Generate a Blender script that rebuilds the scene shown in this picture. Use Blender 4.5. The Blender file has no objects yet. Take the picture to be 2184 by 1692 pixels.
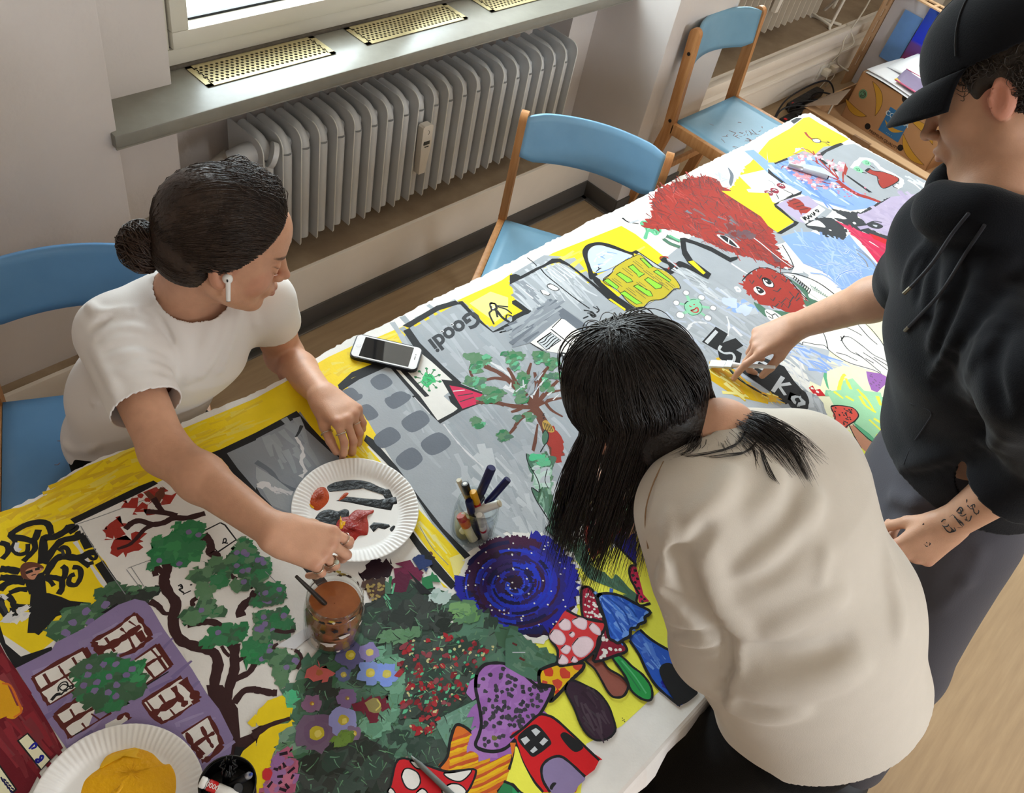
import bpy, bmesh, math, random
import numpy as np
from mathutils import Vector, Matrix, Quaternion
from mathutils.geometry import tessellate_polygon

SC = bpy.context.scene
COL = SC.collection
PI = math.pi
RNG = random.Random(7)

# ------------------------------------------------------------------ camera model (metres; table top z = .75)
CAM_F = 1893.9867
CAM_R = np.array([[0.6919, -0.6996, 0.1784], [-0.4359, -0.6018, -0.6692], [0.5755, 0.3853, -0.7213]])
_u, _s, _v = np.linalg.svd(CAM_R); CAM_R = _u @ _v
CAM_C = np.array([0.0, 0.0, 2.08])
TABLE_Z = 0.75

def ray(px, py):
    return CAM_R.T @ np.array([(px - 1092) / CAM_F, (py - 846) / CAM_F, 1.0])
def atz(px, py, z):
    r = ray(px, py); p = CAM_C + r * (z - CAM_C[2]) / r[2]; return Vector(p)
def aty(px, py, y):
    r = ray(px, py); p = CAM_C + r * (y - CAM_C[1]) / r[1]; return Vector(p)
def atx(px, py, x):
    r = ray(px, py); p = CAM_C + r * (x - CAM_C[0]) / r[0]; return Vector(p)

# ------------------------------------------------------------------ tagging
def tag(o, label=None, cat=None, group=None, kind=None):
    if label: o['label'] = label
    if cat: o['category'] = cat
    if group: o['group'] = group
    if kind: o['kind'] = kind
    return o
def empty(name, loc=(0, 0, 0), rz=0.0, label=None, cat=None, group=None):
    o = bpy.data.objects.new(name, None); COL.objects.link(o)
    o.location = loc; o.rotation_euler = (0, 0, rz); o.empty_display_size = .05
    return tag(o, label, cat, group)
def copy_tree(o, parent=None):
    c = o.copy(); COL.objects.link(c)
    if parent: c.parent = parent
    for ch in list(o.children): copy_tree(ch, c)
    return c

# ------------------------------------------------------------------ colours / materials
def lin(h):
    h = h.lstrip('#'); v = [int(h[i:i + 2], 16) / 255 for i in (0, 2, 4)]
    return tuple(x / 12.92 if x <= .04045 else ((x + .055) / 1.055) ** 2.4 for x in v)
MATS = {}
def mat(name, col, rough=.6, metal=0., var=0., scale=8., bump=0., bscale=None, spec=.5, trans=0., ior=1.45, coat=0., col2=None, sheen=0., stretch=None, emit=None, estr=0., sss=0.):
    if name in MATS: return MATS[name]
    m = bpy.data.materials.new(name); m.use_nodes = True; MATS[name] = m
    nt = m.node_tree; b = nt.nodes['Principled BSDF']
    c = lin(col) if isinstance(col, str) else col
    b.inputs['Base Color'].default_value = (*c, 1); b.inputs['Roughness'].default_value = rough
    b.inputs['Metallic'].default_value = metal; b.inputs['Specular IOR Level'].default_value = spec
    b.inputs['Transmission Weight'].default_value = trans; b.inputs['IOR'].default_value = ior
    b.inputs['Coat Weight'].default_value = coat; b.inputs['Sheen Weight'].default_value = sheen
    if sss:
        b.inputs['Subsurface Weight'].default_value = sss; b.inputs['Subsurface Radius'].default_value = (1, .35, .2)
        b.inputs['Subsurface Scale'].default_value = .006
    if emit: b.inputs['Emission Color'].default_value = (*lin(emit), 1); b.inputs['Emission Strength'].default_value = estr
    def coords():
        tc = nt.nodes.new('ShaderNodeTexCoord'); mp = nt.nodes.new('ShaderNodeMapping')
        nt.links.new(tc.outputs['Object'], mp.inputs[0])
        if stretch: mp.inputs['Scale'].default_value = stretch
        return mp.outputs[0]
    if var > 0 or col2:
        n = nt.nodes.new('ShaderNodeTexNoise'); n.inputs['Scale'].default_value = scale; n.inputs['Detail'].default_value = 6
        n.inputs['Roughness'].default_value = .6; nt.links.new(coords(), n.inputs['Vector'])
        r = nt.nodes.new('ShaderNodeValToRGB'); r.color_ramp.elements[0].position = .35; r.color_ramp.elements[1].position = .65
        d = lin(col2) if col2 else tuple(max(0, x * (1 - var)) for x in c)
        r.color_ramp.elements[0].color = (*d, 1); r.color_ramp.elements[1].color = (*c, 1)
        nt.links.new(n.outputs['Fac'], r.inputs[0]); nt.links.new(r.outputs[0], b.inputs['Base Color'])
    if bump > 0:
        n = nt.nodes.new('ShaderNodeTexNoise'); n.inputs['Scale'].default_value = bscale or scale; n.inputs['Detail'].default_value = 4
        nt.links.new(coords(), n.inputs['Vector'])
        bp = nt.nodes.new('ShaderNodeBump'); bp.inputs['Strength'].default_value = bump; bp.inputs['Distance'].default_value = .01
        nt.links.new(n.outputs['Fac'], bp.inputs['Height']); nt.links.new(bp.outputs[0], b.inputs['Normal'])
    return m
def vmat(name, rough=.55, bump=.0, bscale=200., spec=.4, var=.0, vscale=30., coat=0., stretch=None):
    """material whose base colour is the mesh colour attribute 'paint' (pigment)"""
    if name in MATS: return MATS[name]
    m = mat(name, '#ffffff', rough, spec=spec, coat=coat); nt = m.node_tree; b = nt.nodes['Principled BSDF']
    a = nt.nodes.new('ShaderNodeVertexColor'); a.layer_name = 'paint'
    tc = nt.nodes.new('ShaderNodeTexCoord'); mp = nt.nodes.new('ShaderNodeMapping'); nt.links.new(tc.outputs['Object'], mp.inputs[0])
    if stretch: mp.inputs['Scale'].default_value = stretch
    out = a.outputs[0]
    if var:
        n = nt.nodes.new('ShaderNodeTexNoise'); n.inputs['Scale'].default_value = vscale; n.inputs['Detail'].default_value = 5
        nt.links.new(mp.outputs[0], n.inputs['Vector'])
        r = nt.nodes.new('ShaderNodeMapRange'); r.inputs[1].default_value = .3; r.inputs[2].default_value = .7
        r.inputs[3].default_value = 1 - var; r.inputs[4].default_value = 1 + var
        nt.links.new(n.outputs['Fac'], r.inputs[0])
        mx = nt.nodes.new('ShaderNodeVectorMath'); mx.operation = 'SCALE'
        nt.links.new(out, mx.inputs[0]); nt.links.new(r.outputs[0], mx.inputs['Scale']); out = mx.outputs[0]
    nt.links.new(out, b.inputs['Base Color'])
    if bump:
        n = nt.nodes.new('ShaderNodeTexNoise'); n.inputs['Scale'].default_value = bscale; n.inputs['Detail'].default_value = 4
        nt.links.new(mp.outputs[0], n.inputs['Vector'])
        bp = nt.nodes.new('ShaderNodeBump'); bp.inputs['Strength'].default_value = bump; bp.inputs['Distance'].default_value = .004
        nt.links.new(n.outputs['Fac'], bp.inputs['Height']); nt.links.new(bp.outputs[0], b.inputs['Normal'])
    return m

def thin_glass(name, tint='#f4f8f6', refl=1.):
    """thin-walled glass: clear with Fresnel reflections"""
    if name in MATS: return MATS[name]
    m = bpy.data.materials.new(name); m.use_nodes = True; MATS[name] = m; nt = m.node_tree; nt.nodes.clear()
    o = nt.nodes.new('ShaderNodeOutputMaterial'); mx = nt.nodes.new('ShaderNodeMixShader'); t = nt.nodes.new('ShaderNodeBsdfTransparent'); g = nt.nodes.new('ShaderNodeBsdfGlossy'); f = nt.nodes.new('ShaderNodeLayerWeight'); f.inputs[0].default_value = .5; pw = nt.nodes.new('ShaderNodeMath'); pw.operation = 'POWER'; pw.inputs[1].default_value = 4.; ma = nt.nodes.new('ShaderNodeMath'); ma.operation = 'MULTIPLY_ADD'; ma.inputs[1].default_value = .7 * refl; ma.inputs[2].default_value = .035 * refl
    t.inputs[0].default_value = (*lin(tint), 1); g.inputs['Roughness'].default_value = .02; 
    nt.links.new(f.outputs['Facing'], pw.inputs[0]); nt.links.new(pw.outputs[0], ma.inputs[0]); nt.links.new(ma.outputs[0], mx.inputs[0]); nt.links.new(t.outputs[0], mx.inputs[1]); nt.links.new(g.outputs[0], mx.inputs[2]); nt.links.new(mx.outputs[0], o.inputs[0]); return m

# ------------------------------------------------------------------ mesh building
def frame(d, up=(0, 0, 1)):
    d = Vector(d).normalized(); u = Vector(up)
    if abs(d.dot(u)) > .98: u = Vector((0, 1, 0))
    x = u.cross(d).normalized(); y = d.cross(x).normalized()
    return x, y, d
class MB:
    def __init__(s): s.bm = bmesh.new()
    def box(s, lo, hi, bev=0., seg=2, mi=0, M=None):
        c = [(a + b) / 2 for a, b in zip(lo, hi)]; d = [abs(b - a) for a, b in zip(lo, hi)]
        r = bmesh.ops.create_cube(s.bm, size=1, matrix=Matrix.Translation(c) @ Matrix.Diagonal((*d, 1)))
        vs = r['verts']; fs = set(f for v in vs for f in v.link_faces)
        if bev > 0:
            es = list(set(e for v in vs for e in v.link_edges))
            r2 = bmesh.ops.bevel(s.bm, geom=es, offset=min(bev, min(d) * .49), segments=seg, affect='EDGES', profile=.5)
            fs = set(r2['faces']) | set(f for f in fs if f.is_valid); vs = list(set(v for f in fs for v in f.verts))
        for f in fs: f.material_index = mi
        if M is not None: bmesh.ops.transform(s.bm, matrix=M, verts=list(vs))
        return s
    def beam(s, a, b, w, h, bev=0., up=(0, 0, 1), mi=0, seg=2):
        a, b = Vector(a), Vector(b); x, y, z = frame(b - a, up); L = (b - a).length
        M = Matrix((x, y, z)).transposed().to_4x4(); M.translation = a
        return s.box((-w / 2, -h / 2, 0), (w / 2, h / 2, L), bev, seg, mi, M)
    def tube(s, pts, r, n=10, cap=True, closed=False, mi=0, up=(0, 0, 1), flat=1.):
        P = [Vector(p) for p in pts]; N = len(P)
        R = r if isinstance(r, (list, tuple)) else [r] * N
        rings = []; x = None
        for i in range(N):
            if closed: t = P[(i + 1) % N] - P[i - 1]
            else: t = P[min(i + 1, N - 1)] - P[max(i - 1, 0)]
            t = t.normalized() if t.length > 1e-9 else Vector((0, 0, 1))
            if x is None: x, y, _ = frame(t, up)
            else:
                x = (x - t * x.dot(t));
                if x.length < 1e-6: x, y, _ = frame(t, up)
                x.normalize(); y = t.cross(x)
            rings.append([s.bm.verts.new(P[i] + (x * math.cos(2 * PI * k / n) + y * flat * math.sin(2 * PI * k / n)) * R[i]) for k in range(n)])
        m = N if closed else N - 1
        for i in range(m):
            a, b = rings[i], rings[(i + 1) % N]
            for k in range(n):
                f = s.bm.faces.new((a[k], a[(k + 1) % n], b[(k + 1) % n], b[k])); f.material_index = mi; f.smooth = True
        if cap and not closed:
            f = s.bm.faces.new(rings[0][::-1]); f.material_index = mi
            f = s.bm.faces.new(rings[-1]); f.material_index = mi
        return s
    def lathe(s, prof, c=(0, 0, 0), n=48, mi=0, M=None, cap=False, wob=None):
        c = Vector(c); rings = []
        for (r, z) in prof:
            ring = []
            for k in range(n):
                a = 2 * PI * k / n; rr = r if wob is None else wob(r, z, a)
                dz = 0
                if isinstance(rr, tuple): rr, dz = rr
                v = Vector((rr * math.cos(a), rr * math.sin(a), z + dz))
                if M is not None: v = M @ v
                ring.append(s.bm.verts.new(c + v))
            rings.append(ring)
        for i in range(len(rings) - 1):
            a, b = rings[i], rings[i + 1]
            for k in range(n):
                f = s.bm.faces.new((a[k], a[(k + 1) % n], b[(k + 1) % n], b[k])); f.material_index = mi; f.smooth = True
        if cap:
            s.bm.faces.new(rings[0][::-1]).material_index = mi; s.bm.faces.new(rings[-1]).material_index = mi
        return s
    def prism(s, pts, d, mi=0):
        """closed polygon pts (3d) extruded by vector d"""
        d = Vector(d); a = [s.bm.verts.new(Vector(p)) for p in pts]; b = [s.bm.verts.new(Vector(p) + d) for p in pts]
        n = len(a)
        fs = [s.bm.faces.new(a[::-1]), s.bm.faces.new(b)]
        for k in range(n): fs.append(s.bm.faces.new((a[k], a[(k + 1) % n], b[(k + 1) % n], b[k])))
        for f in fs: f.material_index = mi
        return s
    def grid(s, fn, nu, nv, mi=0, smooth=True, closeu=False):
        V = [[s.bm.verts.new(Vector(fn(i / (nu if closeu else nu - 1), j / (nv - 1)))) for j in range(nv)] for i in range(nu)]
        for i in range(nu if closeu else nu - 1):
            for j in range(nv - 1):
                i2 = (i + 1) % nu
                f = s.bm.faces.new((V[i][j], V[i2][j], V[i2][j + 1], V[i][j + 1])); f.material_index = mi; f.smooth = smooth
        return s
    def sphere(s, c, r, nu=16, nv=10, mi=0, M=None):
        rr = r if isinstance(r, (tuple, list)) else (r, r, r)
        T = Matrix.Translation(c) @ (M.to_4x4() if M is not None else Matrix()) @ Matrix.Diagonal((*rr, 1))
        q = bmesh.ops.create_uvsphere(s.bm, u_segments=nu, v_segments=nv, radius=1, matrix=T)
        for f in set(f for v in q['verts'] for f in v.link_faces): f.material_index = mi; f.smooth = True
        return s
    def build(s, name, mats, parent=None, loc=None, smooth=None, rz=None, solid=0., recalc=True, subsurf=0):
        if recalc: bmesh.ops.recalc_face_normals(s.bm, faces=s.bm.faces)
        me = bpy.data.meshes.new(name); s.bm.to_mesh(me); s.bm.free()
        for m in (mats if isinstance(mats, (list, tuple)) else [mats]): me.materials.append(m)
        if smooth is not None:
            me.polygons.foreach_set('use_smooth', [True] * len(me.polygons))
            if smooth < 179:
                me.set_sharp_from_angle(angle=math.radians(smooth))
        o = bpy.data.objects.new(name, me); COL.objects.link(o)
        if parent: o.parent = parent
        if loc is not None: o.location = loc
        if rz is not None: o.rotation_euler = (0, 0, rz)
        if solid: md = o.modifiers.new('thickness', 'SOLIDIFY'); md.thickness = solid; md.offset = 0
        if subsurf: md = o.modifiers.new('smooth', 'SUBSURF'); md.levels = md.render_levels = subsurf
        return o
def mesh_obj(name, verts, faces, mats, parent=None, smooth=True):
    me = bpy.data.meshes.new(name)
    verts = np.asarray(verts, np.float32); faces = np.asarray(faces, np.int32)
    me.vertices.add(len(verts)); me.vertices.foreach_set('co', verts.ravel())
    n = faces.shape[1]; me.loops.add(faces.size); me.loops.foreach_set('vertex_index', faces.ravel())
    me.polygons.add(len(faces)); me.polygons.foreach_set('loop_start', np.arange(0, faces.size, n, dtype=np.int32))
    me.polygons.foreach_set('use_smooth', np.full(len(faces), smooth))
    me.update(calc_edges=True); me.validate()
    for m in (mats if isinstance(mats, (list, tuple)) else [mats]): me.materials.append(m)
    o = bpy.data.objects.new(name, me); COL.objects.link(o)
    if parent: o.parent = parent
    return o
def catmull(pts, n=8, closed=False):
    P = [Vector(p) for p in pts]; N = len(P); out = []
    if N < 3: return P
    rng = range(N) if closed else range(N - 1)
    for i in rng:
        p0 = P[i - 1] if (closed or i > 0) else P[0] * 2 - P[1]
        p1 = P[i]; p2 = P[(i + 1) % N]
        p3 = P[(i + 2) % N] if (closed or i + 2 < N) else P[-1] * 2 - P[-2]
        for k in range(n):
            t = k / n
            out.append(.5 * ((2 * p1) + (p2 - p0) * t + (2 * p0 - 5 * p1 + 4 * p2 - p3) * t * t + (3 * p1 - p0 - 3 * p2 + p3) * t ** 3))
    if not closed: out.append(P[-1].copy())
    return out
# ================================================================== ROOM
M_wall = mat('wall_plaster', '#d9d1cc', .85, var=.05, scale=3, bump=.12, bscale=60)
M_ceil = mat('ceiling_white', '#efece6', .9)
M_floor = None
def floor_mat():
    m = mat('floor_linoleum', '#b59a78', .38, spec=.4); nt = m.node_tree; b = nt.nodes['Principled BSDF']
    tc = nt.nodes.new('ShaderNodeTexCoord'); mp = nt.nodes.new('ShaderNodeMapping'); mp.inputs['Scale'].default_value = (2.2, 26, 1)
    mp.inputs['Rotation'].default_value = (0, 0, .02)
    nt.links.new(tc.outputs['Object'], mp.inputs[0])
    n = nt.nodes.new('ShaderNodeTexNoise'); n.inputs['Scale'].default_value = 2.; n.inputs['Detail'].default_value = 7; n.inputs['Roughness'].default_value = .62
    nt.links.new(mp.outputs[0], n.inputs['Vector'])
    r = nt.nodes.new('ShaderNodeValToRGB'); e = r.color_ramp.elements
    e[0].position = .25; e[0].color = (*lin('#b59876'), 1); e[1].position = .75; e[1].color = (*lin('#cbae88'), 1)
    nt.links.new(n.outputs['Fac'], r.inputs[0])
    n2 = nt.nodes.new('ShaderNodeTexNoise'); n2.inputs['Scale'].default_value = 1.6; n2.inputs['Detail'].default_value = 3
    nt.links.new(tc.outputs['Object'], n2.inputs['Vector'])
    mx = nt.nodes.new('ShaderNodeMixRGB'); mx.blend_type = 'MULTIPLY'; mx.inputs[0].default_value = .35
    nt.links.new(r.outputs[0], mx.inputs[1]); nt.links.new(n2.outputs['Fac'], mx.inputs[2]); nt.links.new(mx.outputs[0], b.inputs['Base Color'])
    return m
M_floor = floor_mat()
M_trimpaint = mat('plinth_paint', '#e8ddcf', .5, var=.06, scale=5, bump=.05, bscale=30)
M_ledge = mat('ledge_dusty', '#8d7860', .85, var=.25, scale=7, col2='#a59076')
M_base = mat('baseboard_rubber', '#55504b', .6, var=.15, scale=4)
M_cove = mat('baseboard_cove', '#70675d', .55)
M_sill = mat('sill_stone', '#8d8a80', .3, var=.10, scale=25, spec=.5, bump=.02, bscale=40)
M_frame = mat('window_frame_white', '#ddd8cb', .4, var=.05, scale=6)
M_gasket_shade = mat('gasket_gap_shade_black', '#15151a', .5)
M_dirt = mat('sealant_dirt', '#6a6258', .9, var=.4, scale=40)

def struct(o): o['kind'] = 'structure'; return o
def sbox(name, lo, hi, m, bev=0.): return struct(MB().box(lo, hi, bev).build(name, m))

X0, X1, Y0, ZC = -2.6, 7.6, -3.6, 3.1
sbox('floor', (X0, Y0, -.1), (X1, 2.4, 0), M_floor)
sbox('ceiling', (X0, Y0, ZC), (X1, 2.4, ZC + .1), M_ceil)
sbox('wall_left', (X0 - .1, Y0, 0), (X0, 2.4, ZC), M_wall)
sbox('wall_right', (X1, Y0, 0), (X1 + .1, 2.4, ZC), M_wall)
b = MB(); b.box((X0, Y0 - .1, 0), (X1, Y0, 1.25)); b.box((X0, Y0 - .1, 2.45), (X1, Y0, ZC)); b.box((X0, Y0 - .1, .9), (.7, Y0, 2.5)); b.box((2.3, Y0 - .1, .9), (X1, Y0, 2.5))
struct(b.build('wall_back', M_wall))
WZ0, WZ1 = .862, 2.55
b = MB()
b.box((X0, 1.785, 0), (.812, 2.4, ZC), .006)                      # left pier
b.box((.80, 1.908, 0), (1.022, 2.4, ZC))                          # stepped reveal
b.box((1.0, 2.06, 0), (2.64, 2.4, .84))                           # parapet behind the radiator
b.box((1.0, 1.99, WZ1), (2.64, 2.4, ZC))                          # lintel
b.box((2.60, 1.908, 0), (2.76, 2.4, ZC))
b.box((2.739, 1.58, 0), (3.160, 2.4, ZC), .006)                   # pier between the windows
b.box((3.15, 2.06, 0), (X1, 2.4, .84))
b.box((3.15, 1.99, WZ1), (X1, 2.4, ZC))
b.box((6.6, 1.9, 0), (X1, 2.4, ZC))
struct(b.build('wall_window', M_wall, smooth=30))
# plinth with dusty ledge (pipes run inside) left of the pier
b = MB(); b.box((X0, 1.748, 0), (2.745, 2.07, .243), .006); b.box((X0, 1.760, .2425), (2.742, 2.07, .2455), mi=1)
struct(b.build('trim_plinth', [M_trimpaint, M_ledge], smooth=30))
b = MB(); b.box((X0, 1.741, 0), (2.739, 1.75, .072), .003); b.box((2.731, 1.58, 0), (2.7395, 1.75, .072), .003); b.box((2.731, 1.572, 0), (3.165, 1.581, .072), .003)
b.box((X0, 1.715, 0), (2.731, 1.742, .006), .003, mi=1); b.box((2.708, 1.55, 0), (2.733, 1.742, .006), .003, mi=1); b.box((2.708, 1.55, 0), (3.165, 1.574, .006), .003, mi=1)
struct(b.build('baseboard_window', [M_base, M_cove], smooth=30))
# second plinth beyond the pier: ledge, lip and cable duct
b = MB(); b.box((3.155, 1.765, 0), (X1, 2.07, .300), .004); b.box((3.155, 1.79, .2995), (X1, 2.07, .3025), mi=1)
b.box((3.155, 1.735, .245), (X1, 1.77, .302), .004); b.box((3.155, 1.728, .03), (6.0, 1.77, .185), .008); b.box((3.155, 1.722, .165), (6.0, 1.76, .182), .003)
struct(b.build('trim_plinth_duct', [M_trimpaint, M_ledge], smooth=30))

# window sill with three perforated vent grilles
b = MB(); b.box((.795, 1.766, .821), (2.745, 2.07, .858), .004); b.box((.795, 1.766, .8205), (2.745, 1.772, .8255))
struct(b.build('trim_window_sill', M_sill, smooth=30))
b = MB(); b.box((3.155, 1.75, .821), (6.62, 2.07, .858), .004)
struct(b.build('trim_window_sill', M_sill, smooth=30))
M_brass = mat('grille_brass', '#cfc193', .35, metal=.55, var=.05)
M_hole = mat('grille_void', '#17130f', .9)
def make_grille(x0, label):
    L, W = .398, .106
    b = MB(); nx, ny = 24, 7
    px, py = (L - .035) / nx, (W - .022) / ny
    bm = b.bm
    # plate with real round holes: ring-filled cells
    def v(x, y, z=0.): return bm.verts.new((x, y, z))
    r = .0046
    for i in range(nx):
        for j in range(ny):
            cx = .0175 + px * (i + .5 + (.25 if j % 2 else -.25)); cy = .011 + py * (j + .5)
            x0c, x1c = cx - px / 2, cx + px / 2; y0c, y1c = .011 + py * j, .011 + py * (j + 1)
            circ = [(cx + r * math.cos(2 * PI * k / 12 + PI / 4 * 0), cy + r * math.sin(2 * PI * k / 12)) for k in range(12)]
            sq = []
            for k in range(12):
                a = 2 * PI * k / 12; c, s_ = math.cos(a), math.sin(a)
                t = min((px / 2) / abs(c) if abs(c) > 1e-6 else 9, (py / 2) / abs(s_) if abs(s_) > 1e-6 else 9)
                sq.append((cx + c * t, cy + s_ * t))
            ci = [v(*p) for p in circ]; cl = [v(p[0], p[1], -.0016) for p in circ]; so = [v(*p) for p in sq]
            for k in range(12):
                k2 = (k + 1) % 12
                bm.faces.new((so[k], so[k2], ci[k2], ci[k])); bm.faces.new((ci[k], ci[k2], cl[k2], cl[k]))
            for q, (sx, sy) in enumerate(((1, 1), (-1, 1), (-1, -1), (1, -1))):
                ka = (0, 3, 6, 9)[q]
                cor = v(cx + sx * px / 2, cy + sy * py / 2)
                # fill the two corner gaps of the 12-gon
                seq = [so[ka], so[(ka + 1) % 12], so[(ka + 2) % 12], so[(ka + 3) % 12]]
                for w0, w1 in zip(seq[:-1], seq[1:]):
                    try: bm.faces.new((w0, cor, w1))
                    except Exception: pass
    h = .0007
    b.box((0, 0, -.0012), (.0175, W, .0)); b.box((L - .0175, 0, -.0012), (L, W, 0)); b.box((0, 0, -.0012), (L, .011, 0)); b.box((0, W - .011, -.0012), (L, W, 0))
    g = empty('vent_grille', (x0, 1.8535, .8612), 0, label, 'vent grille', 'perforated grilles in the window sill')
    b.build('perforated_plate', M_brass, g, recalc=False)
    MB().box((.004, .004, -.0026), (L - .004, W - .004, -.0018)).build('vent_shaft', M_hole, g)
    return g
make_grille(1.090, 'perforated brass vent grille nearest the left end of the window sill')
make_grille(1.596, 'perforated brass vent grille in the middle of the sill, above the radiator')
make_grille(2.095, 'perforated brass vent grille cut by the top edge of the photo, furthest right')

# windows
M_glass = thin_glass('window_glass', '#f6faf9')
def make_window(name, x0, x1, ncase):
    w = empty(name, (0, 0, 0)); w['kind'] = 'structure'
    b = MB(); y0, y1 = 1.972, 2.06
    b.box((x0, y0, .858), (x1, y1, .906), .003); b.box((x0, y0, WZ1 - .05), (x1, y1, WZ1 + .02), .003)
    b.box((x0, y0, .9065), (x0 + .041, y1, WZ1 - .0505), .003); b.box((x1 - .041, y0, .9065), (x1, y1, WZ1 - .0505), .003)
    cw = (x1 - x0 - .086) / ncase
    for k in range(1, ncase): b.box((x0 + .043 + cw * k - .03, y0, .9), (x0 + .043 + cw * k + .03, y1, WZ1 - .04), .003)
    b.build('window_frame', M_frame, w, smooth=30)
    for k in range(ncase):
        a = x0 + .043 + cw * k + (.031 if k else 0) + .0030; c = x0 + .043 + cw * (k + 1) - (.031 if k < ncase - 1 else 0) - .0025
        s = MB(); z0, z1 = .9085, WZ1 - .053; t = .046; yy = 1.962
        s.box((a, yy, z0), (c, 2.03, z0 + t), .004); s.box((a, yy, z1 - t), (c, 2.03, z1), .004)
        s.box((a, yy, z0 + t + .0004), (a + t, 2.03, z1 - t - .0004), .002); s.box((c - t, yy, z0 + t + .0004), (c, 2.03, z1 - t - .0004), .002)
        sh = s.build('sash', M_frame, w, smooth=30)
        g = MB(); q = .006
        for lo, hi in (((a + t, 2.005, z0 + t), (c - t, 2.015, z0 + t + q)), ((a + t, 2.005, z1 - t - q), (c - t, 2.015, z1 - t)), ((a + t, 2.005, z0 + t), (a + t + q, 2.015, z1 - t)), ((c - t - q, 2.005, z0 + t), (c - t, 2.015, z1 - t))): g.box(lo, hi)
        g.build('gasket', M_gasket_shade, sh)
        MB().box((a + t, 2.008, z0 + t), (c - t, 2.012, z1 - t)).build('pane', M_glass, sh)
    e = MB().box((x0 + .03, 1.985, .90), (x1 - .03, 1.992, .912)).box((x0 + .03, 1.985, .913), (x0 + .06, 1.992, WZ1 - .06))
    e.build('shadow_gap', M_gasket_shade, w)  # black strip standing in for the shade between frame and sash
    MB().box((x0, 1.962, .8575), (x1, 1.973, .866), .002).build('sealant', M_dirt, w)
    MB().box((x0, 2.06, .79), (x1, 2.17, .83), .003).build('outer_sill', mat('outer_sill_metal', '#a8adb4', .4, metal=.6), w)
    return w
make_window('window_1', 1.021, 2.602, 2)
make_window('window_2', 3.158, 6.602, 3)
w3 = empty('added_window_back'); w3['kind'] = 'structure'; b = MB()  # unseen back-wall window, added to let in fill light
for x in (.7, 1.47, 2.24): b.box((x, Y0 - .08, 1.25), (x + .06, Y0 - .02, 2.45), .003)
b.box((.7, Y0 - .08, 1.25), (2.3, Y0 - .02, 1.31), .003); b.box((.7, Y0 - .08, 2.39), (2.3, Y0 - .02, 2.45), .003); b.build('window_frame', M_frame, w3, smooth=30)
# a painted site fence outside in the street
b = MB(); b.box((-1, 5.2, -3), (9, 5.3, -.55)); fence = b.build('street_fence', vmat('fence_paint', .7)); 
tag(fence, 'painted teal and pink hoarding outside the window, across the street', 'fence')
def paint_flat(o, fn):
    me = o.data; a = me.color_attributes.new('paint', 'FLOAT_COLOR', 'CORNER'); cols = []
    for p in me.polygons:
        c = fn(p.center); cols += [(*c, 1)] * p.loop_total
    a.data.foreach_set('color', np.array(cols, np.float32).ravel())
paint_flat(fence, lambda c: lin('#14343d'))
for x, w in ((2.0, .5), (3.10, .22), (4.1, .4), (4.9, .8), (.6, .6)): MB().box((x, 5.17, -1.5), (x + w, 5.2, -.6)).build('graffiti', mat('graffiti_pink', '#4a1228', .7), fence)
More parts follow.
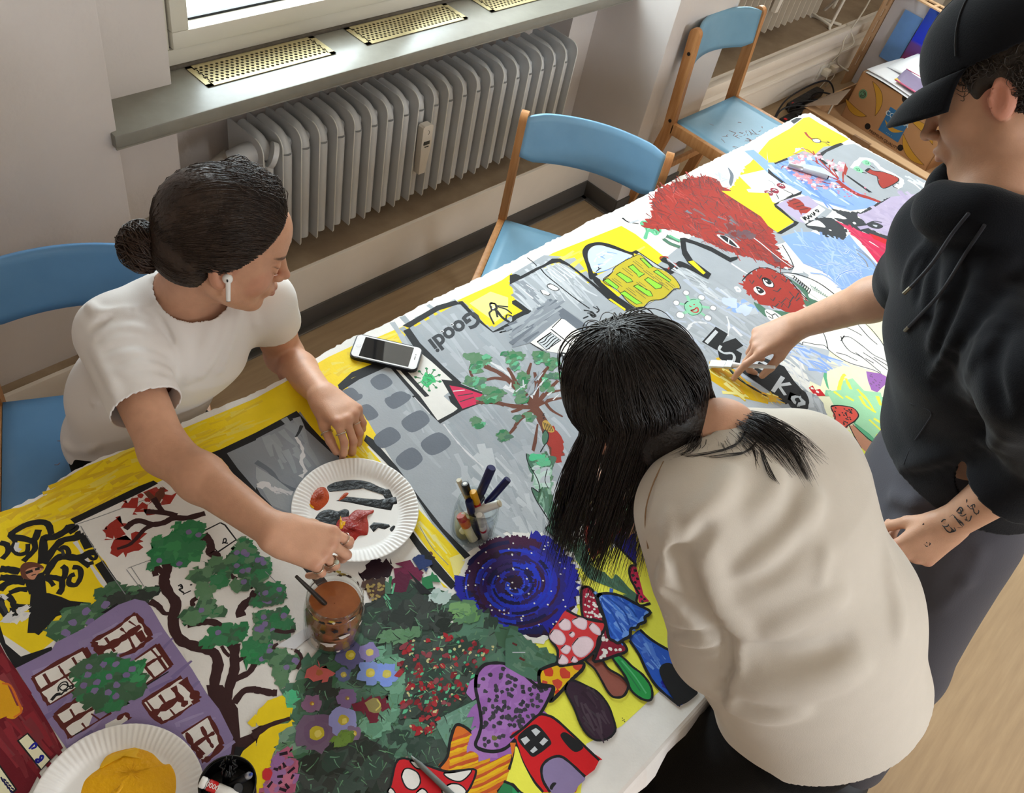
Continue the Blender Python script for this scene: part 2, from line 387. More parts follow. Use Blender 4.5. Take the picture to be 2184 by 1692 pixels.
# ================================================================== RADIATORS
M_rad = mat('radiator_enamel', '#cccdcd', .33, var=.05, scale=12, spec=.5)
M_radw = mat('radiator_enamel_white', '#cfc6b8', .35, var=.05, scale=12)
M_edge = mat('radiator_fin_edge', '#e2e2dc', .4)
M_plastic = mat('meter_plastic', '#d9d2c6', .4)
M_black = mat('black_plastic', '#16161a', .45)
M_steel = mat('steel', '#b9bbbd', .3, metal=.9)
def fin_profile(y0, y1, z0, z1, r):
    pts = [(y0 + .004, z0), (y0, z0 + .008)]
    for k in range(7):
        a = PI - (PI / 2) * k / 6; pts.append((y0 + r + r * math.cos(a), z1 - r + r * math.sin(a)))
    pts += [(y1 - .01, z1), (y1, z1 - .01), (y1, z0)]
    return pts
def make_radiator(name, label, x0, n, y0, y1, z0, z1, m, medge, pitch=.0619, valve=True, meter_x=None):
    rt = empty(name, (x0, (y0 + y1) / 2, z0), 0, label, 'radiator')
    off = Vector((-x0, -(y0 + y1) / 2, -z0))
    for i in range(n):
        x = x0 + pitch * i; b = MB()
        prof = fin_profile(y0, y1, z0, z1, .036)
        b.prism([(x - .0014, p[0], p[1]) for p in prof], (.0028, 0, 0))
        # pale rim along the plate edge
        b.tube([(x, p[0] + .0003, p[1]) for p in prof[:9]], .0019, 6, mi=1)
        if i < n - 1:
            xc = x + pitch * .5; rr = pitch * .43
            path = [(xc, y0 + .042, z0 + .014), (xc, y0 + .042, z0 + .03), (xc, y0 + .040, z1 - .10), (xc, y0 + .042, z1 - .070), (xc, y0 + .048, z1 - .052), (xc, y0 + .062, z1 - .040), (xc, y0 + .085, z1 - .034), (xc, y1 - .02, z1 - .034)]
            b.tube(catmull(path, 5), [.4 * rr if k == 0 else rr for k in range(5 * 7 + 1)], 14, flat=.78, up=(1, 0, 0))
            b.box((xc - pitch * .48, y0 + .036, z1 - .066), (xc + pitch * .48, y0 + .080, z1 - .034), .012, 3)
            b.tube([(xc - pitch * .3, y0 + .034, z1 - .052), (xc + pitch * .3, y0 + .034, z1 - .052)], .0016, 6)
            b.box((xc - pitch * .42, y0 + .05, z0 + .015), (xc + pitch * .42, y1 - .01, z1 - .05), .008)
        o = b.build('radiator_section', [m, medge], rt, loc=off, smooth=45)
    if valve:
        b = MB(); xv = x0 - .018
        b.tube([(x0 + .03, y0 + .016, z1 - .045), (x0 + .042, y0 + .010, z1 - .05)], .036, 20)
        b.tube([(x0 + .012, y0 + .05, z1 - .05), (x0 - .02, y0 + .06, z1 - .055), (x0 - .05, y0 + .075, z1 - .075)], .03, 18)
        b.build('thermostat_valve', m, rt, loc=off, smooth=50)
    if meter_x:
        w = .021; zb, zt = z0 + .105, z0 + .285; yf = y0 - .018
        b = MB(); b.prism([(meter_x - w * .62, yf + .006, zb), (meter_x + w * .62, yf + .006, zb), (meter_x + w, yf, zb + .10), (meter_x + w, yf, zt - .006), (meter_x + w * .7, yf, zt), (meter_x - w * .7, yf, zt), (meter_x - w, yf, zt - .006), (meter_x - w, yf, zb + .10)], (0, .024, 0))
        q = b.build('heat_meter', M_plastic, rt, loc=off); q['label'] = 'small off-white heat cost meter with a dark display'
        MB().box((meter_x - .012, yf - .0012, zb + .112), (meter_x + .012, yf + .002, zb + .124)).build('meter_display', mat('lcd_dark', '#3c3d3b', .2), q)
        for dx in (-.006, .001, .006): MB().box((meter_x + dx, yf - .001, zb + .102), (meter_x + dx + .003, yf + .001, zb + .106)).build('meter_mark', mat('lcd_dark', '#3c3d3b'), q)
        MB().tube([(meter_x - .002 + .008 * math.cos(a), yf - .0006, zb + .155 + .008 * math.sin(a)) for a in np.linspace(-1.2, 1.2, 8)], .0006, 5).build('meter_mark', mat('lcd_dark', '#3c3d3b'), q)
    return rt
make_radiator('radiator', 'grey steel column radiator under the window sill behind the girl in white', 1.195, 22, 1.778, 1.945, .314, .702, M_rad, M_edge, meter_x=1.786)
make_radiator('radiator', 'cream column radiator in the far niche behind the leaning-back chair', 3.53, 17, 1.83, 1.985, .40, .79, M_radw, M_radw, pitch=.062, valve=False, meter_x=4.03)
# pipe stub and plastered pipe chase left of the first radiator
b = MB(); b.tube(catmull([(.86, 1.905, .47), (.93, 1.9, .485), (1.01, 1.895, .53), (1.06, 1.9, .57), (1.15, 1.88, .63)], 6), .017, 12)
tag(b.build('heating_pipe', mat('pipe_paint', '#bdb4a8', .6, var=.3, scale=30), smooth=60), 'painted heating pipe coming out of the wall at the left end of the radiator', 'pipe')

# ================================================================== CHAIRS
M_beech = mat('beech_wood', '#c08a58', .45, var=.22, scale=5, stretch=(14, 14, 1.2), col2='#a9713f', bump=.02, bscale=60)
M_beech_end = M_beech
def blue_paint(name, c, c2):
    return mat(name, c, .38, var=.1, scale=6, col2=c2, spec=.5, bump=.015, bscale=80)
M_blue = blue_paint('blue_paint', '#79a3bb', '#6f9ab2'); M_blue_dk = blue_paint('deeper_blue_paint', '#6496c4', '#5d8fbe'); M_blue_md = blue_paint('mid_blue_paint', '#7ba6c4', '#729dbc')
M_wear = mat('worn_wood', '#9a6a50', .6)
M_bolt = mat('bolt_dark', '#2d2622', .4, metal=.6)
def make_chair(label, loc, rz, seatm, backm, scuff=0, seed=1):
    """faces local +Y; origin on the floor under the seat"""
    rt = empty('wooden_chair', loc, rz, label, 'chair', 'blue and beech chairs along the window wall')
    W = .215
    def legrun(s):
        b = MB()
        pts = [(s * W, -.285, 0), (s * W, -.205, .42), (s * W, -.232, .79)]
        x0, x1 = s * W - .011, s * W + .011
        # slat with a rounded head, cut from board
        prof = [(-.305, 0), (-.262, 0), (-.186, .42), (-.206, .775)]
        for k in range(7):
            a = k / 6 * PI; prof.append((-.2275 + .0215 * math.cos(a), .785 + .022 * math.sin(a)))
        prof += [(-.249, .775), (-.229, .42)]
        b.prism([(x0, p[0], p[1]) for p in prof], (.022, 0, 0))
        bmesh.ops.bevel(b.bm, geom=[e for e in b.bm.edges if len(e.link_faces) == 2 and e.calc_face_angle(0) > 1.2], offset=.003, segments=2, affect='EDGES')
        o = b.build('back_leg', M_beech, rt, smooth=40)
        for (yy, zz) in ((-.2235, .715), (-.2075, .455)):
            MB().tube([(s * (W + .0085), yy, zz), (s * (W + .013), yy, zz)], .0068, 12).build('bolt', M_bolt, o, smooth=40)
        b = MB(); b.prism([(x0, .150, 0), (x0, .185, 0), (x0, .200, .43), (x0, .155, .43)], (.022, 0, 0))
        b.build('front_leg', M_beech, rt)
        b = MB(); b.box((s * W - .011 - (s * .0), -.196, .405), (s * W + .011, .215, .452), .005)
        b.build('side_rail', M_beech, rt, smooth=40)
    for s in (-1, 1): legrun(s)
    for lo, hi in (((-W + .01, .165, .395), (W - .01, .185, .432)), ((-W + .01, -.19, .395), (W - .01, -.17, .432)), ((-W + .01, -.25, .17), (W - .01, -.23, .2))): MB().box(lo, hi, .004).build('cross_rail', M_beech, rt, smooth=40)
    def seat(u, v):
        x = (u - .5) * 2 * (W - .0115); y = -.195 + v * .425
        z = .447 - .008 * math.sin(PI * v) * math.sin(PI * u) + (0 if v < .85 else -(v - .85) ** 2 * .6)
        return (x, y, z)
    b = MB(); b.grid(seat, 14, 18); s_ = b.build('seat', seatm, rt, solid=.010)
    if scuff:
        R = random.Random(seed); b = MB()
        for k in range(scuff):
            u, v = min(.95, max(.05, R.gauss(.5, .13))), min(.95, max(.05, R.gauss(.55, .12)))
            p = Vector(seat(u, v)); a = R.uniform(0, PI); L = R.uniform(.004, .016)
            d = Vector((math.cos(a), math.sin(a), 0)) * L
            b.tube([p - d + Vector((0, 0, .0052)), p + d * .2 + Vector((R.uniform(-.003, .003), R.uniform(-.003, .003), .0052)), p + d + Vector((0, 0, .0052))], R.uniform(.0005, .0012), 4)
        tag(b.build('scratches', M_wear, s_), kind='stuff')
    def back(u, v):
        x = (u - .5) * 2 * (W - .004); t = (2 * u - 1)
        bow = .062 * (1 - t * t)
        h = .150; lowcut = .02 * max(0, abs(t) - .8) / .2
        z0 = .655 + lowcut; z1 = .655 + h - .012 * max(0, abs(t) - .75) / .25
        z = z0 + (z1 - z0) * v
        y = -.205 - bow - (z - .66) * .10 + .0
        return (x, y, z)
    b = MB(); b.grid(back, 28, 8); b.build('backrest', backm, rt, solid=.011)
    return rt
# facing vectors -> rotation (local +Y -> f)
def face(fx, fy): return math.atan2(-fx, fy)
make_chair('blue chair with deep blue backrest that the girl in the white t-shirt sits on', (.445, 1.275, 0), face(-.43, -.90), M_blue_dk, M_blue_dk, 10, 3)
make_chair('empty blue chair pulled askew in the middle, in front of the radiator', (1.755, 1.135, 0), face(-.855, -.52), M_blue, M_blue_md, 26, 5)
make_chair('empty blue chair with scratched seat, against the pier between the two windows', (3.04, 1.303, 0), face(0, -1), M_blue, M_blue, 60, 9)

# ================================================================== TABLE
M_tt = mat('tabletop_laminate', '#cfc8bb', .4); M_tl = mat('table_leg_steel', '#5b5d60', .4, metal=.6)
TX0, TX1, TY0, TY1 = -.75, 2.745, .055, .985
t = empty('work_table', ((TX0 + TX1) / 2, (TY0 + TY1) / 2, 0), 0, 'long work table hidden under the painted canvas', 'table')
o = MB().box((TX0 - 1.0, TY0 - .53, .718), (TX1 - 1.0, TY1 - .53, .749), .004).build('tabletop', M_tt, t); o.location = (1.0 - t.location.x, .53 - t.location.y, 0)
for x in (TX0 + .1, 1.0, TX1 - .1):
    for y in (TY0 + .06, TY1 - .06):
        MB().box((x - .02 - t.location.x, y - .02 - t.location.y, 0), (x + .02 - t.location.x, y + .02 - t.location.y, .715), .003).build('table_leg', M_tl, t)
# ================================================================== PAINTED CANVAS (pigment layers on one sheet)
PAL = dict(W='#e8e5e0', W2='#d9d8da', Y='#f3d51f', Yd='#d8ae12', Yl='#f0e38c', YO='#e0a41c', K='#232325', K2='#3a3c40', G='#a3a8ae', G2='#8b9199', G3='#b9bec4', G4='#6c727c', G5='#c9ccd0',
           R='#a2352b', R2='#7c2b26', RD='#5e2a26', r='#c9222a', m='#cf2a55', m2='#8d1f35', V='#8e7ea8', V2='#b5a8c4', V3='#7d6d9b', PU='#a06bb5', PU2='#7c5a86', gn='#2f7d4d', gd='#3f6448', gm='#5c8560', gl='#63b488', gv='#2f4238', gk='#2b332e', gs='#4f7560', gc='#8bc9a4', lg='#a9d98c',
           B='#8aa9e2', B2='#6f93dc', Bd='#24249a', Bn='#1a1a52', Bp='#2e1630', Bb='#2d5cc4', Bl='#6e9be6', Bs='#c3cff0', br='#6a3f30', bk='#3d2526', or_='#d9722a', or2='#c4552d', pk='#e9a3b0', pk2='#cf6f86', pl='#efd6de', sk='#c98d70', dk='#3a2736', br2='#9c5c50', yl='#f0ee54', cr='#efeccb', ol='#c0b02c', lime='#8fd63a', dr='#6d1a26', wm='#d9d5cf', st='#8b8d90', rs='#c1605c', gy='#c9cdd2')
PAL = {k: lin(v) for k, v in PAL.items()}
C_V, C_F, C_C = [], [], []        # verts, faces, colours of the paint layers
_o = [0, 0]; _s = [4.0]; RC = random.Random(11)
def t(c, r): _o[0] = 546 * c; _o[1] = 423 * r; _s[0] = 4.0
def tc(x, y, s): _o[0] = x; _o[1] = y; _s[0] = s
def lay(): pass
def tb(x, y):
    """traced layout point -> point on the canvas plane"""
    q = atz(x, y, TABLE_Z); return (q.x, q.y)
def pp(s):
    if not isinstance(s, str): return [tb(_o[0] + x / _s[0], _o[1] + y / _s[0]) for x, y in s]
    return [tb(_o[0] + float(a) / _s[0], _o[1] + float(b) / _s[0]) for a, b in (p.split(',') for p in s.split())]
CELL = .005; GX0, GY0 = -.8, -.1; LEV = np.zeros((760, 270), np.int32); DZ = .000011
def level_cells(x0, y0, x1, y1):
    a = max(0, int((x0 - GX0) / CELL)); b = min(LEV.shape[0], int((x1 - GX0) / CELL) + 1)
    c = max(0, int((y0 - GY0) / CELL)); d = min(LEV.shape[1], int((y1 - GY0) / CELL) + 1)
    return a, max(a + 1, b), c, max(c + 1, d)
def stack_poly(P):
    """height at which a new patch of paint lies: one coat above everything already under it"""
    A = np.array(P); a, b, c, d = level_cells(A[:, 0].min(), A[:, 1].min(), A[:, 0].max(), A[:, 1].max())
    sub = LEV[a:b, c:d]
    if sub.size > 30:
        X, Y = np.meshgrid(GX0 + (np.arange(a, b) + .5) * CELL, GY0 + (np.arange(c, d) + .5) * CELL, indexing='ij'); m = np.zeros(X.shape, bool)
        B = np.roll(A, -1, 0)
        for (x1, y1), (x2, y2) in zip(A, B):
            if y1 != y2: m ^= ((y1 > Y) != (y2 > Y)) & (X < (x2 - x1) * (Y - y1) / (y2 - y1) + x1)
        for (x1, y1), (x2, y2) in zip(A, B):
            k = int(math.hypot(x2 - x1, y2 - y1) / (CELL * .5)) + 1
            for u in np.linspace(0, 1, k + 1):
                i = int((x1 + (x2 - x1) * u - GX0) / CELL) - a; j = int((y1 + (y2 - y1) * u - GY0) / CELL) - c
                if 0 <= i < m.shape[0] and 0 <= j < m.shape[1]: m[i, j] = True
    else: m = np.ones(sub.shape, bool)
    l = int(sub[m].max()) + 1 if m.any() else 1
    sub[m] = l
    return TABLE_Z + .0010 + l * DZ
def stack_line(Lf, Rt):
    cells = []
    for i in range(len(Lf) - 1):
        q = (Lf[i], Rt[i], Lf[i + 1], Rt[i + 1]); xs = [p[0] for p in q]; ys = [p[1] for p in q]; cells.append(level_cells(min(xs), min(ys), max(xs), max(ys)))
    l = 1
    for a, b, c, d in cells:
        if a < LEV.shape[0] and c < LEV.shape[1] and LEV[a:b, c:d].size: l = max(l, int(LEV[a:b, c:d].max()) + 1)
    for a, b, c, d in cells: LEV[a:b, c:d] = l
    return TABLE_Z + .0010 + l * DZ
def emit_poly(P, c, z=None):
    z = z or stack_poly(P)
    n0 = len(C_V); V = [Vector((x, y, 0)) for x, y in P]
    for f in tessellate_polygon([V]):
        C_F.append([n0 + i for i in f]); C_C.append(c)
    for x, y in P: C_V.append((x, y, z))
def col(c): return PAL[c] if c in PAL else lin(c)
def mix(a, b, t_): return tuple(x * (1 - t_) + y * t_ for x, y in zip(a, b))
def smooth2(P, closed, n=5):
    return [(q.x, q.y) for q in catmull([(x, y, 0) for x, y in P], n, closed)]
def rough(P, amp, step=.006, closed=True):
    out = []
    N = len(P)
    for i in range(N if closed else N - 1):
        a, b = P[i], P[(i + 1) % N]; d = math.hypot(b[0] - a[0], b[1] - a[1]); k = max(1, int(d / step))
        for j in range(k):
            u = j / k; x, y = a[0] + (b[0] - a[0]) * u, a[1] + (b[1] - a[1]) * u
            out.append((x + RC.gauss(0, amp), y + RC.gauss(0, amp)))
    return out
def P(c, s): emit_poly(pp(s), col(c))                                   # straight-edged patch
def S(c, s): emit_poly(smooth2(pp(s), True), col(c))                    # rounded patch
def J(c, s, amp=.0016, step=.005): emit_poly(rough(smooth2(pp(s), True, 3), amp, step), col(c))   # dabbed, ragged patch
def ribbon(Q, w, c, taper=0., rag=0.):
    n = len(Q)
    if n < 2: return
    Lf, Rt = [], []
    for i in range(n):
        a = Q[max(0, i - 1)]; b = Q[min(n - 1, i + 1)]; dx, dy = b[0] - a[0], b[1] - a[1]; l = math.hypot(dx, dy) or 1
        ww = w / 2 * (1 - taper * (i / (n - 1))) * (1 + RC.uniform(-rag, rag)); nx, ny = -dy / l * ww, dx / l * ww
        Lf.append((Q[i][0] + nx, Q[i][1] + ny)); Rt.append((Q[i][0] - nx, Q[i][1] - ny))
    z = stack_line(Lf, Rt); n0 = len(C_V)
    for (x, y), (u, v) in zip(Lf, Rt): C_V.append((x, y, z)); C_V.append((u, v, z))
    for i in range(n - 1):
        a = n0 + 2 * i; C_F.append([a, a + 1, a + 3]); C_F.append([a, a + 3, a + 2]); C_C.append(c); C_C.append(c)
def px2m(x, y): 
    a = atz(x, y, TABLE_Z); return (CAM_R[2] @ (np.array(a) - CAM_C)) / CAM_F * 1.18
def wd(w, s):
    if isinstance(s, str): x, y = map(float, s.split()[0].split(','))
    else: x, y = s[0]
    return w / _s[0] * px2m(_o[0] + x / _s[0], _o[1] + y / _s[0])
def L(c, w, s, closed=False, sm=True, taper=0., rag=.12):
    Q = pp(s); W = wd(w, s)
    if closed: Q = Q + [Q[0], Q[1]]
    Q2 = smooth2(Q, False, 4) if sm and len(Q) > 2 else Q
    ribbon(Q2, W, col(c), taper, rag)
def D(c, r, s, n=10, jit=.25, asp=1.):
    cc = col(c)
    for q in (s.split() if isinstance(s, str) else s):
        x, y = (map(float, q.split(','))) if isinstance(q, str) else q
        X, Yc = pp([(x, y)])[0]; R = wd(r, [(x, y)]); a0 = RC.uniform(0, 6)
        emit_poly([(X + R * asp * math.cos(2 * PI * k / n + a0) * (1 + RC.uniform(-jit, jit)), Yc + R * math.sin(2 * PI * k / n + a0) * (1 + RC.uniform(-jit, jit))) for k in range(n)], mix(cc, (.5, .5, .5), RC.uniform(0, .06)))
def inside(P_, x, y):
    r = False; j = len(P_) - 1
    for i in range(len(P_)):
        if (P_[i][1] > y) != (P_[j][1] > y) and x < (P_[j][0] - P_[i][0]) * (y - P_[i][1]) / (P_[j][1] - P_[i][1] + 1e-12) + P_[i][0]: r = not r
        j = i
    return r
def scatter(s, n):
    """n random layout points inside the traced outline s"""
    Q = [tuple(map(float, q.split(','))) for q in s.split()]; xs = [q[0] for q in Q]; ys = [q[1] for q in Q]; out = []
    while len(out) < n:
        x, y = RC.uniform(min(xs), max(xs)), RC.uniform(min(ys), max(ys))
        if inside(Q, x, y): out.append((x, y))
    return out
def dabs(cs, s, n, r, jit=.5, asp=1.4):
    """soft brush dabs filling an area"""
    for (x, y) in scatter(s, n): D(RC.choice(cs), r * RC.uniform(.5, 1.3), [(x, y)], 11, jit, asp)
def strokes(cs, s, n, w, ln, ang, spread=.25):
    for (x, y) in scatter(s, n):
        a = math.radians(ang) + RC.gauss(0, spread); l = ln * RC.uniform(.5, 1.3)
        p = [(x - math.cos(a) * l / 2, y - math.sin(a) * l / 2), (x + RC.uniform(-.06, .06) * l, y + RC.uniform(-.06, .06) * l), (x + math.cos(a) * l / 2, y + math.sin(a) * l / 2)]
        c = RC.choice(cs); ribbon(smooth2(pp(p), False, 3), wd(w * RC.uniform(.6, 1.2), p), mix(col(c), (.6, .6, .6), RC.uniform(0, .05)), .6)

# ---- ground colours -------------------------------------------------------------------------------------
t(0, 0)
P('Y', '0,4420 60,4375 360,4260 560,4085 720,3990 1170,3810 1560,3660 1900,3520 2184,3400 2500,3225 2800,3050 3060,2930 3200,2890 3500,2760 3720,2650 4050,2500 4368,2360 4720,2160 5050,2030 5300,1930 5420,2000 5800,2300 5600,2500 5000,2750 4400,2950 3900,3250 3500,3450 3000,3950 2300,4300 1300,4700 900,5060 760,5220 300,5600 0,5400')
P('Y', '6150,1560 6400,1390 6560,1200 6700,1120 6900,1020 7000,1060 7240,1190 7150,1240 6900,1330 6650,1420 6300,1500 6500,1700 6700,1760 6900,1860 6800,1960 6650,2010 6300,1800 6150,1700')
J('W', '5420,1980 5560,1830 5750,1700 6100,1520 6350,1420 6150,1700 5900,1900 5600,2050', .003)
P('cr', '7000,2900 7600,2600 7900,2750 7900,3300 7700,4200 7300,4050 6950,3700 6900,3300')
P('gl', '7000,3150 7500,3280 7700,3600 7600,3900 7450,3850 7050,3300')
P('yl', '4800,4700 5400,4350 5600,4600 5700,5300 6050,5600 5700,5830 5300,6200 5000,6350 4950,6800 4000,6900 3950,6500 4450,6000 4600,5600 4500,5450 4900,5300')
P('yl', '7050,3560 7200,3650 7480,3900 7600,4000 7450,4200 7260,4060 7160,3900')
lay()
P('G', '4800,2700 6100,2500 6300,3600 5200,4600 4700,4300'); P('G3', '5900,3000 6900,3400 6950,4100 6000,4200 5200,4700'); P('V2', '7500,1700 8250,1750 9000,2350 8900,2600 7700,2100'); P('cr', '7600,2600 8400,2500 8600,2900 7900,3700 7500,3900'); P('#a6dcb0', '7500,3500 8200,3000 8300,3200 7700,3900')
# greys of the house fronts in the middle
P('G', '3470,2830 3960,2560 4160,2800 4480,2640 4300,2380 4640,2180 4900,2200 5250,2600 5000,3300 5000,4500 4600,4700 4400,4500 4100,4650 3880,4780 3450,4100 3200,3700 2940,3260 3380,3060')
P('G', '5200,2600 5900,2020 6500,2100 6900,2350 6600,3100 6900,3450 7080,3700 7120,3880 6700,3500 6300,3300 5900,3100 5500,2800')
P('G3', '6700,2700 7100,2900 7000,3300 6900,3250')
P('G', '6650,1290 7290,1230 8200,1700 8000,2050 7300,1720 6900,1500')
P('G', '6550,1860 6900,1700 7100,1800 6900,2000 6600,2100 6450,2250 6300,2000')
lay()
# white canvas interior left of centre, dark hedge
P('W', '620,4480 1300,4140 1870,3890 2184,4700 2600,5200 2700,5500 2560,5700 2500,6400 1900,6400 1500,5400 1050,5080 900,4800')
lay()
# brushed variation in the broad washes
t(0, 2)
strokes(['#e9c81e', '#dfb818', '#efd750', '#e3bd16'], '0,1050 560,700 1170,440 1300,720 610,1050 100,1300', 60, 40, 260, -25, .12)
strokes(['#f0d848', '#e9c81e'], '1600,270 2150,60 2184,260 1780,480', 26, 30, 240, -24, .1)
t(0, 0); strokes(['#f2dc58', '#ecca1c', '#f0d848'], '2600,3250 3000,3020 3400,2830 3300,3000 2800,3250', 30, 30, 200, -25, .15)
strokes(['#f3df66', '#f2dc50', 'Y'], '3800,2700 4300,2450 5100,2060 5500,2100 5300,2350 4300,2600', 40, 40, 240, -25, .2)
strokes(['#aab0b6', '#b3b8be', '#9da4ab'], '3500,2870 3900,2680 4900,2500 5000,3300 4700,4400 4200,4500 3300,3500', 130, 42, 420, 52, .12)
strokes(['#b0b5bb', '#a9aeb5', '#b4bcca'], '5400,2900 6000,2500 6700,2400 6800,3200 6900,3500 6300,3200', 90, 42, 380, 35, .18)
strokes(['#b4b9be', '#adb2b8', '#c2c6ca'], '3800,4100 4600,3900 4900,4500 4300,4700', 60, 60, 380, 60, .3)

# ---- house at far left: black tree-spirit on yellow ----------------------------------------------------------
lay(); t(0, 2)
P('K', '600,1050 1180,770 1310,720 1350,745 1190,830 640,1090')
P('K', '680,1230 750,1205 805,1285 720,1310'); P('K', '810,1440 880,1400 1025,1610 945,1650')
L('W2', 26, '640,1240 800,1480 960,1700', rag=.3)
t(0, 3); P('K', '-40,180 0,260 50,420 180,530 440,445 455,480 400,525 130,630 60,520 -40,330'); 
t(0, 2)
L('K', 46, '440,1180 415,1100 360,1075 270,1085 180,1120 90,1190 200,1215 290,1230 330,1140')
L('K', 40, '290,1230 300,1300 260,1350 200,1410'); L('K', 34, '90,1195 130,1240 110,1300 160,1350 230,1330 240,1260')
L('W2', 30, '150,1250 140,1300 175,1320'); L('K', 40, '0,1250 60,1270 70,1330 20,1390'); L('K', 30, '70,1300 100,1310')
L('K', 60, '360,1430 370,1300 380,1215 470,1200 560,1150 600,1110'); L('K', 34, '560,1150 640,1110 650,1130 590,1170'); L('K', 28, '560,1130 580,1110 640,1100')
L('K', 56, '370,1430 470,1290 540,1230 640,1210 720,1190'); L('K', 30, '640,1210 660,1170 690,1160'); L('K', 26, '690,1230 740,1190')
L('K', 56, '390,1520 470,1400 540,1370 680,1380 760,1340 820,1330'); L('K', 30, '680,1380 740,1430 800,1420'); L('K', 26, '740,1345 790,1390 820,1380 820,1340'); L('K', 24, '680,1400 760,1460')
L('K', 34, '500,1320 540,1290 580,1310 590,1370'); L('K2', 20, '530,1310 545,1360')
L('K', 54, '0,1475 80,1480 170,1500'); L('K', 52, '0,1550 100,1550 200,1560'); L('K', 52, '0,1660 40,1610 120,1580 220,1590'); L('K', 40, '80,1680 160,1650 240,1650')
L('K', 42, '380,1540 470,1550 540,1560 560,1480 530,1450'); L('K', 40, '530,1560 530,1640 500,1692'); L('K', 36, '620,1460 680,1470 690,1540 650,1610 590,1600 600,1540 640,1520'); L('K', 30, '390,1560 430,1580 460,1620')
P('K', '200,1550 380,1500 400,1692 250,1692')
t(0, 3); P('K', '265,-20 420,-10 520,20 600,55 760,70 700,110 600,150 480,190 420,260 330,350 300,330 235,330'); J('K', '560,60 800,100 900,130 760,120', .002)
L('K', 40, '60,0 110,60 130,100 260,110'); L('K', 40, '110,110 120,170 200,205'); L('K', 44, '20,20 10,80 40,160 80,180'); L('K2', 26, '0,60 40,120 60,160')
dabs(['W2', 'W'], '30,180 240,110 250,230 100,240', 14, 26); L('W2', 30, '0,20 20,10 60,40')
t(0, 2); S('br', '180,1450 220,1420 290,1418 350,1440 375,1470 320,1520 290,1565 200,1555 175,1500'); S('sk', '220,1490 290,1460 350,1470 370,1475 320,1525 290,1565 240,1550')
L('K', 26, '220,1510 280,1490'); L('K', 22, '300,1480 340,1470'); L('K', 8, '270,1530 310,1520')
# hedge sprays along the lilac house
lay()
dabs(['gd', 'gm', 'gk', 'gd'], '850,1670 1000,1640 1150,1660 1290,1640 1340,1692 1000,1720', 40, 38)
t(0, 3); J('gd', '400,310 500,220 600,140 700,80 860,100 870,180 760,260 600,400 480,400', .004); dabs(['gd', 'gm', 'gd'], '420,310 600,150 780,90 850,180 560,390', 34, 40)
dabs(['gk', 'gd', 'gk'], '830,60 1000,0 1250,0 1300,40 1180,60 1000,80 880,110', 40, 34)
P('K', '860,160 1000,75 1020,110 940,160'); D('V3', 30, '620,240 770,240 565,330 735,145 900,90')
# ---- the white house behind the dark tree ---------------------------------------------------------------
t(0, 2); lay()
L('st', 6, '640,1100 900,1010 1300,860'); L('st', 6, '690,1110 760,1230 900,1450 1070,1692'); L('st', 5, '1080,1480 1200,1640'); L('st', 5, '1090,1470 1280,1400'); L('st', 5, '1120,1460 1240,1640')
L('K', 11, '1730,1155 1880,1080'); L('K', 13, '1880,1080 1920,1100 2015,1225 1860,1330 1800,1270', sm=False)
L('K', 12, '1790,600 1940,600', sm=False); L('K', 12, '1910,660 1950,610 2060,740', sm=False); L('K', 10, '1990,735 2090,745'); L('K', 9, '2050,770 2080,745')
L('K', 10, '1900,1260 1910,1220 1925,1215 1930,1240 1910,1250 1945,1255'); 
L('K', 12, '1520,1620 1545,1610 1555,1640 1530,1650 1570,1680'); L('K', 9, '1560,1692 1630,1660'); D('K', 8, '1545,1625 1630,1610')
D('W', 3, '1790,560'); 
# rust-coloured leaves
J('R', '880,1150 930,1120 1000,1055 1085,1080 1080,1130 1020,1200 900,1210', .005); J('R', '910,1230 1000,1220 1100,1190 1210,1190 1190,1260 1130,1310 1040,1360 940,1360 930,1290', .006)
J('R', '1030,930 1130,880 1190,910 1260,950 1340,960 1330,985 1240,980 1200,1000 1100,980', .005); J('R', '1300,800 1380,790 1450,840 1400,900 1330,900 1300,850', .007); D('R', 22, '1200,850 1260,885 1400,910 1330,800')
L('br', 48, '1390,780 1350,880 1340,930', rag=.4); L('br', 40, '1250,820 1330,900')
# branches of the rust tree
L('bk', 40, '1250,985 1400,995 1510,1020'); L('bk', 40, '1385,985 1340,920 1310,870'); L('bk', 46, '1070,1135 1130,1080 1200,1065 1300,1095 1400,1080 1480,1040 1600,1040 1750,1000'); L('bk', 36, '1300,1100 1230,1140 1160,1220 1100,1270 1000,1305', taper=.4)
# the big dark tree
t(0, 0)
lay()
L('bk', 84, '2000,6900 2060,6600 2010,6400 1870,6100 1830,5850 1860,5680 1830,5580 1740,5540 1560,5480 1490,5380 1480,5270 1500,5150 1430,5050 1400,4950 1430,4850 1390,4750 1340,4700')
L('bk', 44, '1340,4720 1330,4830 1400,4900'); P('bk', '1760,5850 1900,5850 2030,6050 2050,6300 2184,6250 2300,6200 2184,6350 2000,6500 1900,6500 1820,6150')
L('bk', 52, '1340,4760 1335,4700 1360,4800'); L('bk', 40, '1330,4920 1320,4860 1340,4820 1420,4790')
L('bk', 36, '1335,4840 1340,4800 1400,4775 1500,4770 1600,4780 1690,4740 1720,4660 1680,4600')
t(0, 3); L('bk', 70, '1930,900 1960,780 2000,640 2000,520 2010,420'); L('bk', 44, '1940,760 2060,700 2130,660 2180,580'); L('bk', 30, '2010,580 2060,550 2110,530'); L('bk', 34, '1980,480 1950,430 1930,400'); L('bk', 26, '1960,530 1920,490 1890,440')
